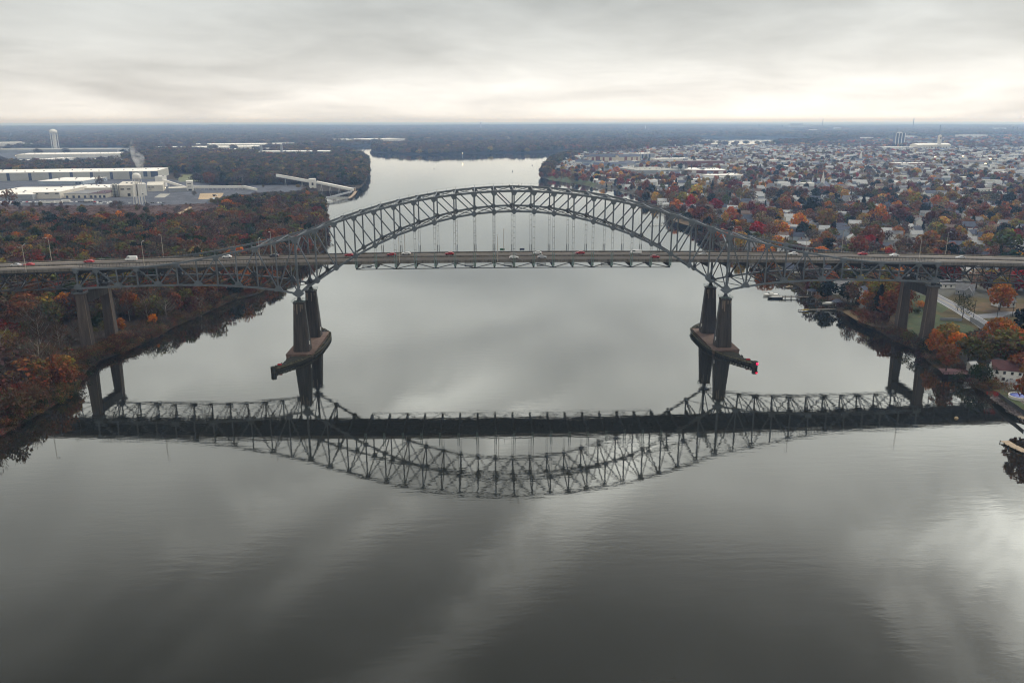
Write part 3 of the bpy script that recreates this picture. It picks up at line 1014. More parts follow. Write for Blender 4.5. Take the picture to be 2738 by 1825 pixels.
def shore_pier(x, label):
    s = 1 if x > 0 else -1
    root = thing('shore_pier', label, 'bridge pier', (x, 0, 0))
    for y in (-12.2, 13.2):
        c = MB().prism(chamfer_rect(0, y, 2.75, 2.4, .5), 1.5, 30.4, chamfer_rect(0, y, 1.95, 1.9, .4)).prism(chamfer_rect(0, y, 2.4, 2.3, .4), 30.4, 31.2)
        for k in (1, 2, 3):
            z = 1.5 + k * 7
            t = (z - 1.5) / 29
            c.prism(chamfer_rect(0, y, 2.78 - .8 * t, 2.43 - .5 * t, .5), z, z + .12)
        col = c.build('pier_column', 'pier_light', root)
        MB().beam((-s * 2.75, y - 1.75, 3.2), (-s * 1.97, y - 1.45, 31.0), .35, .14, (0, 1, 0)).build('lit_edge_strip', 'stain_and_lit_edge', col)  # pale strip paints the brighter light on the edge facing the river
    MB().plate_y([(-2.0, 26.0), (2.0, 26.0), (2.0, 30.4), (-2.0, 30.4)], -10.1, 11.1).build('cross_beam', 'pier', root)
    c = MB()
    for y in (-12.6, 13.2):
        c.box((0, y, 31.4), (5.6, 5.0, .3))
        for dx in (-2.7, 2.7):
            c.box((dx, y, 31.9), (.1, 4.8, .9))
    c.build('cap_platform', 'steel', root)
    b = MB()
    for y in (-13.3, 13.3):
        b.box((-s * 1.0, y, 32.3), (1.4, 1.2, 1.6))
    for y in (-11, 11):
        b.box((s * 1.2, y, 32.1), (1.2, 1.1, 1.4))
    b.build('bearing_shoe', 'steel_dark_shade', root)


shore_pier(-XE, 'tall brown twin legged concrete pier among the trees of the left bank')
shore_pier(XE, 'tall brown twin legged concrete pier beside the lawn on the right bank')


def fender(s, label, lamp):
    """Timber fender that shields a pier on the channel side and runs out to a point upstream."""
    px = s * 11 * PAN
    pts = [(6.6, -43.0), (2.2, -36.5), (-3.0, -28.5), (-6.6, -18.5), (-8.0, -10.0), (-8.2, 2.0), (-8.1, 13.0), (-7.0, 20.5), (-3.0, 27.5), (1.5, 33.0)]
    pts = [Vector((px + a * s, b, 0)) for a, b in pts]
    root = thing('pier_fender', label, 'fender', (px, -10, 0))
    inv = Matrix.Translation((-px, 10, 0))

    def pt(name, mb, m):
        o = mb.build(name, m, root)
        o.matrix_parent_inverse = inv
        return o
    for a, b in zip(pts[:-1], pts[1:]):
        n = max(2, int((b - a).length / 1.5))
        mb = MB()
        for k in range(n):
            c = a.lerp(b, k / n) + Vector((R.uniform(-.1, .1), R.uniform(-.1, .1), 0))
            mb.tube([(c.x, c.y, -2), (c.x, c.y, 1.7 + R.uniform(-.25, .4))], [.36, .32], 6)
        pt('fender_piling', mb, 'timber')
        d = (b - a).normalized()
        nrm = Vector((-d.y, d.x, 0))
        for off, z in ((-.5, 1.55), (.55, 1.65), (-.55, .7), (-.5, .1)):
            e = nrm * off
            pt('fender_wale', MB().beam(a + e + Vector((0, 0, z)), b + e + Vector((0, 0, z)), .3, .3), 'timber_top' if z > 1.2 else 'timber')
        mb = MB()
        m_ = max(2, int((b - a).length / 2.2))
        for k in range(m_):
            c = a.lerp(b, (k + .5) / m_)
            mb.beam(c + nrm * .8 + Vector((0, 0, 1.9)), c - nrm * .7 + Vector((0, 0, 1.9)), .22, .2)
        tag(pt('cross_tie', mb, 'timber'), kind='stuff')
    # inner return wall towards the footing, lower and broken
    b0 = pts[0]
    inn = [b0 + Vector((s * 2.2, 4, 0)), Vector((px + s * 5.0, -32, 0)), Vector((px + s * 4.8, -26, 0)), Vector((px + s * 3.5, -21.5, 0))]
    for a, b in zip(inn[:-1], inn[1:]):
        mb = MB()
        n = max(2, int((b - a).length / 1.3))
        for k in range(n):
            c = a.lerp(b, k / n)
            mb.tube([(c.x, c.y, -2), (c.x + .1, c.y, 1.1 + R.uniform(-.6, .7))], [.36, .3], 6)
        mb.beam(a + Vector((0, 0, 1.0)), b + Vector((0, 0, .8)), .35, .35)
        pt('return_piling', mb, 'timber')
    nose = [pts[0], pts[1], pts[2], pts[3] + Vector((s * 1.5, 0, 0)), inn[3], inn[2], inn[1], inn[0]]
    pt('nose_deck', MB().prism([(q.x, q.y) for q in (nose if s > 0 else nose[::-1])], 0.5, 1.05), 'timber')
    mb = MB()
    for k in range(9):
        t = 2 * math.pi * k / 8
        rr = 0.9 if k < 8 else 0
        mb.tube([(b0.x + rr * math.cos(t), b0.y - 1 + rr * math.sin(t), -2), (b0.x + rr * math.cos(t), b0.y - 1 + rr * math.sin(t), 3.0)], [.4, .36], 6)
    mb.lathe([(1.35, 2.0), (1.35, 2.3)], 10, (b0.x, b0.y - 1, 0))
    pt('dolphin_cluster', mb, 'timber')
    return b0


bl = fender(-1, 'mossy timber fender curving round the left river pier to a black tip', False)
br = fender(1, 'mossy timber fender curving round the right river pier to a red lit tip', True)
t = thing('navigation_light', 'glowing red navigation light on the tip of the right hand fender', 'navigation light', (br.x + .6, br.y - 2.2, 1.2))
MB().tube([(0, 0, -1.0), (0, 0, .3)], [.15, .15]).box((0, 0, .4), (.9, .9, .2)).build('lamp_post', 'timber', t)
MB().lathe([(.3, .5), (.55, .7), (.6, 1.15), (.3, 1.45)], 12).build('red_lamp', 'red_lamp', t, True)
for k, bb in enumerate((bl, br)):
    s = (-1, 1)[k]
    t = thing('channel_board', 'small red board on posts near the tip of the %s fender' % ('left' if k == 0 else 'right'), 'sign', (bb.x - s * 1.5, bb.y + 4.5, 1.5))
    MB().box((-.7, 0, .4), (.12, .12, 1.4)).box((.7, 0, .4), (.12, .12, 1.4)).build('post', 'timber', t)
    MB().box((0, -.1, .9), (1.9, .08, .8)).build('board', 'red', t)

# ------------------------------------------------------------------ ground sheets: lawns, roads, yards


def sheet(name, pts, m, dz=0.05, kind='structure', px=True):
    q = [gz(u, v, LAND) for u, v in pts] if px else [Vector((x, y, LAND)) for x, y in pts]
    mb = MB().solid([(p.x, p.y, LAND + dz) for p in q], [tuple(range(len(q)))])
    o = mb.build(name, m)
    # make sure it faces up
    if o.data.polygons[0].normal.z < 0:
        o.data.flip_normals()
    return tag(o, kind=kind)


def strip(name, pts, w, m, dz, off=0.0, px=True):
    q = [gz(u, v, LAND) for u, v in pts] if px else [Vector((*p, LAND)) for p in pts]
    vs = []
    for i, p in enumerate(q):
        d = (q[min(i + 1, len(q) - 1)] - q[max(i - 1, 0)])
        d.z = 0
        d.normalize()
        n = Vector((d.y, -d.x, 0))
        vs += [p + n * (off - w / 2), p + n * (off + w / 2)]
    mb = MB().solid([(v.x, v.y, LAND + dz) for v in vs], [(2 * i, 2 * i + 2, 2 * i + 3, 2 * i + 1) for i in range(len(q) - 1)])
    o = mb.build(name, m)
    for f in o.data.polygons:
        if f.normal.z < 0:
            f.flip()
    return tag(o, kind='structure')


ROAD1 = [(2443, 764), (2466, 774), (2500, 792), (2540, 813), (2580, 836), (2620, 861), (2660, 889), (2700, 920), (2745, 958)]
strip('road', ROAD1, 9.5, 'road', 0.05)
strip('road_centre_line', ROAD1, 0.35, 'yellow_line', 0.06)
strip('road_edge_line', ROAD1, 0.25, 'white_line', 0.06, 4.3)
strip('road_edge_line', ROAD1, 0.25, 'white_line', 0.06, -4.3)
strip('side_road', [(2612, 846), (2660, 843), (2700, 838), (2760, 836), (2900, 832)], 9, 'road', 0.046)
strip('kerb', [(2678, 849), (2684, 862), (2697, 872), (2715, 882)], 0.5, 'pale_concrete', 0.10)
sheet('lawn', [(2418, 905), (2436, 815), (2500, 838), (2590, 868), (2636, 896), (2600, 912), (2500, 912)], 'lawn', 0.03)
sheet('lawn', [(2425, 806), (2432, 778), (2500, 800), (2540, 822), (2520, 836), (2470, 825)], 'lawn', 0.028)
sheet('leafy_lawn', [(2590, 828), (2620, 808), (2760, 812), (2760, 828), (2660, 838)], 'dry_lawn', 0.03)
sheet('leafy_lawn', [(2252, 832), (2290, 822), (2330, 824), (2420, 850), (2400, 880), (2330, 872), (2285, 853)], 'dry_lawn', 0.026)
sheet('garden_lawn', [(2655, 1040), (2700, 1046), (2760, 1050), (2760, 1100), (2715, 1088), (2680, 1068)], 'lawn', 0.03)
sheet('shore_lawn', [(1792, 587), (1810, 582), (1850, 592), (1870, 606), (1855, 607), (1820, 597)], 'dry_lawn', 0.03)
sheet('concrete_pad', [(412, 528), (428, 518), (456, 518), (440, 528)], 'gravel', 0.05)
sheet('sand_yard', [(530, 533), (535, 517), (598, 516), (590, 532)], 'sand', 0.05)
strip('highway', [(2640, 452), (2690, 428), (2720, 412), (2745, 400), (2800, 380)], 26, 'gravel', 0.05)
strip('back_street', [(470, 590), (480, 570), (500, 560), (512, 552)], 5, 'sand', 0.05)

# ------------------------------------------------------------------ buildings
KEEP = []                                                     # (x, y, radius) where no tree or house may stand
VENT = {}


def block(name, label, cat, A, B, depth, h, wall='pale_wall', roof='white_roof', bays=(), bay_m='blue_glass', vents=0, doors=0, gable=0.0, group=None, front=None, z=LAND):
    a, b = gz(*A, z), gz(*B, z)
    w_ = (b - a).length
    rz = math.atan2(b.y - a.y, b.x - a.x)
    t = thing(name, label, cat, a, rz, group)
    c = MB()
    if gable:
        c.solid([(0, 0, 0), (w_, 0, 0), (w_, depth, 0), (0, depth, 0), (0, 0, h), (w_, 0, h), (w_, depth, h), (0, depth, h), (0, depth / 2, h + gable), (w_, depth / 2, h + gable)],
                [(0, 1, 5, 4), (2, 3, 7, 6), (1, 2, 6, 9, 5), (3, 0, 4, 8, 7), (3, 2, 1, 0), (4, 5, 9, 8), (6, 7, 8, 9)])
    else:
        c.box((w_ / 2, depth / 2, h / 2), (w_, depth, h))
    c.build('wall', wall, t)
    r = MB()
    if gable:
        for s, y0 in ((0, -.5), (1, depth + .5)):
            z0 = h - gable / depth
            r.solid([(-.5, y0, z0 + .05), (w_ + .5, y0, z0 + .05), (w_ + .5, depth / 2, h + gable + .05), (-.5, depth / 2, h + gable + .05), (-.5, y0, z0 + .4), (w_ + .5, y0, z0 + .4), (w_ + .5, depth / 2, h + gable + .4), (-.5, depth / 2, h + gable + .4)],
                    [(0, 3, 2, 1), (4, 5, 6, 7), (0, 1, 5, 4), (1, 2, 6, 5), (2, 3, 7, 6), (3, 0, 4, 7)] if s == 0 else [(0, 1, 2, 3), (7, 6, 5, 4), (4, 5, 1, 0), (5, 6, 2, 1), (6, 7, 3, 2), (7, 4, 0, 3)])
    else:
        r.box((w_ / 2, depth / 2, h + .2), (w_ + .5, depth + .5, .44))
    ro = r.build('roof', roof, t)
    for f, wd, z0, z1 in bays:
        MB().box((f * w_, -.05, h * (z0 + z1) / 2), (wd, .5, h * (z1 - z0))).build('glazed_bay', bay_m, t)
    for k in range(doors):
        MB().box((w_ * (k + .5 + R.uniform(-.12, .12)) / doors, -.03, 1.9), (3.2, .3, 3.4)).build('loading_door', 'blue_glass', t)
    if vents:
        if 'v' not in VENT:
            VENT['v'] = MB().box((0, 0, .6), (2.2, 2.0, 1.2)).mesh('roof_vent', 'grey_roof')
        for k in range(vents):
            put('roof_vent', VENT['v'], t, (w_ * (k + R.uniform(.2, .8)) / vents, depth * R.uniform(.15, .85), h + .42 + (gable * .5 if gable else 0)))
    cs, sn = math.cos(rz), math.sin(rz)
    n = max(1, int(w_ / max(depth, 8)))
    for k in range(n * 2 + 1):
        for j in range(3):
            lx, ly = w_ * k / (2 * n), depth * j / 2
            KEEP.append((a.x + lx * cs - ly * sn, a.y + lx * sn + ly * cs, max(depth / 2, w_ / (2 * n)) * .62 + 5))
    return t, w_


u0, u1 = -60, 420
block('long_warehouse', 'very long white roofed warehouse with dark blue window bays along its pale wall', 'warehouse', (-60, 485), (420, 478), 112, 14.5, 'pale_wall', 'white_roof',
      bays=[((u - u0) / (u1 - u0), 5.2, .02, .98) for u in (21, 78, 132, 188, 242, 296, 349)] + [((389 - u0) / (u1 - u0), 7, .3, .98), ((414 - u0) / (u1 - u0), 13, .25, .98)], vents=16)
block('flat_workshop', 'low blue grey workshop with a broad flat white roof before the long warehouse', 'workshop', (103, 494), (222, 493.5), 95, 6.0, 'siding_blue', 'white_roof', vents=6, bays=[(.86, 4, .2, .7), (.93, 4, .2, .7)])
block('factory_hall', 'wide cream factory hall with a flat off-white roof at the left edge', 'factory', (-70, 535.5), (88, 534), 135, 7.2, 'siding_grey', 'white_roof', vents=7)
block('factory_shed', 'tall cream shed with a bright white roof and three dark wall vents', 'factory', (90, 532), (161, 531), 108, 9.2, 'cream_wall', 'white_roof', bays=[(.12, 5, .72, .86), (.52, 5, .72, .86), (.9, 5, .72, .86)], bay_m='dark', vents=3)
block('grey_roofed_shed', 'cream shed with a dark grey felt roof and blue loading doors', 'factory', (172, 530), (238, 529.5), 62, 6.2, 'cream_wall', 'grey_roof', doors=4)
block('plum_roofed_shed', 'cream shed with a dark plum coloured roof beside the grey roofed one', 'factory', (240, 529.5), (285, 529), 60, 6.2, 'cream_wall', 'plum_roof', doors=4, vents=2)
block('rear_factory_hall', 'long cream hall with a flat roof behind the grey and plum roofed sheds', 'factory', (178, 516), (318, 514), 70, 7.0, 'cream_wall', 'white_roof', vents=9)
block('factory_block', 'high cream factory block left of the white water tower', 'factory', (318, 526.5), (358, 526), 50, 16.5, 'cream_wall', 'cream_wall', bays=[(.3, 5, .62, .72), (.72, 5, .62, .72), (.7, 4, .05, .3)], bay_m='dark', vents=3, gable=3.5)
block('factory_tower', 'pale slab sided factory tower right behind the white water tower', 'factory', (371, 524), (394, 523), 22, 17, 'white', 'white_roof', bays=[(.5, 3, .12, .2)], bay_m='dark')
block('mill_building', 'cream mill building with small dark windows at the head of the conveyor', 'mill', (395, 512), (437, 511), 28, 9.5, 'cream_wall', 'cream_wall', bays=[(.12, 4, .6, .75), (.35, 4, .6, .75), (.15, 4, .3, .4)], bay_m='dark', gable=4)
block('mill_head_tower', 'upper white tower of the mill where the sloping conveyor gallery starts', 'mill', (417, 500), (437, 500), 16, 17, 'white', 'white_roof', vents=1)
block('low_annex', 'low pale annex under the sloping conveyor gallery', 'annex', (452, 514), (500, 512.5), 22, 6, 'siding_grey', 'cream_wall')
t2, _ = block('transfer_tower', 'white conveyor transfer tower with two dark slots and a doorway', 'tower', (500, 510.5), (517.5, 510), 14, 15.0, 'white', 'white_roof', bays=[(.45, 5.5, .7, .78), (.45, 5, .45, .5), (.5, 5, .02, .2)], bay_m='dark')
t3, _ = block('jetty_tower', 'white conveyor tower among trees at the river side', 'tower', (830, 503), (846, 502.5), 14, 14.5, 'white', 'white_roof', bays=[(.4, 3, .3, .6)], bay_m='dark')
# far left distribution sheds
block('distribution_shed', 'pale grey distribution shed with a row of trees before its wall', 'warehouse', (-80, 409), (313, 407.5), 110, 10.5, 'siding_grey', 'gravel', vents=10)
block('distribution_shed', 'large white roofed distribution shed lit by warm wall lamps', 'warehouse', (45, 424), (331, 420.5), 125, 11, 'white', 'white_roof', vents=12)
block('dock_shed', 'low white shed with a dark loading edge in front of the lamp lit shed', 'warehouse', (62, 437), (205, 429), 48, 7, 'white', 'white_roof', vents=9)
block('dock_shed', 'low white shed at the left edge below the distribution sheds', 'warehouse', (-60, 441), (46, 438.5), 60, 7, 'white', 'white_roof', vents=4)
block('dock_shed', 'small white shed standing right of the lamp lit distribution sheds', 'warehouse', (238, 434), (335, 427), 36, 6, 'pale_wall', 'white_roof', vents=4)
block('distant_shed', 'distant white shed at the left edge left of the standpipe water tower', 'warehouse', (-40, 391), (61, 389.5), 120, 14, 'white', 'white_roof', vents=5)
block('riverside_shed', 'farthest of the white sheds in the woods left of the river bend', 'warehouse', (516, 393), (792, 390.5), 170, 9, 'white', 'white_roof', vents=12)
block('riverside_shed', 'broad white shed in the woods with vents dotting its long roof', 'warehouse', (424, 402), (700, 398), 150, 9, 'white', 'white_roof', vents=14)
block('riverside_shed', 'white shed in the woods nestled before the two broader ones', 'warehouse', (556, 408), (725, 405.5), 80, 10, 'pale_wall', 'white_roof', vents=9)
block('riverside_shed', 'white shed with a blue bay at its right end near the river bend', 'warehouse', (690, 417), (884, 415.5), 75, 13, 'pale_wall', 'white_roof', bays=[(.86, 16, .15, .9)], vents=6)
block('riverside_shed', 'cream shed beyond the river arm left of the island', 'warehouse', (912, 380.5), (1087, 377), 170, 12, 'cream_wall', 'white_roof', vents=7)
block('riverside_shed', 'small pale shed beyond the left part of the island', 'warehouse', (1108, 372), (1136, 371.5), 90, 9, 'white', 'white_roof')
# right bank
block('apartment_block', 'cream apartment block with a red brick bay and steep blue roof', 'apartments', (1578, 433.5), (1650, 434.5), 20, 14, 'siding_cream', 'slate', bays=[(.28, 12, 0, 1.1), (.1, 7, .1, .9), (.5, 5, .1, .9), (.75, 7, .1, .9)], bay_m='brick', gable=6)
block('apartment_block', 'cream apartment block right of its twin by the river point', 'apartments', (1656, 435), (1711, 432.5), 20, 14, 'siding_cream', 'slate', bays=[(.3, 10, 0, 1.1), (.6, 5, .1, .9), (.85, 5, .1, .9)], bay_m='brick', gable=6)
for (a_, b_, lb) in (((1538, 437), (1580, 440), 'blue roofed terrace nearest the river point'), ((1586, 446), (1640, 447), 'blue roofed terrace in front of the apartment blocks'), ((1646, 446), (1700, 443), 'blue roofed terrace beside the striped flat roof'), ((1560, 424), (1600, 425), 'grey roofed terrace behind the blue ones near the river point')):
    block('terrace_row', lb, 'terrace', a_, b_, 14, 6, 'siding_blue', 'slate', gable=4)
block('office_block', 'grey glazed office block behind the apartment blocks', 'office', (1712, 427), (1750, 425.5), 45, 16, 'siding_grey', 'white_roof', bays=[(.15, 5, .1, .9), (.4, 5, .1, .9), (.65, 5, .1, .9)], vents=4)
block('flat_roofed_depot', 'flat pale depot roof striped with skylights near the river point', 'depot', (1705, 464), (1815, 462), 115, 6, 'siding_grey', 'gravel', vents=14)
block('white_store', 'long white flat roofed store behind the striped depot', 'store', (1752, 432), (1846, 431), 42, 7, 'white', 'white_roof', vents=6)
block('brick_mill', 'long dark red brick mill behind the two brick works', 'mill', (1820, 443), (1937, 441.5), 30, 10, 'brick', 'shingle_brown')
block('brick_works', 'left of two flat roofed red brick works', 'works', (1829, 463), (1879, 464), 75, 7, 'brick', 'white_roof', vents=7, bays=[(.5, 12, .1, .8)], bay_m='white')
block('brick_works', 'right and wider of two flat roofed red brick works', 'works', (1883, 465), (1942, 465), 80, 7, 'brick', 'white_roof', vents=8, bays=[(.3, 10, .1, .8), (.75, 10, .1, .8)], bay_m='white')
block('white_store', 'white flat roofed store in front of the right brick works', 'store', (1897, 478), (1990, 476), 32, 6, 'white', 'white_roof', vents=4)
block('white_store', 'narrow white roofed store above the arch shoulder among rust trees', 'store', (1803, 494.5), (1857, 492.5), 18, 5, 'white', 'white_roof', doors=4)
block('brick_school', 'long red brick school with a flat white roof among the town trees', 'school', (2392, 447.5), (2474, 447), 26, 9, 'brick', 'white_roof', vents=5, bays=[(k / 8 + .06, 6, .5, .75) for k in range(8)], bay_m='white')
block('field_house', 'dark low roofed building right of the floodlights', 'hall', (2576, 440), (2640, 441), 30, 7, 'siding_blue', 'shingle_brown', gable=3)
tw, ww = block('town_hall', 'cream civic hall with arcaded wall and a tall clock tower', 'town hall', (2451, 398.5), (2541, 397.5), 40, 15, 'cream_wall', 'white_roof', bays=[(k / 12 + .045, 5, .1, .45) for k in range(12)], bay_m='shingle_brown', gable=5)
MB().box((ww * .69, 8, 24), (10, 10, 46)).prism([(ww * .69 - 5.6, 2.4), (ww * .69 + 5.6, 2.4), (ww * .69 + 5.6, 13.6), (ww * .69 - 5.6, 13.6)], 47, 52, [(ww * .69 - 1, 7), (ww * .69 + 1, 7), (ww * .69 + 1, 9), (ww * .69 - 1, 9)]).build('clock_tower', 'cream_wall', tw)
MB().plate_y([(ww * .69 + 3.4 * math.cos(k * math.pi / 8), 39 + 3.4 * math.sin(k * math.pi / 8)) for k in range(16)], 2.7, 3.1).build('clock_face', 'shingle_brown', tw)
block('civic_annex', 'low white annex left of the civic hall with the clock tower', 'annex', (2362, 398.5), (2448, 398.5), 40, 7, 'white', 'white_roof')
th, hw = block('tower_block', 'dark glazed tower block with white corner piers, tallest in the town', 'tower block', (2393, 388), (2417, 388), 30, 50, 'blue_glass', 'gravel')
for f in (0, .33, .66, 1):
    MB().box((f * hw, -.4, 26), (3.2, 1.6, 52)).build('corner_pier', 'white', th)
MB().box((hw / 2, 15, 53), (14, 12, 5)).build('plant_room', 'white', th)
block('distant_works', 'hazy grey works with a flat top far beyond the town', 'works', (2114, 345), (2146, 345), 90, 62, 'siding_grey', 'siding_grey')
block('distant_works', 'lower hazy grey works attached at the right of the flat topped one', 'works', (2147, 345), (2166, 345), 90, 42, 'siding_grey', 'siding_grey')
for k, (ua, ub, v, h_) in enumerate(((2165, 2185, 353, 22), (2232, 2248, 349, 26), (2565, 2640, 367, 14), (2480, 2505, 365, 12), (2425, 2452, 368, 9), (2300, 2335, 372, 9), (1790, 1818, 337, 20), (1632, 1650, 335, 18), (2660, 2690, 349, 24))):
    block('hazy_shed', ['white shed left of the farther mast', 'squat white tank house right of the farther mast', 'long hazy shed beyond the civic hall on its right', 'pale hazy shed behind the clock tower', 'low pale shed behind the tower block',
                        'pale hazy shed left of the tower block', 'white hazy shed on the horizon above the bright water', 'tiny white shed on the horizon beyond the island', 'white hazy shed near the right edge on the plain'][k], 'shed', (ua, v), (ub, v), 60, h_, 'white', 'white_roof')

# church
c0 = gz(2196, 512, LAND)
ch = thing('church', 'grey church with white gable trim and a slender white steeple', 'church', c0, math.radians(-32))
KEEP += [(c0.x + 6, c0.y + 12, 16), (c0.x + 16, c0.y + 26, 14)]
MB().solid([(-8, 0, 0), (8, 0, 0), (8, 32, 0), (-8, 32, 0), (-8, 0, 7), (8, 0, 7), (8, 32, 7), (-8, 32, 7), (0, 0, 14), (0, 32, 14)], [(0, 1, 5, 8, 4), (1, 2, 6, 5), (2, 3, 7, 9, 6), (3, 0, 4, 7), (3, 2, 1, 0), (4, 8, 9, 7), (5, 6, 9, 8)]).build('wall', 'siding_grey', ch)
r = MB()
for s in (-1, 1):
    r.solid([(s * 8.6, -.5, 6.6), (0, -.5, 14.1), (0, 32.5, 14.1), (s * 8.6, 32.5, 6.6), (s * 8.6, -.5, 7.0), (0, -.5, 14.5), (0, 32.5, 14.5), (s * 8.6, 32.5, 7.0)], [(0, 1, 2, 3), (7, 6, 5, 4), (4, 5, 1, 0), (5, 6, 2, 1), (6, 7, 3, 2), (7, 4, 0, 3)])
r.build('roof', 'slate', ch)
MB().beam((-8.6, -.7, 6.9), (0, -.7, 14.4), .5, .5).beam((0, -.7, 14.4), (8.6, -.7, 6.9), .5, .5).build('gable_trim', 'white', ch)
st = MB().box((0, 4, 15.5), (4.6, 4.6, 7)).prism([(1.9 * math.cos(k * math.pi / 4), 4 + 1.9 * math.sin(k * math.pi / 4)) for k in range(8)], 19, 21).build('steeple', 'white', ch)
MB().prism([(1.7 * math.cos(k * math.pi / 4), 4 + 1.7 * math.sin(k * math.pi / 4)) for k in range(8)], 21, 31, [(.1 * math.cos(k * math.pi / 4), 4 + .1 * math.sin(k * math.pi / 4)) for k in range(8)]).build('spire', 'white', st)
block('portico_hall', 'small white columned hall right of the church', 'hall', (2239, 511), (2258, 511), 20, 5.5, 'white', 'slate', bays=[(k / 4 + .12, .8, 0, 1) for k in range(4)], bay_m='pale_wall', gable=4)


def steeple(u, v, label, h=20):
    p = gz(u, v, LAND)
    t = thing('small_steeple', label, 'steeple', p)
    MB().box((0, 0, h * .3), (5, 5, h * .6)).build('belfry', 'white', t)
    MB().prism([(-2.2, -2.2), (2.2, -2.2), (2.2, 2.2), (-2.2, 2.2)], h * .6, h, [(-.1, -.1), (.1, -.1), (.1, .1), (-.1, .1)]).build('spire', 'white', t)


steeple(2300, 434, 'thin white steeple standing in the middle of the town', 30)
steeple(1725, 350, 'thin pale spire far beyond the island', 70)

# water towers
p = gz(374, 545.5, LAND)
t = thing('water_tower', 'white water tower on six slender legs before the factory', 'water tower', p)
KEEP.append((p.x, p.y, 14))
MB().lathe([(.3, 31.2), (3.5, 31.8), (5.1, 33.2), (5.3, 34.2), (5.3, 37.5), (4.6, 39.2), (2.6, 40.5), (.3, 41)], 18).build('tank', 'white', t, True)
for k in range(6):
    a = k * math.pi / 3 + .3
    MB().tube([(7.4 * math.cos(a), 7.4 * math.sin(a), -3), (4.9 * math.cos(a), 4.9 * math.sin(a), 33.5)], [.42, .36], 6).build('leg', 'white', t)
MB().tube([(0, 0, -3), (0, 0, 32)], [.7, .7], 8).build('riser_pipe', 'white', t)
for z in (10, 21):
    rr = 7.4 - 2.5 * z / 33
    mb = MB()
    for k in range(6):
        a, b = k * math.pi / 3 + .3, (k + 1) * math.pi / 3 + .3
        mb.beam((rr * math.cos(a), rr * math.sin(a), z), (rr * math.cos(b), rr * math.sin(b), z), .2, .2)
    mb.build('strut_ring', 'white', t)
MB().lathe([(5.7, 33.6), (5.7, 34.6), (5.6, 34.6), (5.6, 33.6)], 18).build('catwalk', 'white', t)
p = gz(149, 397, LAND)
t = thing('standpipe_tower', 'broad white domed water tower rising from the far left woods', 'water tower', p)
MB().lathe([(.5, 58), (13.5, 60), (14.5, 62), (14.5, 66), (13, 70), (9, 73), (4, 74.8), (.4, 75.4)], 22).build('tank', 'white', t, True)
for k in range(8):
    a = k * math.pi / 4
    MB().tube([(13.2 * math.cos(a), 13.2 * math.sin(a), -2), (13.2 * math.cos(a), 13.2 * math.sin(a), 61)], [1.1, 1.1], 6).build('leg', 'white', t)
MB().tube([(0, 0, -2), (0, 0, 60)], [3.5, 3.5], 10).build('riser_pipe', 'white', t)
p = gz(1286, 347, LAND)
t = thing('globe_tank', 'white globe water tank on the plain beyond the island', 'water tower', p)
MB().lathe([(.6, 62), (10, 66), (15, 76), (13, 86), (6, 92), (.4, 93)], 16).build('tank', 'white', t, True)
MB().tube([(0, 0, 0), (0, 0, 64)], [3, 2.4], 8).build('stem', 'white', t)

# masts, chimneys
for u, vb, vt, lb, wd in ((2198, 345, 318, 'hazy lattice radio mast farther left of two tall masts on the horizon', 3), (2439.5, 352, 316.5, 'tall dark radio mast above the tower block on the horizon', 3), (2510, 372, 336, 'thin mast standing behind the clock tower', 1.6),
                          (2029, 347, 333, 'stubby dark chimney on the plain beyond the bright water', 7), (2091, 347, 334, 'squat hazy chimney left of the flat topped works', 6), (2706, 362, 340, 'thin pale mast near the right edge', 1.8), (2717, 363, 341, 'rightmost thin mast on the plain', 1.8)):
    p = gz(u, vb, LAND)
    d = math.hypot(p.x - CAM_POS.x, p.y - CAM_POS.y)
    dd = ray(u, vt)
    zt = CAM_POS.z + dd.z * d / math.hypot(dd.x, dd.y)
    t = thing('radio_mast' if wd < 4 else 'chimney', lb, 'mast' if wd < 4 else 'chimney', p)
    h_ = zt - LAND
    mb = MB()
    if wd < 4:
        for a in range(3):
            c, s = math.cos(a * 2.094), math.sin(a * 2.094)
            mb.beam((wd * c, wd * s, 0), (wd * .6 * c, wd * .6 * s, h_), wd * .45, wd * .45)
        n = int(h_ / 9)
        for k in range(n):
            for a in range(3):
                c, s = math.cos(a * 2.094), math.sin(a * 2.094)
                c2, s2_ = math.cos((a + 1) * 2.094), math.sin((a + 1) * 2.094)
                r0, r1 = wd * (1 - .4 * k / n), wd * (1 - .4 * (k + 1) / n)
                mb.beam((r0 * c, r0 * s, h_ * k / n), (r1 * c2, r1 * s2_, h_ * (k + 1) / n), wd * .25, wd * .25)
        mb.build('lattice', 'steel', t)
        MB().box((0, 0, h_ + 1), (wd * 2.4, wd * 2.4, 3)).build('antenna_head', 'steel', t)
    else:
        mb.lathe([(wd * 1.25, 0), (wd, h_ * .9), (wd * 1.1, h_)], 12).build('stack', 'steel', t)

# factory pieces: conveyors, tank rack, smoke


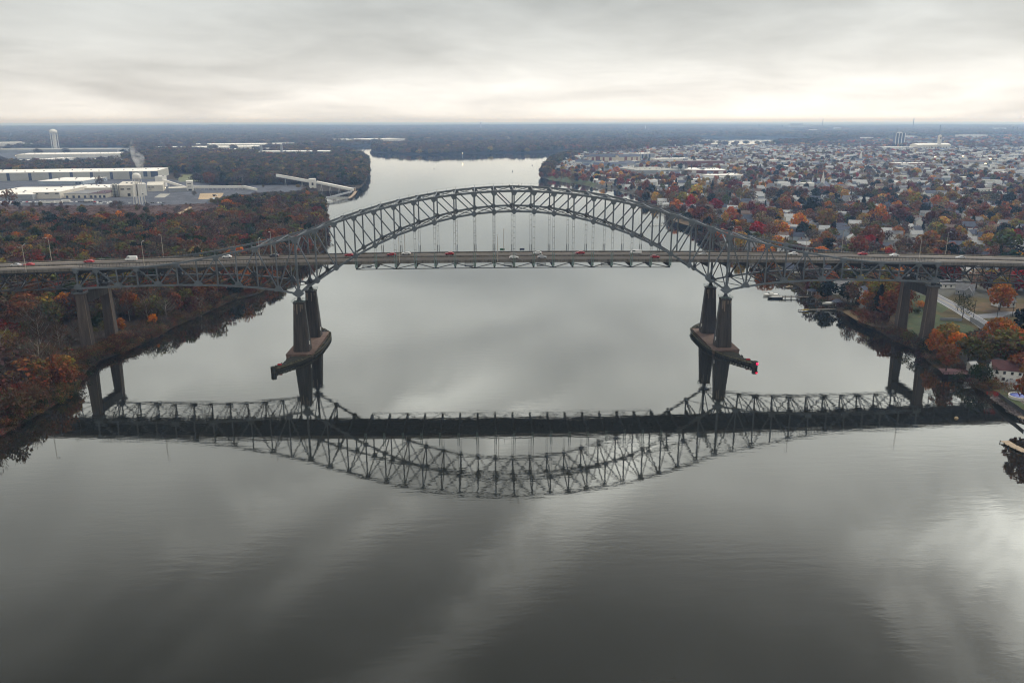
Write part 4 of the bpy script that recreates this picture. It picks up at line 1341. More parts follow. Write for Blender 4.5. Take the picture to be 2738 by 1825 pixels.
def gallery(label, pts, w=3.2, h=3.4, legs=0, m='white'):
    """Enclosed conveyor: points are (u, v of its underside on the ground below, height)."""
    q = []
    for u, v, z in pts:
        g = gz(u, v, LAND)
        q.append(Vector((g.x, g.y, LAND + z)))
    t = thing('conveyor_gallery', label, 'conveyor', (q[0].x, q[0].y, 0))
    inv = Matrix.Translation((-q[0].x, -q[0].y, 0))

    def pt(nm, mb, m):
        o = mb.build(nm, m, t)
        o.matrix_parent_inverse = inv
    for a, b in zip(q[:-1], q[1:]):
        pt('gallery_duct', MB().beam(a, b, w, h, (1, 0, 0) if abs((b - a).y) > abs((b - a).x) else (0, 1, 0)), m)
        d = (b - a)
        up_ = Vector((0, 0, h / 2 + .1))
        pt('gallery_roof', MB().beam(a + up_, b + up_, w + .5, .25, (1, 0, 0) if abs(d.y) > abs(d.x) else (0, 1, 0)), 'white_roof' if m == 'white' else m)
        for k in range(legs):
            c = a.lerp(b, (k + .5) / legs)
            if c.z > LAND + 3:
                pt('trestle', MB().beam((c.x - 1.4, c.y, 0), (c.x, c.y, c.z - h / 2), .4, .4).beam((c.x + 1.4, c.y, 0), (c.x, c.y, c.z - h / 2), .4, .4), 'pale_wall')
    return q


gallery('white conveyor gallery sloping down from the mill to the transfer tower', [(438, 507, 15), (500, 508, 3.2)], legs=2)
gallery('long level white conveyor gallery running right from the transfer tower', [(518, 508, 4.4), (654, 507, 4.4), (686, 510, 1.8)], legs=12)
gallery('white conveyor gallery climbing out of the woods left of the jetty tower', [(742, 496, 17), (831, 500, 9)], 4.0, 4.2, legs=2)
gallery('white conveyor gallery running down from the jetty tower to the river jetty', [(848, 503, 9.5), (944, 513, 3.4)], 3.4, 3.6, legs=4)
p = gz(310, 527, LAND)
t = thing('tank_rack', 'pair of pale round topped tanks in a dark frame beside the plum roof', 'tank', p)
for dx in (-2.2, 2.2):
    MB().lathe([(2.0, 0), (2.0, 17), (1.4, 19), (.2, 19.8)], 12, (dx, 0, 0)).build('tank', 'pale_wall', t, True)
for dx in (-4.4, 0, 4.4):
    for dy in (-2.6, 2.6):
        MB().beam((dx, dy, 0), (dx, dy, 18), .35, .35).build('frame_post', 'dark', t)
for z in (4, 8, 12, 16):
    MB().beam((-4.4, -2.6, z), (4.4, -2.6, z), .3, .3).build('frame_rail', 'dark', t)
p = gz(565, 541.5, LAND)
t = thing('arched_shed', 'arched storage shed with a bluish grey top beside the sand yard', 'shed', p)
prof = [(6 * math.cos(math.pi * k / 10), 5.5 * math.sin(math.pi * k / 10)) for k in range(11)]
MB().solid([(x, y, z) for y in (0, 14) for x, z in prof], [tuple(reversed(range(11))), tuple(range(11, 22))] + [(i, i + 1, i + 12, i + 11) for i in range(10)] + [(10, 0, 11, 21)]).build('shell', 'siding_blue', t)
MB().plate_y([(4.6 * math.cos(math.pi * k / 10), 4.2 * math.sin(math.pi * k / 10)) for k in range(11)], -.2, .1).build('end_wall', 'gravel', t)
KEEP.append((p.x, p.y + 7, 14))
p = gz(770, 421, LAND)
t = thing('dome_store', 'white half round dome in the woods below the riverside sheds', 'dome', p)
MB().lathe([(14, 0), (13, 5), (9.5, 10), (5, 13), (.3, 14)], 16).build('dome_shell', 'white', t, True)
for k, (u, h_) in enumerate(((700, 34), (754, 36))):
    p = gz(u, 418, LAND)
    t = thing('plant_tower', ('dark framed plant tower left of the white dome', 'slim plant tower topped by a lamp beside the white dome')[k], 'tower', p)
    MB().box((0, 0, h_ / 2), (6, 6, h_)).build('tower_frame', 'siding_grey', t)
    MB().box((0, 0, h_ + 1.2), (3, 3, 2.4)).build('head', 'white', t)

# ------------------------------------------------------------------ houses
LANDMARKS = [('the grey church', 2196, 505), ('the red brick school', 2433, 446), ('the brick works', 1885, 462), ('the striped depot', 1760, 460), ('the clock tower', 2510, 396), ('the right arch shoulder', 1948, 640),
             ('the golden tree', 2075, 620), ('the big rust tree', 2324, 650), ('the right shore pier', 2440, 800), ('the two boats', 2065, 792), ('the thin town steeple', 2300, 434), ('the tower block', 2405, 386),
             ('the tan brick house', 2666, 618), ('the bright red maple', 1820, 560), ('the floodlit field', 2580, 425), ('the apartment blocks', 1640, 434)]
LM_LEFT = [('the left shore pier', 230, 900), ('the white water tower', 374, 546), ('the arched shed', 565, 541), ('the left river pier', 800, 700), ('the white trunked sycamore', 111, 1010), ('the bright orange tree', 322, 600),
           ('the jetty tower', 838, 502), ('the brown field', 250, 565), ('the left approach span', 100, 740), ('the left bank waterline', 400, 900)]


def where(u, v, marks=LANDMARKS):
    best = min(marks, key=lambda m: ((m[1] - u)) ** 2 + ((m[2] - v) * 2.2) ** 2)
    du, dv = u - best[1], (v - best[2]) * 2.2
    if abs(du) > abs(dv):
        w_ = 'left of' if du < 0 else 'right of'
    else:
        w_ = 'beyond' if dv < 0 else 'this side of'
    n = ('just ' if math.hypot(du, dv) < 60 else ('well ' if math.hypot(du, dv) > 170 and w_ not in ('this side of',) else ''))
    return n + w_ + ' ' + best[0]


SHAPES = {'cape': (10, 7.6, 3.2, 3.4), 'colonial': (11.5, 8.2, 5.7, 2.9), 'ranch': (15, 7.8, 2.9, 2.2), 'gable_front': (9.5, 7.2, 5.4, 3.2), 'cottage': (8, 6.6, 2.9, 2.7)}
HM = {}


def gable_mesh(w, d, h, g, wall):
    x, y = w / 2, d / 2
    return MB().solid([(-x, -y, -1), (x, -y, -1), (x, y, -1), (-x, y, -1), (-x, -y, h), (x, -y, h), (x, y, h), (-x, y, h), (-x, 0, h + g), (x, 0, h + g)],
                      [(0, 1, 5, 4), (1, 2, 6, 9, 5), (2, 3, 7, 6), (3, 0, 4, 8, 7), (3, 2, 1, 0)])


def roof_mb(w, d, h, g, mb=None, ov=.45, th=.22):
    mb = mb or MB()
    x = w / 2 + ov
    y = d / 2 + ov
    zl = h - g / (d / 2) * ov
    for s in (-1, 1):
        vs = [(-x, s * y, zl + .02), (x, s * y, zl + .02), (x, 0, h + g + .02), (-x, 0, h + g + .02), (-x, s * y, zl + th), (x, s * y, zl + th), (x, 0, h + g + th), (-x, 0, h + g + th)]
        fs = [(0, 3, 2, 1), (4, 5, 6, 7), (0, 1, 5, 4), (1, 2, 6, 5), (2, 3, 7, 6), (3, 0, 4, 7)]
        mb.solid(vs, fs if s < 0 else [tuple(reversed(f)) for f in fs])
    return mb


def hmesh(key, fn):
    if key not in HM:
        HM[key] = fn()
    return HM[key]


ROOFW = {'slate': 'navy', 'shingle_grey': 'grey', 'shingle_brown': 'brown', 'shingle_red': 'maroon', 'shingle_pale': 'pale grey'}
WALLW = {'siding_white': 'white', 'siding_cream': 'cream', 'siding_grey': 'grey', 'siding_blue': 'bluish', 'brick': 'brick', 'tan_brick': 'tan'}
SHAPEW = {'cape': 'gabled house', 'colonial': 'two storey house', 'ranch': 'long low house', 'gable_front': 'narrow house', 'cottage': 'small cottage'}


def house(loc, rz, shape, wall, roof, label, group=None, detail=1, wing=False, chimney=True):
    w, d, h, g = SHAPES[shape]
    t = thing('house', label, 'house', loc, rz, group)
    put('wall', hmesh(('w', shape, wall), lambda: gable_mesh(w, d, h, g, wall).mesh('house_wall', wall)), t)
    put('roof', hmesh(('r', shape, roof), lambda: roof_mb(w, d, h, g).mesh('house_roof', roof)), t)
    if wing:
        def wf(m, rf):
            mb = gable_mesh(d * .95, w * .42, h * .85, g * .8, m) if not rf else roof_mb(d * .95, w * .42, h * .85, g * .8)
            me = mb.mesh('house_wing', m)
            me.transform(Matrix.Translation((w * .22, -d * .42, 0)) @ Matrix.Rotation(math.pi / 2, 4, 'Z'))
            return me
        put('wing_wall', hmesh(('ww', shape, wall), lambda: wf(wall, False)), t)
        put('wing_roof', hmesh(('wr', shape, roof), lambda: wf(roof, True)), t)
    if chimney:
        put('chimney', hmesh(('c', shape), lambda: MB().box((w * .3, d * .1, h + g * .75 + .6), (.9, .8, 2.2)).mesh('chimney', 'brick')), t)
    if detail:
        fr = hmesh('wf', lambda: MB().box((0, 0, 0), (1.35, .12, 1.6)).mesh('window_frame', 'white'))
        pn = hmesh('wp', lambda: MB().box((0, -.05, 0), (1.0, .1, 1.25)).mesh('window_pane', 'glass'))
        floors = 2 if h > 4.5 else 1
        n = 4 if w > 10 else 3
        for fl in range(floors):
            for k in range(n):
                if fl == 0 and k == n // 2:
                    continue
                if wing and k >= n - 2:
                    continue
                for s in (-1,):
                    f = put('window', fr, t, (w * ((k + .5) / n - .5), s * (d / 2 + .03), 1.7 + fl * 2.7))
                    put('pane', pn, f)
        for s in (-1, 1):
            f = put('window', fr, t, (s * (w / 2 + .03), 0, h - .2 if floors == 1 else h - .9), s * math.pi / 2)
            put('pane', pn, f)
        put('door', hmesh('dr', lambda: MB().box((0, 0, 1.05), (1.1, .14, 2.2)).mesh('door', 'dark')), t, (w * ((n // 2 + .5) / n - .5), -d / 2 - .03, 0))
    KEEP.append((loc[0], loc[1], w * .62 + 1.5))
    return t


def hp(u, v):
    p = gz(u, v, LAND)
    return (p.x, p.y, LAND)


NAMED = [  # u, v, heading, shape, wall, roof, wing, label
    (2316, 800, 20, 'colonial', 'siding_white', 'slate', True, 'white two storey house with dark blue roof on the shore left of the pier'),
    (2249, 784, 15, 'colonial', 'siding_white', 'shingle_grey', False, 'white house half hidden between two dark evergreens by the dock'),
    (2286, 772, -10, 'cape', 'siding_cream', 'shingle_grey', False, 'beige gabled house behind the shore evergreens'),
    (2539, 768, 4, 'ranch', 'siding_white', 'shingle_grey', False, 'long white house under the first panels of the right approach span'),
    (2579, 786, -35, 'cape', 'siding_grey', 'shingle_grey', True, 'grey bungalow with a porch beside the gnarled dark tree'),
    (2682, 818, 8, 'cape', 'siding_white', 'shingle_grey', False, 'white house hidden behind the tall orange maple'),
    (2588, 615, -20, 'colonial', 'siding_white', 'slate', False, 'white two storey house with blue roof and rooftop cupola'),
    (2597, 632, 24, 'cape', 'siding_white', 'slate', True, 'white bungalow with dark blue roof and wide front gable'),
    (2667, 622, 6, 'colonial', 'tan_brick', 'shingle_brown', False, 'tan brick two storey house with a brown roof'),
    (2643, 622, 6, 'cottage', 'siding_cream', 'shingle_brown', False, 'low tan garage wing left of the tan brick house'),
    (2707, 628, 30, 'cape', 'siding_white', 'slate', False, 'white house with parked dark cars right of the tan brick house'),
    (2736, 622, 10, 'colonial', 'siding_white', 'slate', False, 'white house with blue roof cut by the right edge'),
    (2712, 668, 62, 'colonial', 'siding_white', 'shingle_pale', True, 'big white gabled house with a pale roof beside the red bush'),
    (2574, 664, -15, 'cottage', 'siding_white', 'slate', False, 'small white house among dark trees above the approach deck'),
    (2591, 656, 40, 'cottage', 'siding_white', 'shingle_brown', False, 'white cottage with a pale gable end above the approach deck'),
    (2447, 622, 25, 'cape', 'siding_white', 'slate', False, 'white house with blue roof left of the tall lamp on the right approach'),
    (2477, 642, -28, 'ranch', 'siding_grey', 'slate', False, 'long blue roofed house right of the tall lamp on the right approach'),
    (2730, 688, 3, 'ranch', 'siding_white', 'slate', False, 'white house with bright blue roof touching the deck at the right edge'),
    (2622, 678, -12, 'cottage', 'siding_grey', 'shingle_brown', False, 'brown house with a white gable edge beside the yellow tree'),
    (2232, 648, -25, 'cape', 'siding_white', 'slate', False, 'white gabled house with navy roof behind the side span'),
    (2293, 666, 35, 'cape', 'siding_grey', 'shingle_grey', False, 'grey house left of the big rust tree beyond the railing'),
    (2417, 658, -38, 'ranch', 'siding_grey', 'shingle_grey', False, 'low grey house right of the big rust tree beyond the railing'),
    (2420, 612, 12, 'ranch', 'siding_white', 'shingle_pale', True, 'sprawling white house with pale roof beside the orange tree'),
    (1824, 562, 28, 'colonial', 'siding_white', 'shingle_grey', True, 'dark gabled house with white trim beside the bright red maple'),
    (1786, 552, 8, 'ranch', 'siding_white', 'shingle_pale', False, 'long white house at the water left of the bright red maple'),
    (1770, 548, -12, 'colonial', 'siding_white', 'shingle_pale', False, 'white waterside house seen above the falling top chord'),
    (2121, 728, -20, 'cape', 'siding_white', 'slate', False, 'white house seen through the truss left of its lookalike'),
    (2174, 722, -14, 'cape', 'siding_white', 'slate', True, 'white house with navy roof seen through the truss above the dock'),
    (2482, 736, 18, 'cape', 'siding_grey', 'shingle_grey', False, 'grey roofed house seen through the end panels of the truss'),
    (2547, 740, -22, 'cape', 'siding_cream', 'shingle_pale', False, 'cream house seen through the approach truss'),
    (2585, 735, 30, 'cape', 'siding_white', 'shingle_pale', False, 'bright white gable seen through the approach truss'),
    (2690, 738, 5, 'cottage', 'siding_white', 'shingle_pale', False, 'white cottage seen through the truss above the orange maple'),
    (1678, 504, 10, 'cape', 'siding_white', 'shingle_pale', False, 'white boathouse cottage at the water beyond the arch crown'),
    (1606, 492, -10, 'cottage', 'siding_white', 'shingle_pale', False, 'small white cottage among the trees of the river point'),
]
for u, v, hd, sh, wl, rf, wg, lb in NAMED:
    house(hp(u, v), math.radians(hd), sh, wl, rf, lb, None, 1, wg)
# the white house at the lower right, close to the water
p = gz(2686, 1016, LAND)
house((p.x, p.y, LAND), math.radians(-22), 'colonial', 'siding_white', 'shingle_red', 'white two storey waterside house with dull red roof at the lower right', None, 1, False, False)
t = thing('garden_shed', 'low white shed with dark roof below the red roofed waterside house', 'shed', hp(2719, 1038), math.radians(-18))
put('wall', gable_mesh(7, 3.6, 2.3, 1.3, 'siding_white').mesh('shed_wall', 'siding_white'), t)
roof_mb(7, 3.6, 2.3, 1.3).build('roof', 'shingle_grey', t)
MB().box((1.2, -1.84, 1.0), (1.0, .1, 1.9)).build('door', 'dark', t)
KEEP.append((p.x + 8, p.y - 6, 7))
t = thing('garden_shed', 'tiny pale grey shed behind the red brown deck', 'shed', hp(2597, 984), 0.1)
put('wall', gable_mesh(3, 2.6, 2.3, .8, 'siding_grey').mesh('shed_wall', 'pale_wall'), t)
roof_mb(3, 2.6, 2.3, .8).build('roof', 'shingle_pale', t)
# bay window of the lower right house, and its pool
t = thing('swimming_pool', 'round above ground pool under a blue cover in the lower right garden', 'pool', hp(2725, 1064))
MB().lathe([(3.9, -.5), (3.9, 1.25), (3.6, 1.25), (3.6, .9)], 28).build('pool_wall', 'white', t)
MB().lathe([(3.58, .95), (2.5, 1.25), (.1, 1.32)], 28).build('pool_cover', 'blue_cover', t, True)
KEEP.append((*hp(2725, 1064)[:2], 9))

# the rest of the town: houses along slightly bent streets
cand = []
ang = math.radians(-17)
ca, sa = math.cos(ang), math.sin(ang)
gx, gy_ = np.meshgrid(np.arange(-400, 3400, 21.0), np.arange(-100, 3200, 29.0))
row = (np.arange(gx.shape[0]) % 2)[:, None]
gx = gx + NR.uniform(-5, 5, gx.shape) + np.where(np.floor(gx / 130) % 1 > .9, 8, 0)
gy_ = gy_ + np.where(row == 1, -4.5, 4.5) + NR.uniform(-3, 3, gx.shape)
X = (gx * ca - gy_ * sa).ravel()
Y = (gx * sa + gy_ * ca).ravel()
sd = shore_dist(X, Y)
U, V, DEP = project(X, Y, np.full(X.shape, LAND))
ok = inside(TOWN, X, Y) & (sd > 16) & (DEP > 200) & (U > -50) & (U < 2800) & ~inside(NEARLAWN, X, Y) & (V < 745) & ~inside(PARK, X, Y)
ok &= ~((np.abs(Y) < 24) & (X > 190)) & (NR.random(X.shape) < np.where(DEP > 1200, .62, .85))
HX, HY, HU, HV, HD = (a[ok] for a in (X, Y, U, V, DEP))
keep = np.array(KEEP)
dmin = np.full(HX.shape, 1e9)
for kx, ky, kr in KEEP:
    dmin = np.minimum(dmin, np.hypot(HX - kx, HY - ky) - kr)
rd = np.array([(gz(u, v, LAND).x, gz(u, v, LAND).y) for u, v in ROAD1])
dr = seg_dist([tuple(q) for q in rd], HX, HY, False)
ok = (dmin > 6) & (dr > 12)
HX, HY, HU, HV, HD = (a[ok] for a in (HX, HY, HU, HV, HD))
order = np.argsort(HD)
N_IND = 255
walls = ['siding_white'] * 12 + ['siding_cream'] * 3 + ['siding_grey'] * 2 + ['siding_blue'] * 2 + ['brick'] + ['tan_brick']
roofs = ['slate'] * 7 + ['shingle_grey'] * 6 + ['shingle_brown'] * 3 + ['shingle_pale'] * 7 + ['shingle_red']
shapes = ['cape'] * 5 + ['colonial'] * 4 + ['ranch'] * 4 + ['gable_front'] * 2 + ['cottage'] * 3
far_pts = []
labelled = []
STREETS = []
for k in range(-2, 60):
    yy = -100 + 29 * (2 * k) + 14.5
    gxx = np.arange(-400, 3400, 12.0)
    sx, sy = gxx * ca - yy * sa, gxx * sa + yy * ca
    m_ = inside(TOWN, sx, sy) & (shore_dist(sx, sy) > 14) & (np.hypot(sx, sy - CAM_POS.y) < 2500) & ~inside(NEARLAWN, sx, sy) & ~inside(PARK, sx, sy)
    for kx, ky, kr in KEEP:
        m_ &= np.hypot(sx - kx, sy - ky) > kr + 3
    run = []
    for q, good in list(zip(zip(sx, sy), m_)) + [((0, 0), False)]:
        if good:
            run.append(q)
        else:
            if len(run) > 6:
                STREETS.append(run)
            run = []
for run in STREETS:
    strip('street', [run[0], run[len(run) // 2], run[-1]], 7.0, 'lot', 0.04, 0.0, False)
HOUSES = [(x, y) for x, y in zip(HX, HY)]
for n_, i in enumerate(order):
    sh, wl, rf = R.choice(shapes), R.choice(walls), R.choice(roofs)
    rz = ang + R.choice((0, 0, math.pi / 2, math.pi)) + R.uniform(-.12, .12) + math.pi * 0
    if n_ < N_IND:
        lb = '%s %s with %s roof %s' % (WALLW[wl], SHAPEW[sh], ROOFW[rf], where(HU[i], HV[i]))
        o = house((HX[i], HY[i], LAND), rz, sh, wl, rf, lb, None, 1 if HD[i] < 720 else 0, R.random() < .25, R.random() < .6)
        labelled.append(o)
    else:
        far_pts.append((HX[i], HY[i], rz, R.random(), HD[i]))


def share_groups(objs, noun):
    """Lookalikes that end up with one and the same label share a group."""
    seen = {}
    for o in objs:
        seen.setdefault(o['label'], []).append(o)
    for lb, ob in seen.items():
        if len(ob) > 1:
            for o in ob:
                o['group'] = noun + ': ' + lb


share_groups(labelled, 'alike houses')


def instance_group(nm, members):
    c = bpy.data.collections.new(nm)
    for k, me in enumerate(members):
        o = bpy.data.objects.new('%s.%03d' % (nm, k), me)
        c.objects.link(o)
    return c


def scatter(name, label, cat, pts, rot, scl, idx, tint, coll):
    """One object that repeats the members of a collection over points."""
    n = len(pts)
    me = bpy.data.meshes.new(name)
    me.vertices.add(n)
    me.vertices.foreach_set('co', np.asarray(pts, np.float32).ravel())
    for nm, typ, key, arr in (('rot', 'FLOAT_VECTOR', 'vector', rot), ('scl', 'FLOAT_VECTOR', 'vector', scl), ('idx', 'INT', 'value', idx), ('tint', 'FLOAT_COLOR', 'color', tint)):
        at = me.attributes.new(nm, typ, 'POINT')
        at.data.foreach_set(key, np.asarray(arr, np.int32 if typ == 'INT' else np.float32).ravel())
    o = put(name, me)
    g = bpy.data.node_groups.new(name + '_repeat', 'GeometryNodeTree')
    g.interface.new_socket('Geometry', in_out='INPUT', socket_type='NodeSocketGeometry')
    g.interface.new_socket('Geometry', in_out='OUTPUT', socket_type='NodeSocketGeometry')
    gi, go = g.nodes.new('NodeGroupInput'), g.nodes.new('NodeGroupOutput')
    ci = g.nodes.new('GeometryNodeCollectionInfo')
    ci.inputs['Collection'].default_value = coll
    ci.inputs['Separate Children'].default_value = True
    ci.inputs['Reset Children'].default_value = True
    io = g.nodes.new('GeometryNodeInstanceOnPoints')
    io.inputs['Pick Instance'].default_value = True
    g.links.new(gi.outputs[0], io.inputs['Points'])
    g.links.new(ci.outputs[0], io.inputs['Instance'])
    for nm, typ, sk in (('idx', 'INT', 'Instance Index'), ('scl', 'FLOAT_VECTOR', 'Scale'), ('rot', 'FLOAT_VECTOR', 'Rotation')):
        na = g.nodes.new('GeometryNodeInputNamedAttribute')
        na.data_type = typ
        na.inputs['Name'].default_value = nm
        g.links.new(na.outputs[0], io.inputs[sk])
    g.links.new(io.outputs[0], go.inputs[0])
    md = o.modifiers.new('repeat', 'NODES')
    md.node_group = g
    return tag(o, label, cat, None, 'stuff')


def join_meshes(name, parts):
    """Several MB + material pairs to one mesh."""
    vs, fs, mi, ms = [], [], [], []
    for k, (mb, m) in enumerate(parts):
        b = len(vs)
        vs += mb.v
        fs += [tuple(i + b for i in f) for f in mb.f]
        mi += [k] * len(mb.f)
        ms.append(M[m])
    me = bpy.data.meshes.new(name)
    me.from_pydata(vs, [], fs)
    for m in ms:
        me.materials.append(m)
    me.polygons.foreach_set('material_index', mi)
    return me


forms = []
for sh in ('cape', 'colonial', 'ranch', 'cottage'):
    for wl, rf in (('siding_white', 'slate'), ('siding_white', 'shingle_pale'), ('siding_white', 'shingle_grey'), ('siding_cream', 'shingle_brown'), ('siding_blue', 'shingle_pale')):
        w, d, h, g = SHAPES[sh]
        forms.append(join_meshes('town_house', [(gable_mesh(w, d, h, g, wl), wl), (roof_mb(w, d, h, g), rf)]))
for rf in ('white_roof', 'gravel', 'grey_roof'):
    forms.append(join_meshes('flat_house', [(MB().box((0, 0, 2.4), (22, 13, 4.8)), 'siding_white'), (MB().box((0, 0, 5.0), (22.4, 13.4, .4)), rf)]))
hc = instance_group('town_house_form', forms)
# more roofs on the plain far beyond
Xf, Yf = [], []
for _ in range(2600):
    az, d = R.uniform(-.62, .66), 2700 * math.exp(R.random() ** .8 * 1.35)
    Xf.append(CAM_POS.x + d * math.sin(az))
    Yf.append(CAM_POS.y + d * math.cos(az))
Xf, Yf = np.array(Xf), np.array(Yf)
cl = fbm(Xf, Yf, 900, 21, 3)
Zf, sf = land_height(Xf, Yf)
ok = (cl > .22) & (sf > 60) & ~inside(TOWN, Xf, Yf) & ~inside(YARD2, Xf, Yf) & ~inside(LOT, Xf, Yf)
ok &= ~((Xf < 400) & (Yf < 3300))
pts = [(x, y, LAND) for x, y, *_ in far_pts] + [(x, y, z + 3) for x, y, z in zip(Xf[ok], Yf[ok], Zf[ok])]
rot = [(0, 0, r) for _, _, r, _, _ in far_pts] + [(0, 0, R.uniform(-.3, .3)) for _ in range(int(ok.sum()))]
scl = [((1, 1, 1) if k < .86 else (1.3, 1.5, 1.2)) for *_, k, _ in far_pts] + [(R.uniform(1, 2.4), R.uniform(1, 2.0), R.uniform(1.1, 1.6)) for _ in range(int(ok.sum()))]
idx = [int(k * 9973) % len(forms) for *_, k, _ in far_pts] + [R.choice((len(forms) - 3, len(forms) - 2, R.randrange(len(forms)))) for _ in range(int(ok.sum()))]
scatter('town_roofs', 'massed small houses and flat roofs of the town running back to the plain', 'town houses', pts, rot, scl, idx, np.ones((len(pts), 4)), hc)
print('houses', len(order), 'stuff', len(pts), 'ind depth', HD[order[min(N_IND, len(order) - 1)]])

# ------------------------------------------------------------------ trees


def leaf_cloud(centers, normals, size, jitter, rnd, flat=0.0, aspect=1.0, up_long=False):
    """Quads: one small leaf clump per centre."""
    n = len(centers)
    c = np.asarray(centers)
    nm = np.asarray(normals) + rnd.normal(0, .55, (n, 3))
    nm /= np.linalg.norm(nm, axis=1)[:, None] + 1e-9
    ref = rnd.normal(0, 1, (n, 3))
    if up_long:
        ref = np.asarray(normals) * .8 + np.array([0, 0, .8]) + rnd.normal(0, .35, (n, 3))
        nm = rnd.normal(0, 1, (n, 3))
        a = ref / np.linalg.norm(ref, axis=1)[:, None]
        b = np.cross(nm, a)
        b /= np.linalg.norm(b, axis=1)[:, None] + 1e-9
    else:
        a = np.cross(nm, ref)
        a /= np.linalg.norm(a, axis=1)[:, None] + 1e-9
        b = np.cross(nm, a)
    s = size * (1 + jitter * rnd.uniform(-1, 1, n))[:, None]
    a, b = a * s * aspect, b * s
    v = np.stack([c - a - b * .7, c + a * .8 - b, c + a + b * .8, c - a * .7 + b], 1).reshape(-1, 3)
    return v


def crown_points(rnd, h, kind, n):
    """Leaf clump centres and outward directions for a crown shape; h is the whole tree's height."""
    P_, N_ = [], []
    if kind == 'conifer':
        for _ in range(n):
            t = rnd.random() ** .7
            z = h * (.97 - .85 * t)
            ring = .75 + .25 * math.sin(t * 26)
            r = h * .26 * t * ring * (.55 + .5 * rnd.random())
            a = rnd.random() * 2 * math.pi
            P_.append((r * math.cos(a), r * math.sin(a), z))
            N_.append((math.cos(a), math.sin(a), .35))
        return np.array(P_), np.array(N_)
    if kind == 'dome':
        lobes = [((0, 0, h * .45), h * .5)] + [((h * .3 * math.cos(a), h * .3 * math.sin(a), h * (.35 + .15 * rnd.random())), h * .3) for a in rnd.random(7) * 6.28]
    elif kind == 'upright':
        lobes = [((h * .1 * rnd.normal(), h * .1 * rnd.normal(), h * z), h * (.2 - .1 * abs(z - .5))) for z in np.linspace(.25, .9, 9)]
    elif kind == 'shrub':
        lobes = [((h * .55 * rnd.normal(), h * .55 * rnd.normal(), h * (.3 + .3 * rnd.random())), h * .36) for _ in range(6)]
    else:
        k = 15 if kind == 'broad' else 12
        lobes = []
        for j in range(k):
            a = j * 2.399 + rnd.normal() * .4
            zz = (j + .5) / k
            rr = math.sqrt(max(0, 1 - (2 * zz - .95) ** 2)) * (.75 + .35 * rnd.random())
            lobes.append(((h * .27 * rr * math.cos(a), h * .27 * rr * math.sin(a), h * (.27 + .61 * zz) + rnd.normal() * h * .02), h * (.125 + .06 * rnd.random())))
        lobes.append(((0, 0, h * .62), h * .2))
    w_ = np.array([r * r for _, r in lobes])
    w_ /= w_.sum()
    for j, ((cx, cy, cz), r) in enumerate(lobes):
        m_ = max(3, int(round(n * w_[j])))
        d = rnd.normal(0, 1, (m_, 3))
        d /= np.linalg.norm(d, axis=1)[:, None]
        rr = r * (.62 + .42 * rnd.random(m_) ** .6)
        P_.append(np.array([cx, cy, cz]) + d * rr[:, None] * np.array([1, 1, .82]))
        N_.append(d)
    P_, N_ = np.concatenate(P_), np.concatenate(N_)
    okk = P_[:, 2] > h * .06
    return P_[okk], N_[okk]


def crown_mesh(name, seed, kind, n, size, h=15.0, aspect=1.0, twig=False):
    rnd = np.random.default_rng(seed)
    p_, n_ = crown_points(rnd, h, 'broad' if kind in ('thin', 'twig') else kind, n)
    v = leaf_cloud(p_, n_, size, .45, rnd, aspect=aspect, up_long=twig)
    k = len(v) // 4
    me = bpy.data.meshes.new(name)
    me.from_pydata(v.tolist(), [], [(4 * i, 4 * i + 1, 4 * i + 2, 4 * i + 3) for i in range(k)])
    at = me.color_attributes.new('leaf', 'FLOAT_COLOR', 'POINT')
    br = rnd.uniform(.62, 1.4, k)
    hue = rnd.normal(0, .13, k)
    col = np.stack([br * (1 + hue * .6), br * (1 - hue), br * (1 - hue * .8), np.ones(k)], 1)
    # whole sprays differ too: some lobes greener or redder than others
    q = p_[:k]
    sp = np.sin(q[:, 0] * .9 + seed) * np.sin(q[:, 1] * .8 + seed * 2) * np.sin(q[:, 2] * .7)
    col[:, 0] *= 1 + .25 * sp
    col[:, 1] *= 1 - .12 * sp
    at.data.foreach_set('color', np.repeat(np.clip(col, .2, 2), 4, 0).astype(np.float32).ravel())
    me.materials.append(M['leaf'])
    return me


def limbs_mb(seed, h, bare):
    """Tapered trunk with forking limbs."""
    rnd = random.Random(seed)
    mb = MB()
    top = h * (.86 if bare else .6)
    lean = (rnd.uniform(-.05, .05) * h, rnd.uniform(-.05, .05) * h)
    r0 = h * .017

    def trunk_at(t):
        return Vector((lean[0] * t * t, lean[1] * t * t, top * t))
    mb.tube([(0, 0, -1)] + [trunk_at(t) for t in (.25, .5, .75, 1)], [r0 * 1.3, r0, r0 * .75, r0 * .5, r0 * .12], 6)
    n = 12 if bare else 7
    for k in range(n):
        t = .3 + .65 * k / n
        a = k * 2.4 + rnd.uniform(-.4, .4)
        L = h * (.34 - .18 * t) * rnd.uniform(.85, 1.2)
        p0 = trunk_at(t)
        p1 = p0 + Vector((math.cos(a) * L * .5, math.sin(a) * L * .5, L * .45))
        p2 = p0 + Vector((math.cos(a) * L * .95, math.sin(a) * L * .95, L * 1.0))
        rr = r0 * (.5 - .3 * t)
        mb.tube([p0, p1, p2], [rr, rr * .65, rr * .2], 4)
        if bare:
            for j in range(4):
                b = a + rnd.uniform(-1.1, 1.1)
                q0 = p0.lerp(p1, .5) if j == 0 else p1.lerp(p2, j * .28)
                l2 = L * rnd.uniform(.35, .6)
                q1 = q0 + Vector((math.cos(b) * l2 * .6, math.sin(b) * l2 * .6, l2 * .8))
                mb.tube([q0, q1], [rr * .42, rr * .1], 3)
    return mb


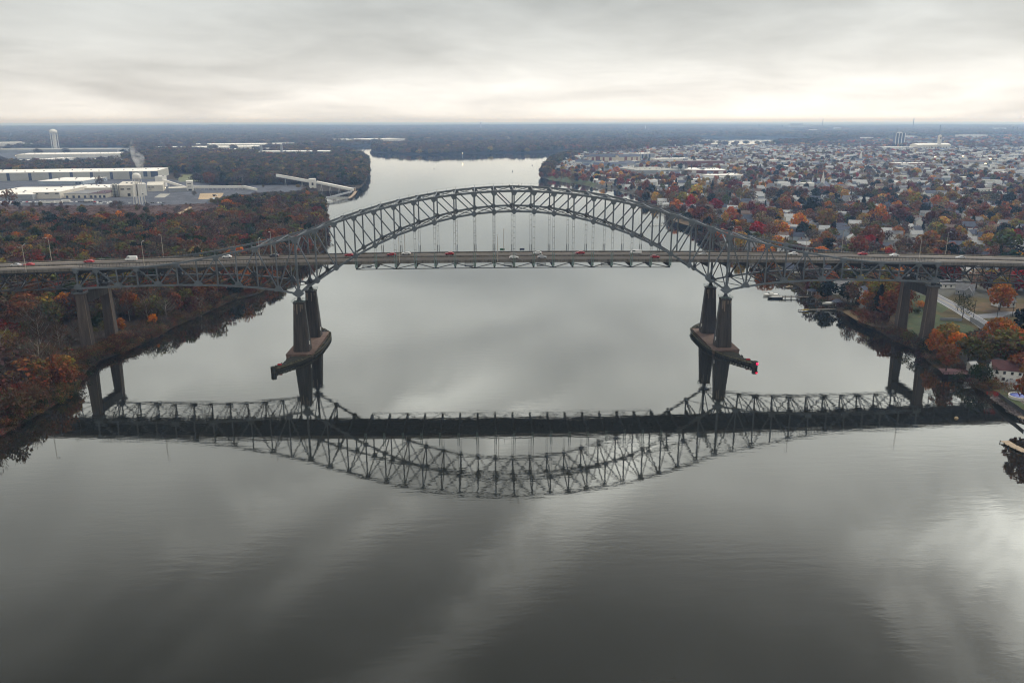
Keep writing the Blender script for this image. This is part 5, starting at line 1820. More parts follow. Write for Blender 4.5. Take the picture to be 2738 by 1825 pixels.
FORMS = {}                                                    # kind -> list of (crown mesh or None, trunk mesh)
FAR = []                                                      # joined low detail forms for instancing
H0 = 15.0
spec = {'broad': (5, 1150, .40, False), 'thin': (4, 430, .36, False), 'twig': (4, 620, .075, True), 'conifer': (3, 900, .42, False), 'dome': (2, 900, .36, False), 'upright': (2, 700, .36, False), 'shrub': (3, 420, .42, False)}
for kd, (nv, nl, sz, tw) in spec.items():
    FORMS[kd] = []
    for j in range(nv):
        sd_ = sum(map(ord, kd)) + j * 17
        cm = crown_mesh('crown_' + kd, sd_, kd, nl, sz, H0, 9.0 if tw else 1.15, tw)
        tm = limbs_mb(sd_, H0, kd in ('twig', 'thin')).mesh('trunk_' + kd, 'trunk')
        FORMS[kd].append((cm, tm))
PALE = {kd: [limbs_mb(sum(map(ord, kd)) + j * 17, H0, True).mesh('pale_limbs', 'pale_trunk') for j in range(spec[kd][0])] for kd in ('twig', 'thin')}


def far_form(seed, kind, n, size, tw=False, trunk='trunk', limbs=True):
    cm = crown_mesh('far_crown', seed, kind, n, size, H0, 9.0 if tw else 1.1, tw)
    if limbs:
        mb = limbs_mb(seed, H0, kind in ('thin', 'twig'))
        k = len(cm.vertices)
        vs = [tuple(v.co) for v in cm.vertices] + mb.v
        fs = [tuple(p_.vertices) for p_ in cm.polygons] + [tuple(i + k for i in f) for f in mb.f]
        me = bpy.data.meshes.new('far_tree')
        me.from_pydata(vs, [], fs)
        a = np.ones((len(vs), 4), np.float32)
        b = np.empty(k * 4, np.float32)
        cm.color_attributes['leaf'].data.foreach_get('color', b)
        a[:k] = b.reshape(-1, 4)
        at = me.color_attributes.new('leaf', 'FLOAT_COLOR', 'POINT')
        at.data.foreach_set('color', a.ravel())
        me.materials.append(M['leaf'])
        me.materials.append(M[trunk])
        mi = [0] * len(cm.polygons) + [1] * len(mb.f)
        me.polygons.foreach_set('material_index', mi)
        return me
    return cm


FARK = {'broad': [0, 1, 2, 3], 'thin': [4, 5, 6], 'twig': [7, 8], 'conifer': [9, 10], 'pale': [11], 'clump': [12, 13, 14], 'clumpfir': [15]}
fm = [far_form(300 + k, 'broad', 560, .56) for k in range(4)] + [far_form(330 + k, 'thin', 330, .46) for k in range(3)] + [far_form(350 + k, 'twig', 420, .09, True) for k in range(2)] + [far_form(370 + k, 'conifer', 480, .56) for k in range(2)]
fm += [far_form(391, 'twig', 260, .07, True, 'pale_trunk')]
fm += [far_form(400 + k, 'broad', 300, .75, limbs=False) for k in range(3)] + [far_form(420, 'conifer', 240, .8, limbs=False)]
tree_coll = instance_group('tree_form', fm)

TINT = {'rust': (.185, .072, .030), 'dark_red': (.145, .028, .018), 'maroon': (.088, .036, .027), 'orange': (.37, .128, .024), 'bright_orange': (.56, .18, .022), 'gold': (.44, .24, .035), 'olive': (.105, .090, .026), 'olive_gold': (.23, .155, .034),
        'dark_green': (.024, .036, .014), 'evergreen': (.013, .021, .013), 'brown': (.105, .064, .036), 'grey_brown': (.092, .075, .058), 'tan': (.18, .12, .06), 'bright_red': (.28, .020, .016), 'plum': (.072, .046, .038)}
TW = {'rust': 'rust brown', 'dark_red': 'dark red', 'maroon': 'maroon', 'orange': 'orange', 'bright_orange': 'bright orange', 'gold': 'golden yellow', 'olive': 'olive green', 'olive_gold': 'olive gold', 'dark_green': 'dark green', 'evergreen': 'blackish green',
      'brown': 'brown', 'grey_brown': 'grey brown', 'tan': 'tan', 'bright_red': 'bright red', 'plum': 'plum brown'}
KW = {'broad': 'leafy tree', 'thin': 'half bare tree', 'twig': 'bare twiggy tree', 'conifer': 'evergreen tree', 'dome': 'domed tree', 'upright': 'slim upright tree', 'shrub': 'shrub'}
KN = {'broad': 'broadleaf_tree', 'thin': 'broadleaf_tree', 'twig': 'bare_tree', 'conifer': 'evergreen_tree', 'dome': 'broadleaf_tree', 'upright': 'broadleaf_tree', 'shrub': 'shrub'}


def jit(c, s=.22):
    k = 1 + R.uniform(-s, s)
    return tuple(max(.004, x * k * (1 + R.uniform(-s, s) * .5)) for x in c) + (1.0,)


def tree(loc, h, kind, col, label, pale=False, wide=1.0, group=None):
    cm, tm = FORMS[kind][R.randrange(len(FORMS[kind]))]
    j = [k for k, f in enumerate(FORMS[kind]) if f[0] is cm][0]
    if pale and kind in PALE:
        tm = PALE[kind][j]
    s = h / H0
    t = thing(KN[kind], label, 'shrub' if kind == 'shrub' else 'tree', loc, R.uniform(0, 6.28), group)
    t.scale = (s * wide, s * wide, s)
    c = put('crown', cm, t)
    c['tint'] = jit(TINT[col] if isinstance(col, str) else col, .1)
    if kind != 'shrub':
        put('trunk', tm, t)
    return t


def hand(u, v, h, kind, col, label, wide=1.0, pale=False):
    p = gz(u, v, LAND)
    t = tree((p.x, p.y, LAND - .2), h, kind, col, label, pale, wide)
    TREE_AT.append((p.x, p.y, h * .30 * wide))
    return t


TREE_AT = []
HAND = [  # u, v of the foot, height, kind, colour, label, width
    (2672, 830, 17, 'broad', 'orange', 'tall orange maple standing before the half hidden white house', 1.15), (2378, 852, 17, 'broad', 'rust', 'rust coloured tree with a dark trunk left of the right shore pier', 1.1),
    (2459, 822, 5.5, 'dome', 'bright_orange', 'small round orange red tree seen between the legs of the right shore pier', 1.2), (2573, 852, 15, 'twig', 'dark_green', 'gnarled dark bare tree with thick limbs beside the road wall', 1.0),
    (2212, 800, 13, 'broad', 'evergreen', 'left of two dark bushy evergreens at the dock', 1.25), (2266, 806, 12.5, 'broad', 'evergreen', 'right of two dark bushy evergreens at the dock', 1.2),
    (2292, 818, 9, 'conifer', 'evergreen', 'slim dark conifer in front of the shore house with blue roof', 0.9), (2322, 822, 7, 'conifer', 'evergreen', 'small dark conifer right of the slim one at the shore house', 1.0),
    (2496, 946, 13, 'broad', 'orange', 'orange red tree hugging the water beside the right shore pier', .8), (2528, 938, 15, 'broad', 'olive_gold', 'olive gold tree with an orange flank below the right shore pier', 1.15),
    (2556, 950, 12, 'broad', 'bright_orange', 'brightest orange tree in the cluster below the lawn', 1.1), (2530, 985, 12, 'broad', 'rust', 'rust brown tree above the red brown deck', 1.2), (2588, 965, 13, 'broad', 'olive', 'olive green tree in the middle of the lower right cluster', 1.2),
    (2620, 955, 13, 'thin', 'rust', 'thinning rust tree right of the olive one in the lower right cluster', 1.2), (2668, 925, 15, 'broad', 'orange', 'big orange tree covering the bend of the road', 1.3), (2704, 945, 14, 'broad', 'orange', 'orange tree right of the one covering the road bend', 1.2),
    (2650, 968, 12, 'broad', 'brown', 'dull brown tree behind the round dark green dome', 1.2), (2772, 1106, 24, 'broad', 'rust', 'tall rust brown tree at the right edge overhanging the water and the garden', .95), (2722, 1020, 13, 'broad', 'rust', 'rust tree crowding the right wall of the red roofed waterside house', 1.1),
    (2627, 1020, 10, 'dome', 'dark_green', 'round dark green dome beside the lower right waterside house', 1.0), (2578, 1012, 3.6, 'shrub', 'dark_green', 'low green bush leaning over the water below the red brown deck', 1.6),
    (2655, 1056, 2.6, 'shrub', 'bright_red', 'small red bush at the head of the stone bank', 1.2), (2080, 632, 17, 'broad', 'gold', 'golden yellow tree just behind the right end of the arch', 1.15), (2166, 640, 15, 'broad', 'olive_gold', 'greenish gold tree right of the golden one behind the truss', 1.1),
    (2330, 664, 21, 'broad', 'rust', 'big rounded rust brown tree beyond the deck railing', 1.25), (2398, 640, 13, 'broad', 'orange', 'orange tree beside the sprawling white house', 1.2), (2640, 664, 14, 'broad', 'gold', 'yellow orange tree left of the big white gabled house', 1.3),
    (2651, 688, 9, 'broad', 'bright_orange', 'low bright orange tree touching the deck line on the right approach', 1.6), (2700, 688, 9, 'dome', 'dark_red', 'round dark red bush touching the deck line on the right approach', 1.0),
    (1838, 566, 10, 'broad', 'bright_red', 'bright red maple beside the dark gabled house', 1.3), (1874, 592, 17, 'broad', 'rust', 'broad rust tree just above the falling top chord', 1.2), (1938, 600, 14, 'broad', 'gold', 'golden orange tree left of the white gable behind the arch', .9),
    (1447, 477, 13, 'broad', 'rust', 'reddish tree alone on the tip of the river point', 1.0), (1488, 480, 11, 'broad', 'rust', 'rust tree on the grassy bank right of the river point', 1.1), (1530, 488, 13, 'thin', 'tan', 'tan tree leaning over the bank of the river point', 1.0), (2007, 480, 18, 'broad', 'olive', 'big grey green tree in the town right of the brick works', 1.4),
    (2058, 650, 20, 'thin', 'rust', 'tall pale limbed rust tree behind the golden one', 1.0),
    (268, 616, 18, 'broad', 'gold', 'golden orange tree left of the bright orange one before the factory', .9), (322, 606, 17, 'broad', 'bright_orange', 'bright orange tree below the plum roofed shed', .95), (37, 618, 13, 'broad', 'orange', 'orange tree at the far left before the factory', .9),
    (130, 606, 15, 'broad', 'rust', 'orange brown tree below the tall cream shed', 1.0), (440, 632, 19, 'thin', 'dark_red', 'large dark red tree in the wood left of the brown track', 1.15), (600, 618, 13, 'broad', 'dark_red', 'deep red tree with a round crown over the left side span', 1.2), (692, 616, 12, 'broad', 'orange', 'orange brown tree over the left side span', 1.1),
    (226, 640, 21, 'upright', 'evergreen', 'tall narrow blackish green tree in the left wood', 1.3), (365, 640, 20, 'broad', 'dark_green', 'dark green tree left of the dark red one in the left wood', 1.0), (190, 636, 18, 'broad', 'evergreen', 'dark ivy green tree left of the tall narrow one', 1.1),
    (648, 545, 12, 'broad', 'orange', 'orange red tree at the end of the level conveyor gallery', 1.1), (822, 530, 11, 'broad', 'orange', 'orange red tree right before the jetty tower', 1.0), (848, 590, 17, 'broad', 'dark_red', 'dark red tree overhanging the river bank below the jetty', 1.15),
    (440, 496, 16, 'conifer', 'dark_green', 'lone dark conifer right of the long warehouse', 1.1), (560, 496, 24, 'broad', 'rust', 'broad reddish tree at the edge of the wood behind the conveyors', 1.15), (590, 490, 17, 'broad', 'orange', 'orange tree right of the broad reddish one behind the conveyors', .8),
    (111, 1012, 19, 'twig', 'grey_brown', 'pale bare sycamore with a white trunk in the near left wood', 1.0), (108, 925, 17, 'twig', 'brown', 'pale bare tree behind the white trunked sycamore', 1.0), (160, 930, 13, 'twig', 'brown', 'pale forked bare tree left of the left shore pier', 1.1),
    (40, 990, 9, 'broad', 'bright_orange', 'small orange tree deep in the near left wood', .7), (24, 955, 14, 'broad', 'olive_gold', 'olive gold tree at the left edge of the near wood', 1.1), (182, 1010, 11, 'broad', 'olive_gold', 'yellow green tree at the foot of the left shore pier', 1.1),
    (325, 885, 8, 'broad', 'orange', 'orange tree just right of the left shore pier', .9), (372, 850, 10, 'broad', 'dark_red', 'red orange tree on the bank under the left side span', 1.2), (410, 870, 7, 'broad', 'bright_orange', 'small bright orange bush on the bank under the left side span', 1.0),
    (540, 810, 10, 'broad', 'orange', 'orange tree touching the lower chord of the left side span', 1.0), (2306, 868, 5, 'thin', 'rust', 'low rust tree at the shore bend left of the right shore pier', 1.5), (2338, 868, 8, 'thin', 'maroon', 'maroon tree spreading over the bank left of the right shore pier', 1.5), (2356, 884, 6, 'twig', 'brown', 'brown thicket tree at the waterline left of the right shore pier', 1.6),
    (2398, 902, 6, 'thin', 'brown', 'brown thicket tree hiding the left foot of the right shore pier', 1.6), (2425, 914, 6, 'thin', 'olive', 'olive thicket tree between the feet of the right shore pier', 1.5), (2452, 930, 6.5, 'thin', 'grey_brown', 'grey brown thicket tree at the water between the right shore pier legs', 1.5),
    (2472, 930, 6, 'thin', 'dark_green', 'dark thicket tree hiding the right foot of the right shore pier', 1.4), (2456, 838, 4, 'dome', 'dark_green', 'small dark bush on the lawn between the legs of the right shore pier', 1.3), (2540, 905, 8, 'thin', 'tan', 'thin tan tree at the lower edge of the green lawn', 1.2),
    (2610, 925, 9, 'thin', 'grey_brown', 'grey brown half bare tree below the retaining wall', 1.3), (2300, 845, 4, 'shrub', 'dark_red', 'dark red bush on the leafy bank by the low dock', 1.3),
    (60, 1085, 10, 'thin', 'dark_red', 'dark red thicket tree at the lower left waterline', 1.3), (110, 1060, 9, 'thin', 'rust', 'rust thicket tree left of the pier reflection', 1.3),
]
SYC = {'pale bare sycamore with a white trunk in the near left wood', 'pale bare tree behind the white trunked sycamore', 'pale forked bare tree left of the left shore pier', 'tall pale limbed rust tree behind the golden one'}
for q in HAND:
    hand(*q[:6], wide=q[6], pale=q[5] in SYC)

# candidate places over the whole land in view, spacing growing with distance
rr_, cells = 205.0, []
while rr_ < 15500:
    s = max(6.6, .0047 * rr_)
    n = int((1.62 if rr_ < 1800 else 1.33) / (s / rr_))
    a = (-.80 if rr_ < 1800 else -.66) + (np.arange(n) + NR.uniform(.05, .95, n)) * (s / rr_)
    r_ = rr_ + NR.uniform(-.45, .45, n) * s
    cells.append(np.stack([CAM_POS.x + r_ * np.sin(a), CAM_POS.y + r_ * np.cos(a), np.full(n, s), r_], 1))
    rr_ += s * .95
cells = np.concatenate(cells)
X, Y, S, D = cells.T
Z, sd = land_height(X, Y)
U, V, DEP = project(X, Y, Z)
ok = (sd > .8) & (DEP > 50) & (U > np.where(D < 1800, -600, -60)) & (U < np.where(D < 1800, 3400, 2800))
town = inside(TOWN, X, Y)
lot = inside(LOT, X, Y) | inside(YARD2, X, Y) | inside(PLOT, X, Y)
field = inside(FIELD, X, Y)
park = inside(PARK, X, Y)
nl = inside(NEARLAWN, X, Y)
isl = inside(ISLE, X, Y)
rnd_ = NR.random(X.shape)
cluster = fbm(X, Y, 70, 3, 3)
ok &= ~(lot & (rnd_ > .003)) & ~(field & (rnd_ > .05)) & ~(park & (rnd_ > .25)) & ~nl
ok &= ~(town & (rnd_ > np.where(D > 1250, .26, np.where(D > 900, .31, .37)) + .42 * cluster))
gaps = fbm(X, Y, 420, 9, 3)
ok &= ~((D > 3600) & ~isl & (gaps > .42))
ok &= ~((np.abs(Y) < 17) & (np.abs(X) < 206))                                         # nothing under the river spans
ok &= ~((np.hypot(np.abs(X) - XE, np.abs(Y) - 13) < 7))
ok &= seg_dist([tuple(q) for q in rd], X, Y, False) > 7.5
sr = [(gz(u, v, LAND).x, gz(u, v, LAND).y) for u, v in ((2612, 846), (2700, 838), (2900, 832))]
ok &= seg_dist(sr, X, Y, False) > 7
hw_ = [(gz(u, v, LAND).x, gz(u, v, LAND).y) for u, v in ((2640, 452), (2690, 428), (2745, 400))]
ok &= seg_dist(hw_, X, Y, False) > 16
ok &= ~((U > 2590) & (V > 985)) & ~((U > 2500) & (U < 2610) & (V > 962) & (V < 1010))
# sight lines the wood leaves open towards the sheds, the conveyors and the river arms
for u0_, u1_, v0_, v1_ in ((-80, 315, 404, 414), (40, 335, 418, 431), (-80, 340, 430, 446), (-50, 62, 386, 396), (512, 795, 388, 396), (420, 705, 397, 407), (552, 730, 404, 412), (685, 890, 414, 424), (905, 1090, 375, 384), (1575, 1715, 432, 444), (1530, 1710, 440, 452),
                           (1700, 1820, 460, 478), (1750, 1850, 430, 438), (1820, 1945, 440, 448), (1825, 1945, 462, 474), (1895, 1992, 476, 484), (1800, 1860, 492, 502), (2390, 2476, 446, 453), (2360, 2545, 396, 404), (2185, 2215, 512, 524), (735, 960, 494, 512),
                           (436, 690, 500, 520), (-50, 425, 484, 492), (2296, 2304, 432, 440)):
    ok &= ~((U > u0_) & (U < u1_) & (V > v0_) & (V < v1_) & (rnd_ > .06))
ok &= ~((U > 1380) & (U < 2075) & (V < 398) & (V > 384) & ~isl & (rnd_ > .25)) & ~((U > 1835) & (U < 2075) & (V < 405) & (V > 384) & ~isl & (rnd_ > .08)) & ~((U > 885) & (U < 992) & (V < 420) & (V > 400) & (rnd_ > .25))
gyr = -X * sa + Y * ca
ok &= ~(town & (D < 2300) & (np.abs(((gyr + 100 - 14.5 + 29) % 58) - 29) < 4.2))
X, Y, Z, S, D, U, V, DEP, town, isl, sd, field = (t[ok] for t in (X, Y, Z, S, D, U, V, DEP, town, isl, sd, field))
# keep clear of buildings and of the trees placed by hand
from mathutils import kdtree


def clear_of(X, Y, obs, scale=1.0):
    kd_ = kdtree.KDTree(len(obs))
    for k, (x, y, r) in enumerate(obs):
        kd_.insert((x, y, 0), k)
    kd_.balance()
    m = np.ones(len(X), bool)
    rmax = max(r for *_, r in obs)
    return kd_, rmax


okb = np.ones(len(X), bool)
for kx, ky, kr in KEEP + TREE_AT:
    if kr > 0:
        okb &= np.hypot(X - kx, Y - ky) > kr
nearm = D < 3000
HOUSES += [(hp(q[0], q[1])[0], hp(q[0], q[1])[1]) for q in NAMED]
kd_ = kdtree.KDTree(len(HOUSES))
for k, (x, y) in enumerate(HOUSES):
    kd_.insert((x, y, 0), k)
kd_.balance()
for i in np.nonzero(nearm & town & okb)[0]:
    if kd_.find((X[i], Y[i], 0))[2] < 7.0:
        okb[i] = False
    elif D[i] < 1500 and R.random() < .8:                     # front gardens are kept open towards the river
        e = 10.0 / D[i]
        if kd_.find((X[i] + (X[i] - CAM_POS.x) * e, Y[i] + (Y[i] - CAM_POS.y) * e, 0))[2] < 9.0:
            okb[i] = False
X, Y, Z, S, D, U, V, DEP, town, isl, sd, field = (t[okb] for t in (X, Y, Z, S, D, U, V, DEP, town, isl, sd, field))

LEFTMIX = [('brown', 24, 'thin'), ('grey_brown', 26, 'twig'), ('maroon', 10, 'thin'), ('rust', 12, 'thin'), ('rust', 6, 'broad'), ('dark_red', 4, 'thin'), ('dark_green', 11, 'broad'), ('olive', 13, 'broad'), ('olive_gold', 5, 'thin'), ('orange', 2, 'broad'), ('evergreen', 5, 'broad'), ('plum', 14, 'thin'), ('tan', 6, 'twig'), ('brown', 10, 'broad')]
NEARMIX = [('brown', 26, 'twig'), ('grey_brown', 34, 'twig'), ('plum', 16, 'thin'), ('brown', 18, 'thin'), ('maroon', 7, 'thin'), ('grey_brown', 12, 'thin'), ('rust', 8, 'thin'), ('olive', 8, 'thin'), ('dark_green', 7, 'broad'), ('olive_gold', 4, 'thin'), ('dark_red', 2, 'thin'), ('tan', 6, 'twig')]
TOWNMIX = [('rust', 20, 'broad'), ('maroon', 10, 'broad'), ('orange', 9, 'broad'), ('brown', 16, 'thin'), ('dark_red', 5, 'broad'), ('evergreen', 16, 'broad'), ('evergreen', 7, 'conifer'), ('olive', 11, 'broad'), ('olive_gold', 8, 'broad'), ('gold', 5, 'broad'), ('tan', 12, 'thin'), ('plum', 10, 'thin'), ('bright_red', 1.5, 'broad'), ('grey_brown', 12, 'thin')]
FARMIX = [('grey_brown', 26, 'thin'), ('brown', 20, 'thin'), ('olive', 16, 'broad'), ('plum', 10, 'thin'), ('maroon', 2, 'broad'), ('dark_green', 12, 'broad'), ('rust', 2, 'broad'), ('tan', 4, 'thin'), ('olive_gold', 3, 'broad'), ('grey_brown', 10, 'twig')]


def pick(mix):
    return R.choices(mix, [m[1] for m in mix])[0]


order = np.argsort(D)
N_TREES = 300 - len(HAND)
bins = {k: [] for k in ('left_bank_wood', 'town_trees', 'island_wood', 'plain_woods')}
BL = {'left_bank_wood': 'mixed brown and rust autumn wood covering the left bank', 'town_trees': 'autumn trees in rust and orange scattered all through the town', 'island_wood': 'blue brown wood covering the long island in the river',
      'plain_woods': 'hazy blue wooded plain running to the horizon'}
ind = []
cnt = 0
for i in order:
    x, y, d = X[i], Y[i], D[i]
    reg = 'town' if town[i] else ('isl' if isl[i] else ('left' if (x < 250 and d < 1020) else 'far'))
    col, _, kd = pick(TOWNMIX if reg == 'town' or (x > 150 and d < 600) else ((NEARMIX if d < 480 else LEFTMIX) if reg == 'left' else FARMIX))
    h = R.triangular(8, 20, 13) if reg == 'left' else (R.triangular(6, 20, 11) if reg == 'town' else R.uniform(15, 21))
    if reg == 'town' and d < 1400 and R.random() < .25:
        h *= 1.25
    if reg == 'town' and d > 1250:
        h *= .78 if d < 2000 else .62
    if reg in ('left', 'far') and 430 < U[i] < 870 and 496 < V[i] < 560:      # low growth in front of the conveyors
        h *= .42
    if reg == 'left' and 880 < U[i] < 992 and V[i] < 425:
        h *= .55
    if sd[i] < 4:
        h *= .8
    if abs(y) < 20 and abs(x) > 195:
        h = min(h, 11) if abs(x) < 240 else min(h, 17)
    if abs(abs(x) - XE) < 34 and abs(y) < 40:
        h = min(h, R.uniform(4, 7.5))
    if field[i]:
        h *= .45
    inview = -5 < U[i] < 2745 and V[i] < 1330
    if cnt < N_TREES and inview and d < 900 and D[i] > 0:
        cnt += 1
        if h < 6.5:
            kd, kw = 'shrub', 'shrub'
            h *= .55
        pale = kd == 'twig' and R.random() < .45
        size = 'tall ' if h > 14.5 else ('' if h > 8 else 'low ')
        marks = LM_LEFT if x < 100 else LANDMARKS
        lb = '%s%s %s%s %s' % (size, TW[col], 'pale limbed ' if pale else '', KW[kd], where(U[i], V[i], marks))
        o = tree((x, y, Z[i] - .2), h, kd, col, lb, pale, R.uniform(.8, 1.5))
        ind.append(o)
    else:
        bins['left_bank_wood' if reg == 'left' else ('town_trees' if reg == 'town' else ('island_wood' if reg == 'isl' else 'plain_woods'))].append((i, h, col, kd))
share_groups(ind, 'alike trees')
for nm, L in bins.items():
    pts, rot, scl, idx, tin = [], [], [], [], []
    for i, h, col, kd in L:
        d = D[i]
        if d > 2600:
            key = 'clumpfir' if col == 'evergreen' else 'clump'
            wd = max(1.0, S[i] / 8.2) * R.uniform(.9, 1.25)
        else:
            key = 'pale' if (kd == 'twig' and R.random() < .3) else kd
            wd = R.uniform(.8, 1.5) * max(1.0, S[i] / 8.2)
        f = R.choice(FARK[key])
        pts.append((X[i], Y[i], Z[i] - .3))
        rot.append((0, 0, R.uniform(0, 6.28)))
        s = h / H0
        scl.append((s * wd, s * wd, s * R.uniform(.85, 1.1)))
        idx.append(f)
        k_ = 1.2 if nm == 'town_trees' else 1.0
        tin.append(jit(tuple(q * k_ for q in TINT[col]), .28))
    scatter(nm, BL[nm], 'woodland' if nm != 'town_trees' else 'trees', pts, rot, scl, idx, tin, tree_coll)
    print(nm, len(pts))
print('individual trees', cnt + len(HAND), 'to', D[order[min(cnt, len(order) - 1)]])

# undergrowth along the banks: brush nobody could count
pts, rot, scl, idx, tin = [], [], [], [], []
br_coll = instance_group('brush_form', [FORMS['shrub'][k][0] for k in range(3)])
for line, n, wmax in ((W2(LEFT_SHORE[:13]), 2600, 12), (W2(LEFT_SHORE[12:19]), 900, 8), (W2(TOWN_SHORE[33:45]), 420, 7), (W2(TOWN_SHORE[14:34]), 420, 6)):
    for _ in range(n):
        k = R.randrange(len(line) - 1)
        (x0, y0), (x1, y1) = line[k], line[k + 1]
        t_ = R.random()
        x, y = x0 + (x1 - x0) * t_ + R.uniform(-wmax, wmax), y0 + (y1 - y0) * t_ + R.uniform(-wmax, wmax)
        sdx = float(shore_dist(np.array([x]), np.array([y]))[0])
        if not .1 < sdx < wmax or (abs(abs(x) - XE) < 5 and min(abs(y - 13), abs(y + 12)) < 5):
            continue
        pts.append((x, y, min(LAND, sdx * .55) - .1))
        rot.append((0, 0, R.uniform(0, 6.28)))
        s = R.uniform(1.8, 5.0) / H0
        scl.append((s, s, s * R.uniform(.7, 1.1)))
        idx.append(R.randrange(3))
        tin.append(jit(TINT[R.choice(('brown', 'olive', 'grey_brown', 'tan', 'maroon', 'dark_green', 'rust'))], .3))
scatter('bank_brush', 'low brown and olive brush along the water edge', 'brush', pts, rot, scl, idx, tin, br_coll)
pts, rot, scl, idx, tin = [], [], [], [], []
fp = np.array(FIELD)
for _ in range(9000):
    x, y = R.uniform(-760, -250), R.uniform(420, 900)
    if inside(FIELD, np.array([x]), np.array([y]))[0]:
        pts.append((x, y, LAND - .1))
        rot.append((0, 0, R.uniform(0, 6.28)))
        s = R.uniform(.7, 1.9) / H0
        scl.append((s * 1.3, s * 1.3, s))
        idx.append(R.randrange(3))
        tin.append(jit(R.choice(((.12, .062, .05), (.095, .058, .052), (.14, .085, .055), (.075, .05, .045))), .3))
if pts:
    scatter('field_scrub', 'mauve brown scrub on the rough field before the factory', 'scrub', pts, rot, scl, idx, tin, br_coll)

# ------------------------------------------------------------------ traffic


def car_meshes(m, van=False):
    L, Wd = (5.6, 2.0) if van else (4.6, 1.85)
    if van:
        prof = [(-2.8, .35), (2.8, .35), (2.8, 1.0), (2.3, 1.25), (1.7, 2.2), (-2.75, 2.25), (-2.8, .9)]
    else:
        prof = [(-2.3, .35), (2.3, .35), (2.3, .75), (2.1, .88), (1.05, .98), (.45, 1.45), (-1.1, 1.48), (-1.85, 1.0), (-2.28, .92)]
    b = MB()
    n = len(prof)
    vs = []
    for y, k in ((-Wd / 2, 0), (-Wd / 2 + .12, 1), (Wd / 2 - .12, 1), (Wd / 2, 0)):
        for x, z in prof:
            if k == 0 and z > 1.0:
                z = 1.0
                x = x * 1.05
            vs.append((x, y if not (k and z > 1.0) else y * .92, z))
    fs = [tuple(range(n)), tuple(reversed(range(3 * n, 4 * n)))]
    for r in range(3):
        for j in range(n):
            a, c = r * n + j, r * n + (j + 1) % n
            fs.append((c, a, a + n, c + n))
    b.solid(vs, fs)
    return b.mesh('car_body', m)


wheel = MB().tube([(0, -.1, 0), (0, .1, 0)], [.33, .33], 12).mesh('wheel', 'tyre')
CARM = {}
glassm = MB().box((-.3, 0, 1.22), (1.9, 1.74, .34)).mesh('car_glass', 'glass')
glassv = MB().box((1.2, 0, 1.7), (1.5, 1.9, .5)).mesh('van_glass', 'glass')
tailm = MB().box((0, 0, 0), (.08, .32, .16)).mesh('tail_light', 'tail')


def car(loc, rz, m, label, van=False, cat='car', group=None):
    t = thing('van' if van else 'car', label, 'van' if van else cat, loc, rz, group)
    if (m, van) not in CARM:
        CARM[(m, van)] = car_meshes(m, van)
    put('body', CARM[(m, van)], t)
    put('windows', glassv if van else glassm, t)
    for x in (-1.45, 1.45):
        for y in (-.86, .86):
            put('wheel', wheel, t, (x, y, .33))
    for y in (-.62, .62):
        put('tail_light', tailm, t, (-2.82 if van else -2.32, y, .85))
    return t


for u, v, m, van, lb in ((238, 698, 'red', False, 'red car in the far lanes at the left end of the truss railing'), (351, 693, 'white_car', True, 'white van in the far lanes above the first left truss panels'), (42, 706, 'silver', False, 'silver car on the left approach near the edge of view'),
                         (78, 708.5, 'red', False, 'red car following the silver one on the left approach'), (607, 686, 'white_car', False, 'white car half hidden by the rising left top chord'), (733, 683, 'black_car', False, 'dark car between the left arch foot and its first panels'),
                         (934, 682.5, 'red', False, 'red car where the left arch rib crosses the deck'), (1047, 681, 'red', False, 'dull red car under the left hangers'), (1086, 677.5, 'white_car', False, 'white car in the far lane under the left hangers'), (1202, 677, 'red', False, 'red car in the far lane left of midspan'),
                         (1374, 684, 'white_car', False, 'white car passing the hangers at midspan'), (1437, 676, 'white_car', False, 'white car in the far lane just right of midspan'), (1449, 685.5, 'silver', False, 'silver car in the near lanes right of midspan'), (1551, 676.5, 'red', False, 'red car in the far lane under the right hangers'),
                         (1700, 675.5, 'white_car', True, 'white van in the far lane near the right arch foot'), (1751, 684, 'red', False, 'red car where the right arch rib meets the deck'), (1880, 680, 'silver', False, 'silver car inside the right arch foot'), (2121, 677, 'white_car', False, 'white car behind the right side span top chord'),
                         (2306, 678.5, 'red', False, 'red car over the right side span'), (2391, 681.5, 'white_car', False, 'white car over the last right truss panels'), (2569, 685.5, 'silver', False, 'silver car at the right end of the railing')):
    x0 = gz(u, v, 45).x
    p = gz(u, v, deck_z(x0) + .7)
    lanes = (-9.2, -5.6, 3.2, 6.8, 9.4)
    y = min(lanes, key=lambda q: abs(q - p.y))
    xx = gy(u, v, y).x
    car((xx, y, deck_z(xx) + .015), (0 if y < 0 else math.pi), m, lb, van)

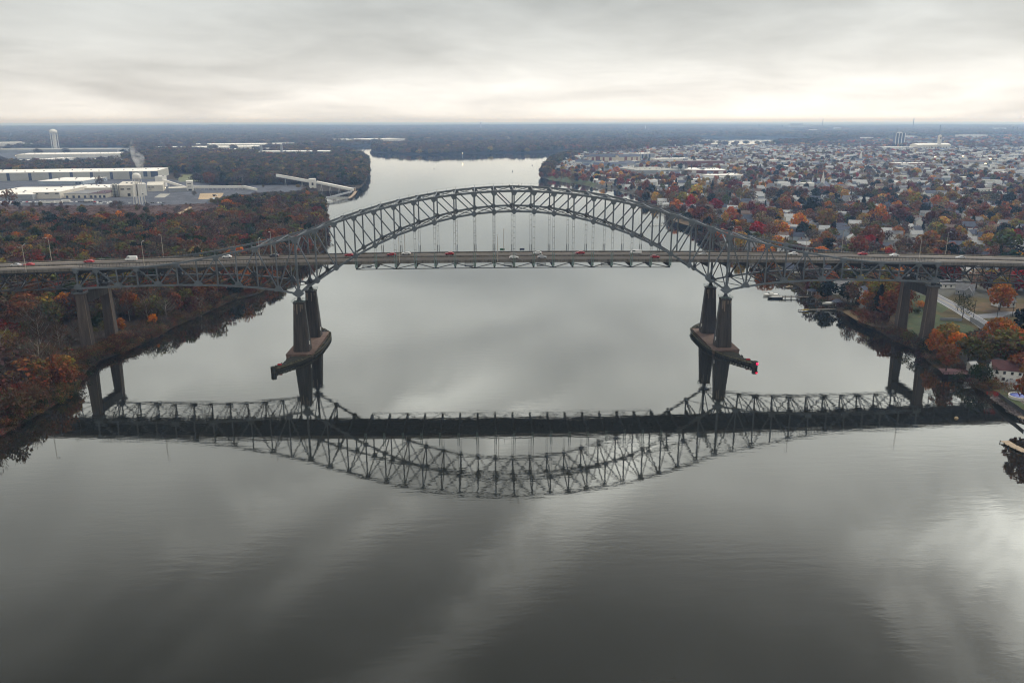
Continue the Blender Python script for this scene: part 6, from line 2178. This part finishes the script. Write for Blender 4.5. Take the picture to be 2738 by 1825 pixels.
# lamp standards of the road
lp_pole = MB().tube([(0, 0, 0), (0, 0, 6), (0, 0, 12.4)], [.16, .13, .09], 8).mesh('lamp_pole', 'pale_concrete')
lp_arm = MB().beam((0, 0, 12.3), (1.9, 0, 12.75), .1, .1).mesh('lamp_arm', 'pale_concrete')
lp_head = MB().box((2.2, 0, 12.75), (1.1, .36, .16)).mesh('lamp_head', 'pale_wall')
for k, (u, y, lb) in enumerate(((65, -1, 'lamp standard on the near parapet of the left approach'), (134.5, 1, 'lamp standard on the far parapet of the left approach'), (384, -1, 'near lamp standard rising over the third left truss panel'), (436, 1, 'far lamp standard over the left side span'),
                                (695, -1, 'near lamp standard left of the left arch foot'), (727, 1, 'far lamp standard left of the left arch foot'), (1068, -1, 'near lamp standard under the left hangers'), (1083, 1, 'far lamp standard under the left hangers'),
                                (1330.6, -1, 'near lamp standard just left of midspan'), (1347, 1, 'far lamp standard beside the green sign'), (1962, 1, 'lamp standard right behind the right arch foot'), (2152, -1, 'near lamp standard over the right side span'), (2250, 1, 'far lamp standard over the right side span'),
                                (2457, -1, 'near lamp standard at the right end post of the truss'), (2528.6, 1, 'far lamp standard on the right approach'))):
    yy = 12.9 * y
    x = gy(u, 695 if y < 0 else 675, yy).x
    t = thing('lamp_post', lb, 'street lamp', (x, yy, deck_z(x) - .3), math.pi / 2 if y < 0 else -math.pi / 2, 'lamp standards along the bridge')
    put('pole', lp_pole, t)
    put('arm', lp_arm, t)
    put('lamp_head', lp_head, t)
for u, m, lb in ((1343, 'sign_green', 'green road sign on the far parapet left of midspan'), (1396, 'navy', 'dark navy road sign on the far parapet right of midspan')):
    x = gy(u, 669, 12.9).x
    t = thing('road_sign', lb, 'road sign', (x, 13.0, deck_z(x) + .9))
    MB().box((0, 0, .7), (2.4, .12, .95)).build('sign_board', m, t)
    MB().box((-.8, .1, .1), (.1, .1, 1.2)).box((.8, .1, .1), (.1, .1, 1.2)).build('sign_post', 'steel', t)

# ------------------------------------------------------------------ docks and boats


def hull(L, B, H, m, name='hull'):
    secs = []
    for k in range(9):
        t = k / 8
        x = L * (t - .5)
        wd = B / 2 * (1 - max(0, (t - .55) / .45) ** 2.2) * (.9 + .1 * min(1, t * 4))
        sheer = H * (.85 + .3 * t * t)
        secs.append([(x, -wd, sheer), (x, -wd * .92, sheer * .45), (x, -wd * .35, -.25 + .25 * t ** 4), (x, wd * .35, -.25 + .25 * t ** 4), (x, wd * .92, sheer * .45), (x, wd, sheer)])
    vs = [q for s in secs for q in s]
    fs = []
    for k in range(8):
        for j in range(5):
            a = k * 6 + j
            fs.append((a, a + 1, a + 7, a + 6))
        fs.append((k * 6 + 5, k * 6, k * 6 + 6, k * 6 + 11))
    fs.append((5, 4, 3, 2, 1, 0))
    return MB().solid(vs, fs)


def boat(u, v, L, rz, hm, label, cabin=None, cover=None, z=0.0):
    p = gz(u, v, z)
    t = thing('motor_boat', label, 'boat', (p.x, p.y, z), rz)
    hull(L, L * .3, L * .12, hm).build('hull', hm, t)
    if cover:
        MB().solid([(x, y, zz) for x in (-L * .46, L * .2) for y, zz in ((-L * .13, L * .12), (0, L * .19), (L * .13, L * .12))] + [(L * .42, 0, L * .14)], [(0, 1, 4, 3), (1, 2, 5, 4), (3, 4, 6), (4, 5, 6), (0, 2, 1)]).build('boat_cover', cover, t)
    if cabin:
        MB().prism([(-L * .15, -L * .1), (L * .16, -L * .09), (L * .16, L * .09), (-L * .15, L * .1)], L * .1, L * .22, [(-L * .13, -L * .08), (L * .08, -L * .07), (L * .08, L * .07), (-L * .13, L * .08)]).build('cabin', cabin, t)
        MB().beam((L * .17, -L * .085, L * .14), (L * .1, -L * .07, L * .21), L * .01, .3, (0, 1, 0)).beam((L * .17, L * .085, L * .14), (L * .1, L * .07, L * .21), L * .01, .3, (0, 1, 0)).box((L * .13, 0, L * .175), (.1, L * .14, L * .05)).build('windscreen', 'glass', t)
    MB().box((-L * .5, 0, L * .07), (L * .06, L * .05, L * .14)).build('outboard_motor', 'black_car', t)
    return t


boat(2061, 790.5, 10, math.pi + .05, 'white', 'white cabin cruiser with a tan foredeck at the end of the long dock', 'white')
boat(2072, 798, 9.5, math.pi + .02, 'black_car', 'dark hulled motor boat moored in front of the white cruiser', None, 'pale_wall')
boat(2217, 813, 8.5, math.pi, 'white', 'white boat hauled up on a lift beside the gazebo', None, 'white', 1.8)
boat(2110, 768, 6, .3, 'wood', 'small tan roofed boat under the lower chord by the far dock', 'sand')


def dock(label, pts, w, m='dark_wood', z=1.0, rail=False, step=3.5):
    q = [gz(u, v, z) for u, v in pts]
    t = thing('dock', label, 'dock', (q[0].x, q[0].y, 0))
    inv = Matrix.Translation((-q[0].x, -q[0].y, 0))

    def pt(nm, mb, mm):
        o = mb.build(nm, mm, t)
        o.matrix_parent_inverse = inv
        return o
    for a, b in zip(q[:-1], q[1:]):
        d = b - a
        n = max(2, int(d.length / step))
        dn = d.normalized()
        nr = Vector((-dn.y, dn.x, 0)) * (w / 2)
        nb = max(2, int(d.length / 1.2))
        for k in range(nb):
            c0, c1 = a.lerp(b, (k + .04) / nb), a.lerp(b, (k + .96) / nb)
            pt('plank', MB().beam(c0, c1, w, .16, nr), m)
        for k in range(n + 1):
            c = a.lerp(b, k / n)
            for s in (-1, 1):
                pt('pile', MB().tube([c + nr * s + Vector((0, 0, -2 - z)), c + nr * s + Vector((0, 0, .9 if rail else .25))], [.16, .14], 6), 'timber')
        if rail:
            for s in (-1, 1):
                for h in (.5, .95):
                    pt('rail', MB().beam(a + nr * s + Vector((0, 0, h)), b + nr * s + Vector((0, 0, h)), .07, .07), m)
    return t


dock('long railed dock running from the pavilion out to the two boats', [(2084, 793.5), (2164, 794)], 1.6, 'dark_wood', 1.0, True)
dock('low dark dock with a floating end and a yellow kayak', [(2137, 828.5), (2233, 825.5)], 2.2, 'dark_wood', .7)
dock('pale plank floating dock at the lower right edge', [(2686, 1178), (2708, 1191), (2745, 1208)], 3.2, 'wood', .6)
dock('white waterside dock seen through the falling arch rib', [(1738, 602), (1776, 600)], 2.0, 'pale_wall', .8)
dock('dark bulkhead pier running below the jetty conveyor', [(840, 510), (945, 508.5)], 3.0, 'dark_wood', 1.4, False, 9)
dock('catwalk on dolphins curving out in front of the jetty', [(866, 541), (905, 537), (944, 528.5)], 1.6, 'dark_wood', 1.8, True, 7)
dock('timber jetty head with dolphins at the end of the river conveyor', [(934, 530), (946, 520), (952, 511)], 5.0, 'wood', 1.6, True, 4)
dock('stub of a dock at the stone bank on the lower right edge', [(2727, 1112), (2745, 1121)], 2.4, 'wood', .8)
t = thing('jetty_hut', 'small tan loading hut on the head of the river jetty', 'hut', gz(947, 510, 1.8))
MB().box((0, 0, 2), (5, 4, 4)).build('wall', 'wood', t)
MB().box((0, 0, 4.2), (5.6, 4.6, .35)).build('roof', 'pale_wall', t)
gallery('lower grey return gallery sloping from the woods to the jetty head', [(862, 535, 1), (940, 517, 2.5)], 1.8, 2.0, 0, 'siding_grey')
t = thing('kayak', 'yellow kayak lying on the low dark dock', 'kayak', gz(2155, 828, .95), .03)
hull(4.2, .85, .3, 'yellow').build('hull', 'yellow', t)
for k, (u, v) in enumerate(((2177, 826), (2183, 826))):
    t = thing('mooring_pile', ('left of two tall mooring piles beside the low dark dock', 'right of two tall mooring piles beside the low dark dock')[k], 'pile', gz(u, v, 0))
    MB().tube([(0, 0, -2), (0, 0, 5.5)], [.22, .18], 7).build('pile', 'timber', t)
    MB().lathe([(.26, 5.4), (.26, 5.6), (.05, 5.9)], 8).build('pile_cap', 'dark', t)


def gazebo(u, v, label, r, n, m):
    t = thing('gazebo', label, 'gazebo', gz(u, v, 1.2))
    ring = [(r * math.cos(2 * math.pi * k / n), r * math.sin(2 * math.pi * k / n)) for k in range(n)]
    MB().prism([(x * 1.2, y * 1.2) for x, y in ring], -.6, .1).build('platform', 'dark_wood', t)
    MB().prism([(x * 1.22, y * 1.22) for x, y in ring], 2.7, 4.4, [(x * .06, y * .06) for x, y in ring]).build('roof', m, t)
    for x, y in ring:
        MB().box((x * .95, y * .95, 1.4), (.2, .2, 2.7)).build('post', 'white', t)
    for k in range(n):
        a, b = ring[k], ring[(k + 1) % n]
        MB().beam((a[0] * .95, a[1] * .95, .9), (b[0] * .95, b[1] * .95, .9), .08, .1).build('rail', 'dark_wood', t)


gazebo(2171, 787, 'dark gazebo with a slate blue roof at the shore end of the long dock', 3.2, 6, 'slate')
gazebo(2239, 817, 'low gazebo with a slate roof beside the boat lift', 3.0, 8, 'slate')

# deck, stone bank, walls on the lower right
t = thing('waterside_deck', 'red brown wooden deck standing over the water on the right bank', 'deck', gz(2512, 988, 1.6))
a, b, c, d = gz(2509, 984, 1.8), gz(2523, 1000, 1.8), gz(2604, 1000, 1.8), gz(2598, 984, 1.8)
o0 = t.location
for k in range(14):
    p0, p1 = a.lerp(d, k / 14), b.lerp(c, k / 14)
    q0, q1 = a.lerp(d, (k + .93) / 14), b.lerp(c, (k + .93) / 14)
    vs = [p0, q0, q1, p1]
    MB().solid([(v.x - o0.x, v.y - o0.y, v.z - o0.z + e) for e in (-.15, 0) for v in vs], [(0, 1, 2, 3), (7, 6, 5, 4), (0, 4, 5, 1), (1, 5, 6, 2), (2, 6, 7, 3), (3, 7, 4, 0)]).build('plank', 'red_deck', t)
for k in range(7):
    e = b.lerp(c, k / 6)
    MB().tube([(e.x - o0.x, e.y - o0.y, -4), (e.x - o0.x, e.y - o0.y, 1.3)], [.14, .12], 6).build('post', 'timber', t)
MB().beam(b - o0 + Vector((0, 0, 1.05)), c - o0 + Vector((0, 0, 1.05)), .08, .1).beam(a - o0 + Vector((0, 0, 1.05)), b - o0 + Vector((0, 0, 1.05)), .08, .1).build('rail', 'red_deck', t)
rk = []
for k in range(3):
    rnd = np.random.default_rng(50 + k)
    bm = bmesh.new()
    bmesh.ops.create_icosphere(bm, subdivisions=1, radius=.5)
    for vv in bm.verts:
        vv.co *= rnd.uniform(.65, 1.15)
    me = bpy.data.meshes.new('stone')
    bm.to_mesh(me)
    bm.free()
    me.materials.append(M['stone'])
    rk.append(me)
line = W2([(2652, 1062), (2669, 1073), (2699, 1096), (2727, 1115), (2760, 1141), (2800, 1175)], 0)
pts, rot, scl, idx = [], [], [], []
for _ in range(1500):
    k = R.randrange(len(line) - 1)
    (x0, y0), (x1, y1) = line[k], line[k + 1]
    t_ = R.random()
    e = R.uniform(-.8, 5.4)
    dx, dy = x1 - x0, y1 - y0
    L_ = math.hypot(dx, dy)
    pts.append((x0 + dx * t_ - dy / L_ * e, y0 + dy * t_ + dx / L_ * e, max(-.2, min(LAND, e * .55)) + R.uniform(-.1, .2)))
    rot.append((R.random() * 6, R.random() * 6, R.random() * 6))
    s = R.uniform(.6, 1.5)
    scl.append((s, s, s * .8))
    idx.append(R.randrange(3))
scatter('riprap_bank', 'bank of broken reddish grey stones below the lower right garden', 'stone bank', pts, rot, scl, idx, np.ones((len(pts), 4)), instance_group('stone_form', rk))


def wall_line(name, label, pts, h, th, m, cat='wall', seg=6.0, posts=False):
    q = [gz(u, v, LAND) for u, v in pts]
    t = thing(name, label, cat, q[0])
    for a, b in zip(q[:-1], q[1:]):
        n = max(1, int((b - a).length / seg))
        for k in range(n):
            c0, c1 = a.lerp(b, (k + .01) / n) - q[0], a.lerp(b, (k + .99) / n) - q[0]
            MB().beam(c0 + Vector((0, 0, h / 2 - .2)), c1 + Vector((0, 0, h / 2 - .2)), th, h + .4, Vector((0, 0, 1)).cross(c1 - c0)).build('panel', m, t)
            if posts:
                MB().box((c0.x, c0.y, h / 2), (th * 3, th * 3, h + .2)).build('post', m, t)


wall_line('retaining_wall', 'grey panelled retaining wall dropping from the road beside the green lawn', [(2594, 858), (2612, 868), (2645, 889)], 2.6, .35, 'siding_grey')
wall_line('garden_wall', 'low grey wall across the lawn behind the right shore pier', [(2512, 856), (2545, 857), (2572, 859)], 1.6, .3, 'siding_grey')
wall_line('garden_fence', 'long white fence right of the tan brick house', [(2686, 612), (2720, 613), (2745, 614)], 2.2, .12, 'white', 'fence', 3.0, True)
wall_line('chain_fence', 'thin dark fence at the pool garden above the stone bank', [(2662, 1052), (2690, 1072), (2722, 1094), (2745, 1112)], 1.3, .05, 'dark', 'fence', 2.5, True)
wall_line('chain_fence', 'pale fence beside the side road at the right edge', [(2684, 852), (2700, 846), (2745, 846)], 1.6, .06, 'siding_grey', 'fence', 3.0, True)
for k, (u, v, h) in enumerate(((2602, 853, 11), (2664, 858, 13), (2706, 848, 12), (2560, 830, 10))):
    t = thing('utility_pole', ('dark utility pole at the head of the retaining wall', 'tall dark utility pole before the orange maple', 'utility pole beside the side road at the right', 'short utility pole by the gnarled dark tree')[k], 'utility pole', gz(u, v, LAND))
    MB().tube([(0, 0, 0), (0, 0, h)], [.17, .12], 7).build('pole', 'timber', t)
    MB().box((0, 0, h - .7), (2.2, .14, .16)).build('crossarm', 'timber', t)

# ------------------------------------------------------------------ marks on the river
for k, (u, v, m) in enumerate(((1160.5, 452, 'dark'), (1370, 458.5, 'dark'), (1423, 443, 'dark'))):
    t = thing('channel_buoy', ('dark channel buoy left of the lit beacon', 'dark channel buoy right of the lit beacon', 'small dark buoy near the river point')[k], 'buoy', gz(u, v, 0))
    MB().lathe([(1.1, -.5), (1.3, .3), (1.0, .8), (.5, 1.0)], 10).build('float', m, t)
    MB().prism([(-.5, -.5), (.5, -.5), (.5, .5), (-.5, .5)], .9, 3.6, [(-.15, -.15), (.15, -.15), (.15, .15), (-.15, .15)]).build('cage', m, t)
t = thing('channel_beacon', 'slim river beacon with a bright white lamp before the island', 'beacon', gz(1237, 424, 0))
MB().tube([(0, 0, -2), (0, 0, 15)], [.5, .35], 8).build('pole', 'white', t)
MB().lathe([(.5, 15), (1.0, 15.4), (1.0, 16.8), (.3, 17.4)], 10).build('lamp', 'warm_lamp', t)
MB().lathe([(2.0, -1), (2.0, 1.5), (.6, 1.7)], 10).build('base', 'dark', t)
t = thing('mooring_buoy', 'small pale mooring buoy floating in the dark reflection on the right', 'buoy', gz(2557, 1118, 0))
MB().lathe([(.1, -.35), (.7, 0), (.75, .25), (.45, .6), (.1, .75)], 12).build('float', 'sand', t, True)
MB().lathe([(.12, .7), (.12, .95)], 6).build('ring', 'dark', t)

# ------------------------------------------------------------------ works yard: cars, trailers, lamps
pc = []
slots = []
for row_v, u0, u1, n in ((541.5, -10, 110, 22), (545.5, -10, 60, 12), (541, 160, 300, 20), (545, 250, 352, 12), (543.5, 384, 440, 9), (540, 104, 124, 3)):
    for k in range(n):
        if R.random() < .85:
            slots.append((u0 + (u1 - u0) * (k + .5) / n + R.uniform(-1, 1), row_v))
for k, (u, v) in enumerate(slots):
    m = R.choices(('black_car', 'white_car', 'silver', 'red'), (9, 4, 4, 1))[0]
    side = 'left of the grey roofed shed' if u < 165 else ('left of the water tower legs' if u < 360 else 'right of the water tower legs')
    row_ = 'front' if v > 543 else 'back'
    cw = {'black_car': 'dark', 'white_car': 'white', 'silver': 'silver', 'red': 'red'}[m]
    lb = '%s car in the %s yard row %s' % (cw, row_, side)
    p = gz(u, v, LAND)
    if (m, False) not in CARM:
        CARM[(m, False)] = car_meshes(m)
    t = thing('parked_car', lb, 'car', (p.x, p.y, LAND + .02), math.pi / 2 + R.uniform(-.3, .3))
    t.scale = (1.15, 1.15, 1.15)
    put('body', CARM[(m, False)], t)
    put('windows', glassm, t)
    pc.append(t)
share_groups(pc, 'alike parked cars')
for k, (u, v, lb) in enumerate(((118, 545.5, 'left of the white trailers parked at the front of the works yard'), (137, 545.5, 'middle of the white trailers parked at the front of the works yard'), (156, 545, 'right of the white trailers parked at the front of the works yard'), (238, 541, 'white box truck in front of the plum roofed shed'), (177, 542, 'pale trailer before the dark doors of the grey roofed shed'))):
    t = thing('truck_trailer', lb, 'trailer', gz(u, v, LAND), R.uniform(-.08, .08))
    MB().box((0, 0, 2.5), (11, 2.6, 2.8)).build('box_body', 'white', t)
    MB().box((0, 0, .9), (10.5, .9, .3)).build('chassis', 'dark', t)
    for x in (-4, -2.8, 3.6):
        MB().tube([(x, -1.2, .5), (x, 1.2, .5)], [.5, .5], 8).build('wheel', 'tyre', t)
t = thing('dump_truck', 'small dark truck with a white cab on the tan sand yard', 'truck', gz(577, 525, LAND), .1)
MB().box((1.6, 0, 1.6), (2.2, 2.4, 2.2)).build('cab', 'white', t)
MB().prism([(-4, -1.3), (.3, -1.3), (.3, 1.3), (-4, 1.3)], 1.0, 2.6, [(-4.4, -1.5), (.4, -1.5), (.4, 1.5), (-4.4, 1.5)]).build('tipper_body', 'dark', t)
for x in (-3, -1.6, 1.7):
    MB().tube([(x, -1.25, .55), (x, 1.25, .55)], [.55, .55], 8).build('wheel', 'tyre', t)
for k, (u, v, z, lb, r) in enumerate(((43, 423, 7, 'glowing wall lamp at the left end of the lamp lit shed', 1.3), (103, 422.5, 7, 'second glowing wall lamp from the left on the lamp lit shed', 1.3), (222, 421.5, 7, 'middle glowing wall lamp on the lamp lit shed', 1.3), (265, 421, 7, 'glowing wall lamp right of the middle on the lamp lit shed', 1.3),
                                      (292, 420.7, 7, 'second glowing wall lamp from the right on the lamp lit shed', 1.2), (321, 420.4, 7, 'rightmost glowing wall lamp on the lamp lit shed', 1.2), (58, 437.5, 5, 'glowing lamp before the low white dock shed', 1.2), (121, 433.8, 5, 'glowing lamp on the edge of the low white dock shed', 1.4),
                                      (41, 533.5, 5.5, 'glowing lamp on the wall of the wide factory hall', 1.0), (139, 530.3, 5.5, 'glowing lamp on the wall of the tall cream shed', .9), (444, 510.2, 5, 'glowing lamp under the mill eaves', .8), (351, 518, 6, 'glowing lamp on the high factory block', .8), (678, 424, 6, 'small glowing lamp in the woods left of the plant towers', 1.2))):
    p = gz(u, v, LAND)
    t = thing('wall_lamp', lb, 'lamp', (p.x, p.y - .9, LAND + z))
    MB().lathe([(.2 * r, -.5 * r), (.7 * r, -.2 * r), (.8 * r, .25 * r), (.3 * r, .6 * r)], 10).build('lamp_globe', 'warm_lamp', t)
    MB().box((0, .6, .2), (.2, 1.2, .2)).build('bracket', 'dark', t)
for u, v, vb, lb in ((2499, 419, 430, 'left floodlight glowing over the town trees'), (2572, 417, 431, 'brightest floodlight glowing over the town trees'), (2646, 425, 436, 'right floodlight glowing over the town trees'), (2633, 437.5, 447, 'lower floodlight glowing by the dark low roofed hall')):
    p = gz(u, vb, LAND)
    d_ = math.hypot(p.x - CAM_POS.x, p.y - CAM_POS.y)
    q = ray(u, v)
    zt = CAM_POS.z + q.z * d_ / math.hypot(q.x, q.y) - LAND
    t = thing('floodlight', lb, 'floodlight', p)
    MB().tube([(0, 0, 0), (0, 0, zt)], [.4, .25], 6).build('mast', 'steel', t)
    MB().box((0, -.6, zt), (3.6, .6, 1.8)).build('lamp_panel', 'warm_lamp', t)
    MB().box((0, 0, zt), (4.2, .4, 2.2)).build('lamp_frame', 'steel', t)

# steam from the factory
p = gz(384, 512, LAND)
bm = bmesh.new()
ring = []
prof = [(2.6, 20, 0), (3.6, 28, -.5), (5.0, 36, -1), (8, 44, -1.5), (10, 51, -3), (8.5, 57, -5), (5.5, 62, -8), (4.2, 68, -9), (3.2, 74, -8.5), (1.8, 79, -8), (.5, 83, -7.5)]
for r, z, dx in prof:
    ring.append([bm.verts.new((dx + r * (1 + .18 * math.sin(3 * a + z)) * math.cos(a), r * math.sin(a) * .9, z)) for a in [2 * math.pi * k / 16 for k in range(16)]])
for a, b in zip(ring[:-1], ring[1:]):
    for k in range(16):
        bm.faces.new((a[k], a[(k + 1) % 16], b[(k + 1) % 16], b[k]))
bm.faces.new(list(reversed(ring[0])))
bm.faces.new(ring[-1])
me = bpy.data.meshes.new('smoke')
bm.to_mesh(me)
bm.free()
sm = bpy.data.materials.new('steam')
sm.use_nodes = True
t = NT(sm.node_tree)
ps = t.n('ShaderNodeNewGeometry').outputs['Position']
ns = t.n('ShaderNodeTexNoise', i_Vector=ps, i_Scale=.13, i_Detail=4.0, i_Roughness=.6).outputs[0]
v_ = t.n('ShaderNodeVolumePrincipled', i_Density=t.m('MULTIPLY', t.ramp(ns, [(.38, 0.0), (.62, 1.0)]), .06))
v_.inputs['Color'].default_value = (.99, .99, .99, 1)
t.link(v_.outputs[0], t.n('ShaderNodeOutputMaterial').inputs['Volume'])
me.materials.append(sm)
o = put('smoke', me, None, (p.x, p.y, LAND))
tag(o, 'pale plume of steam rising behind the water tower', 'steam', None, 'stuff')
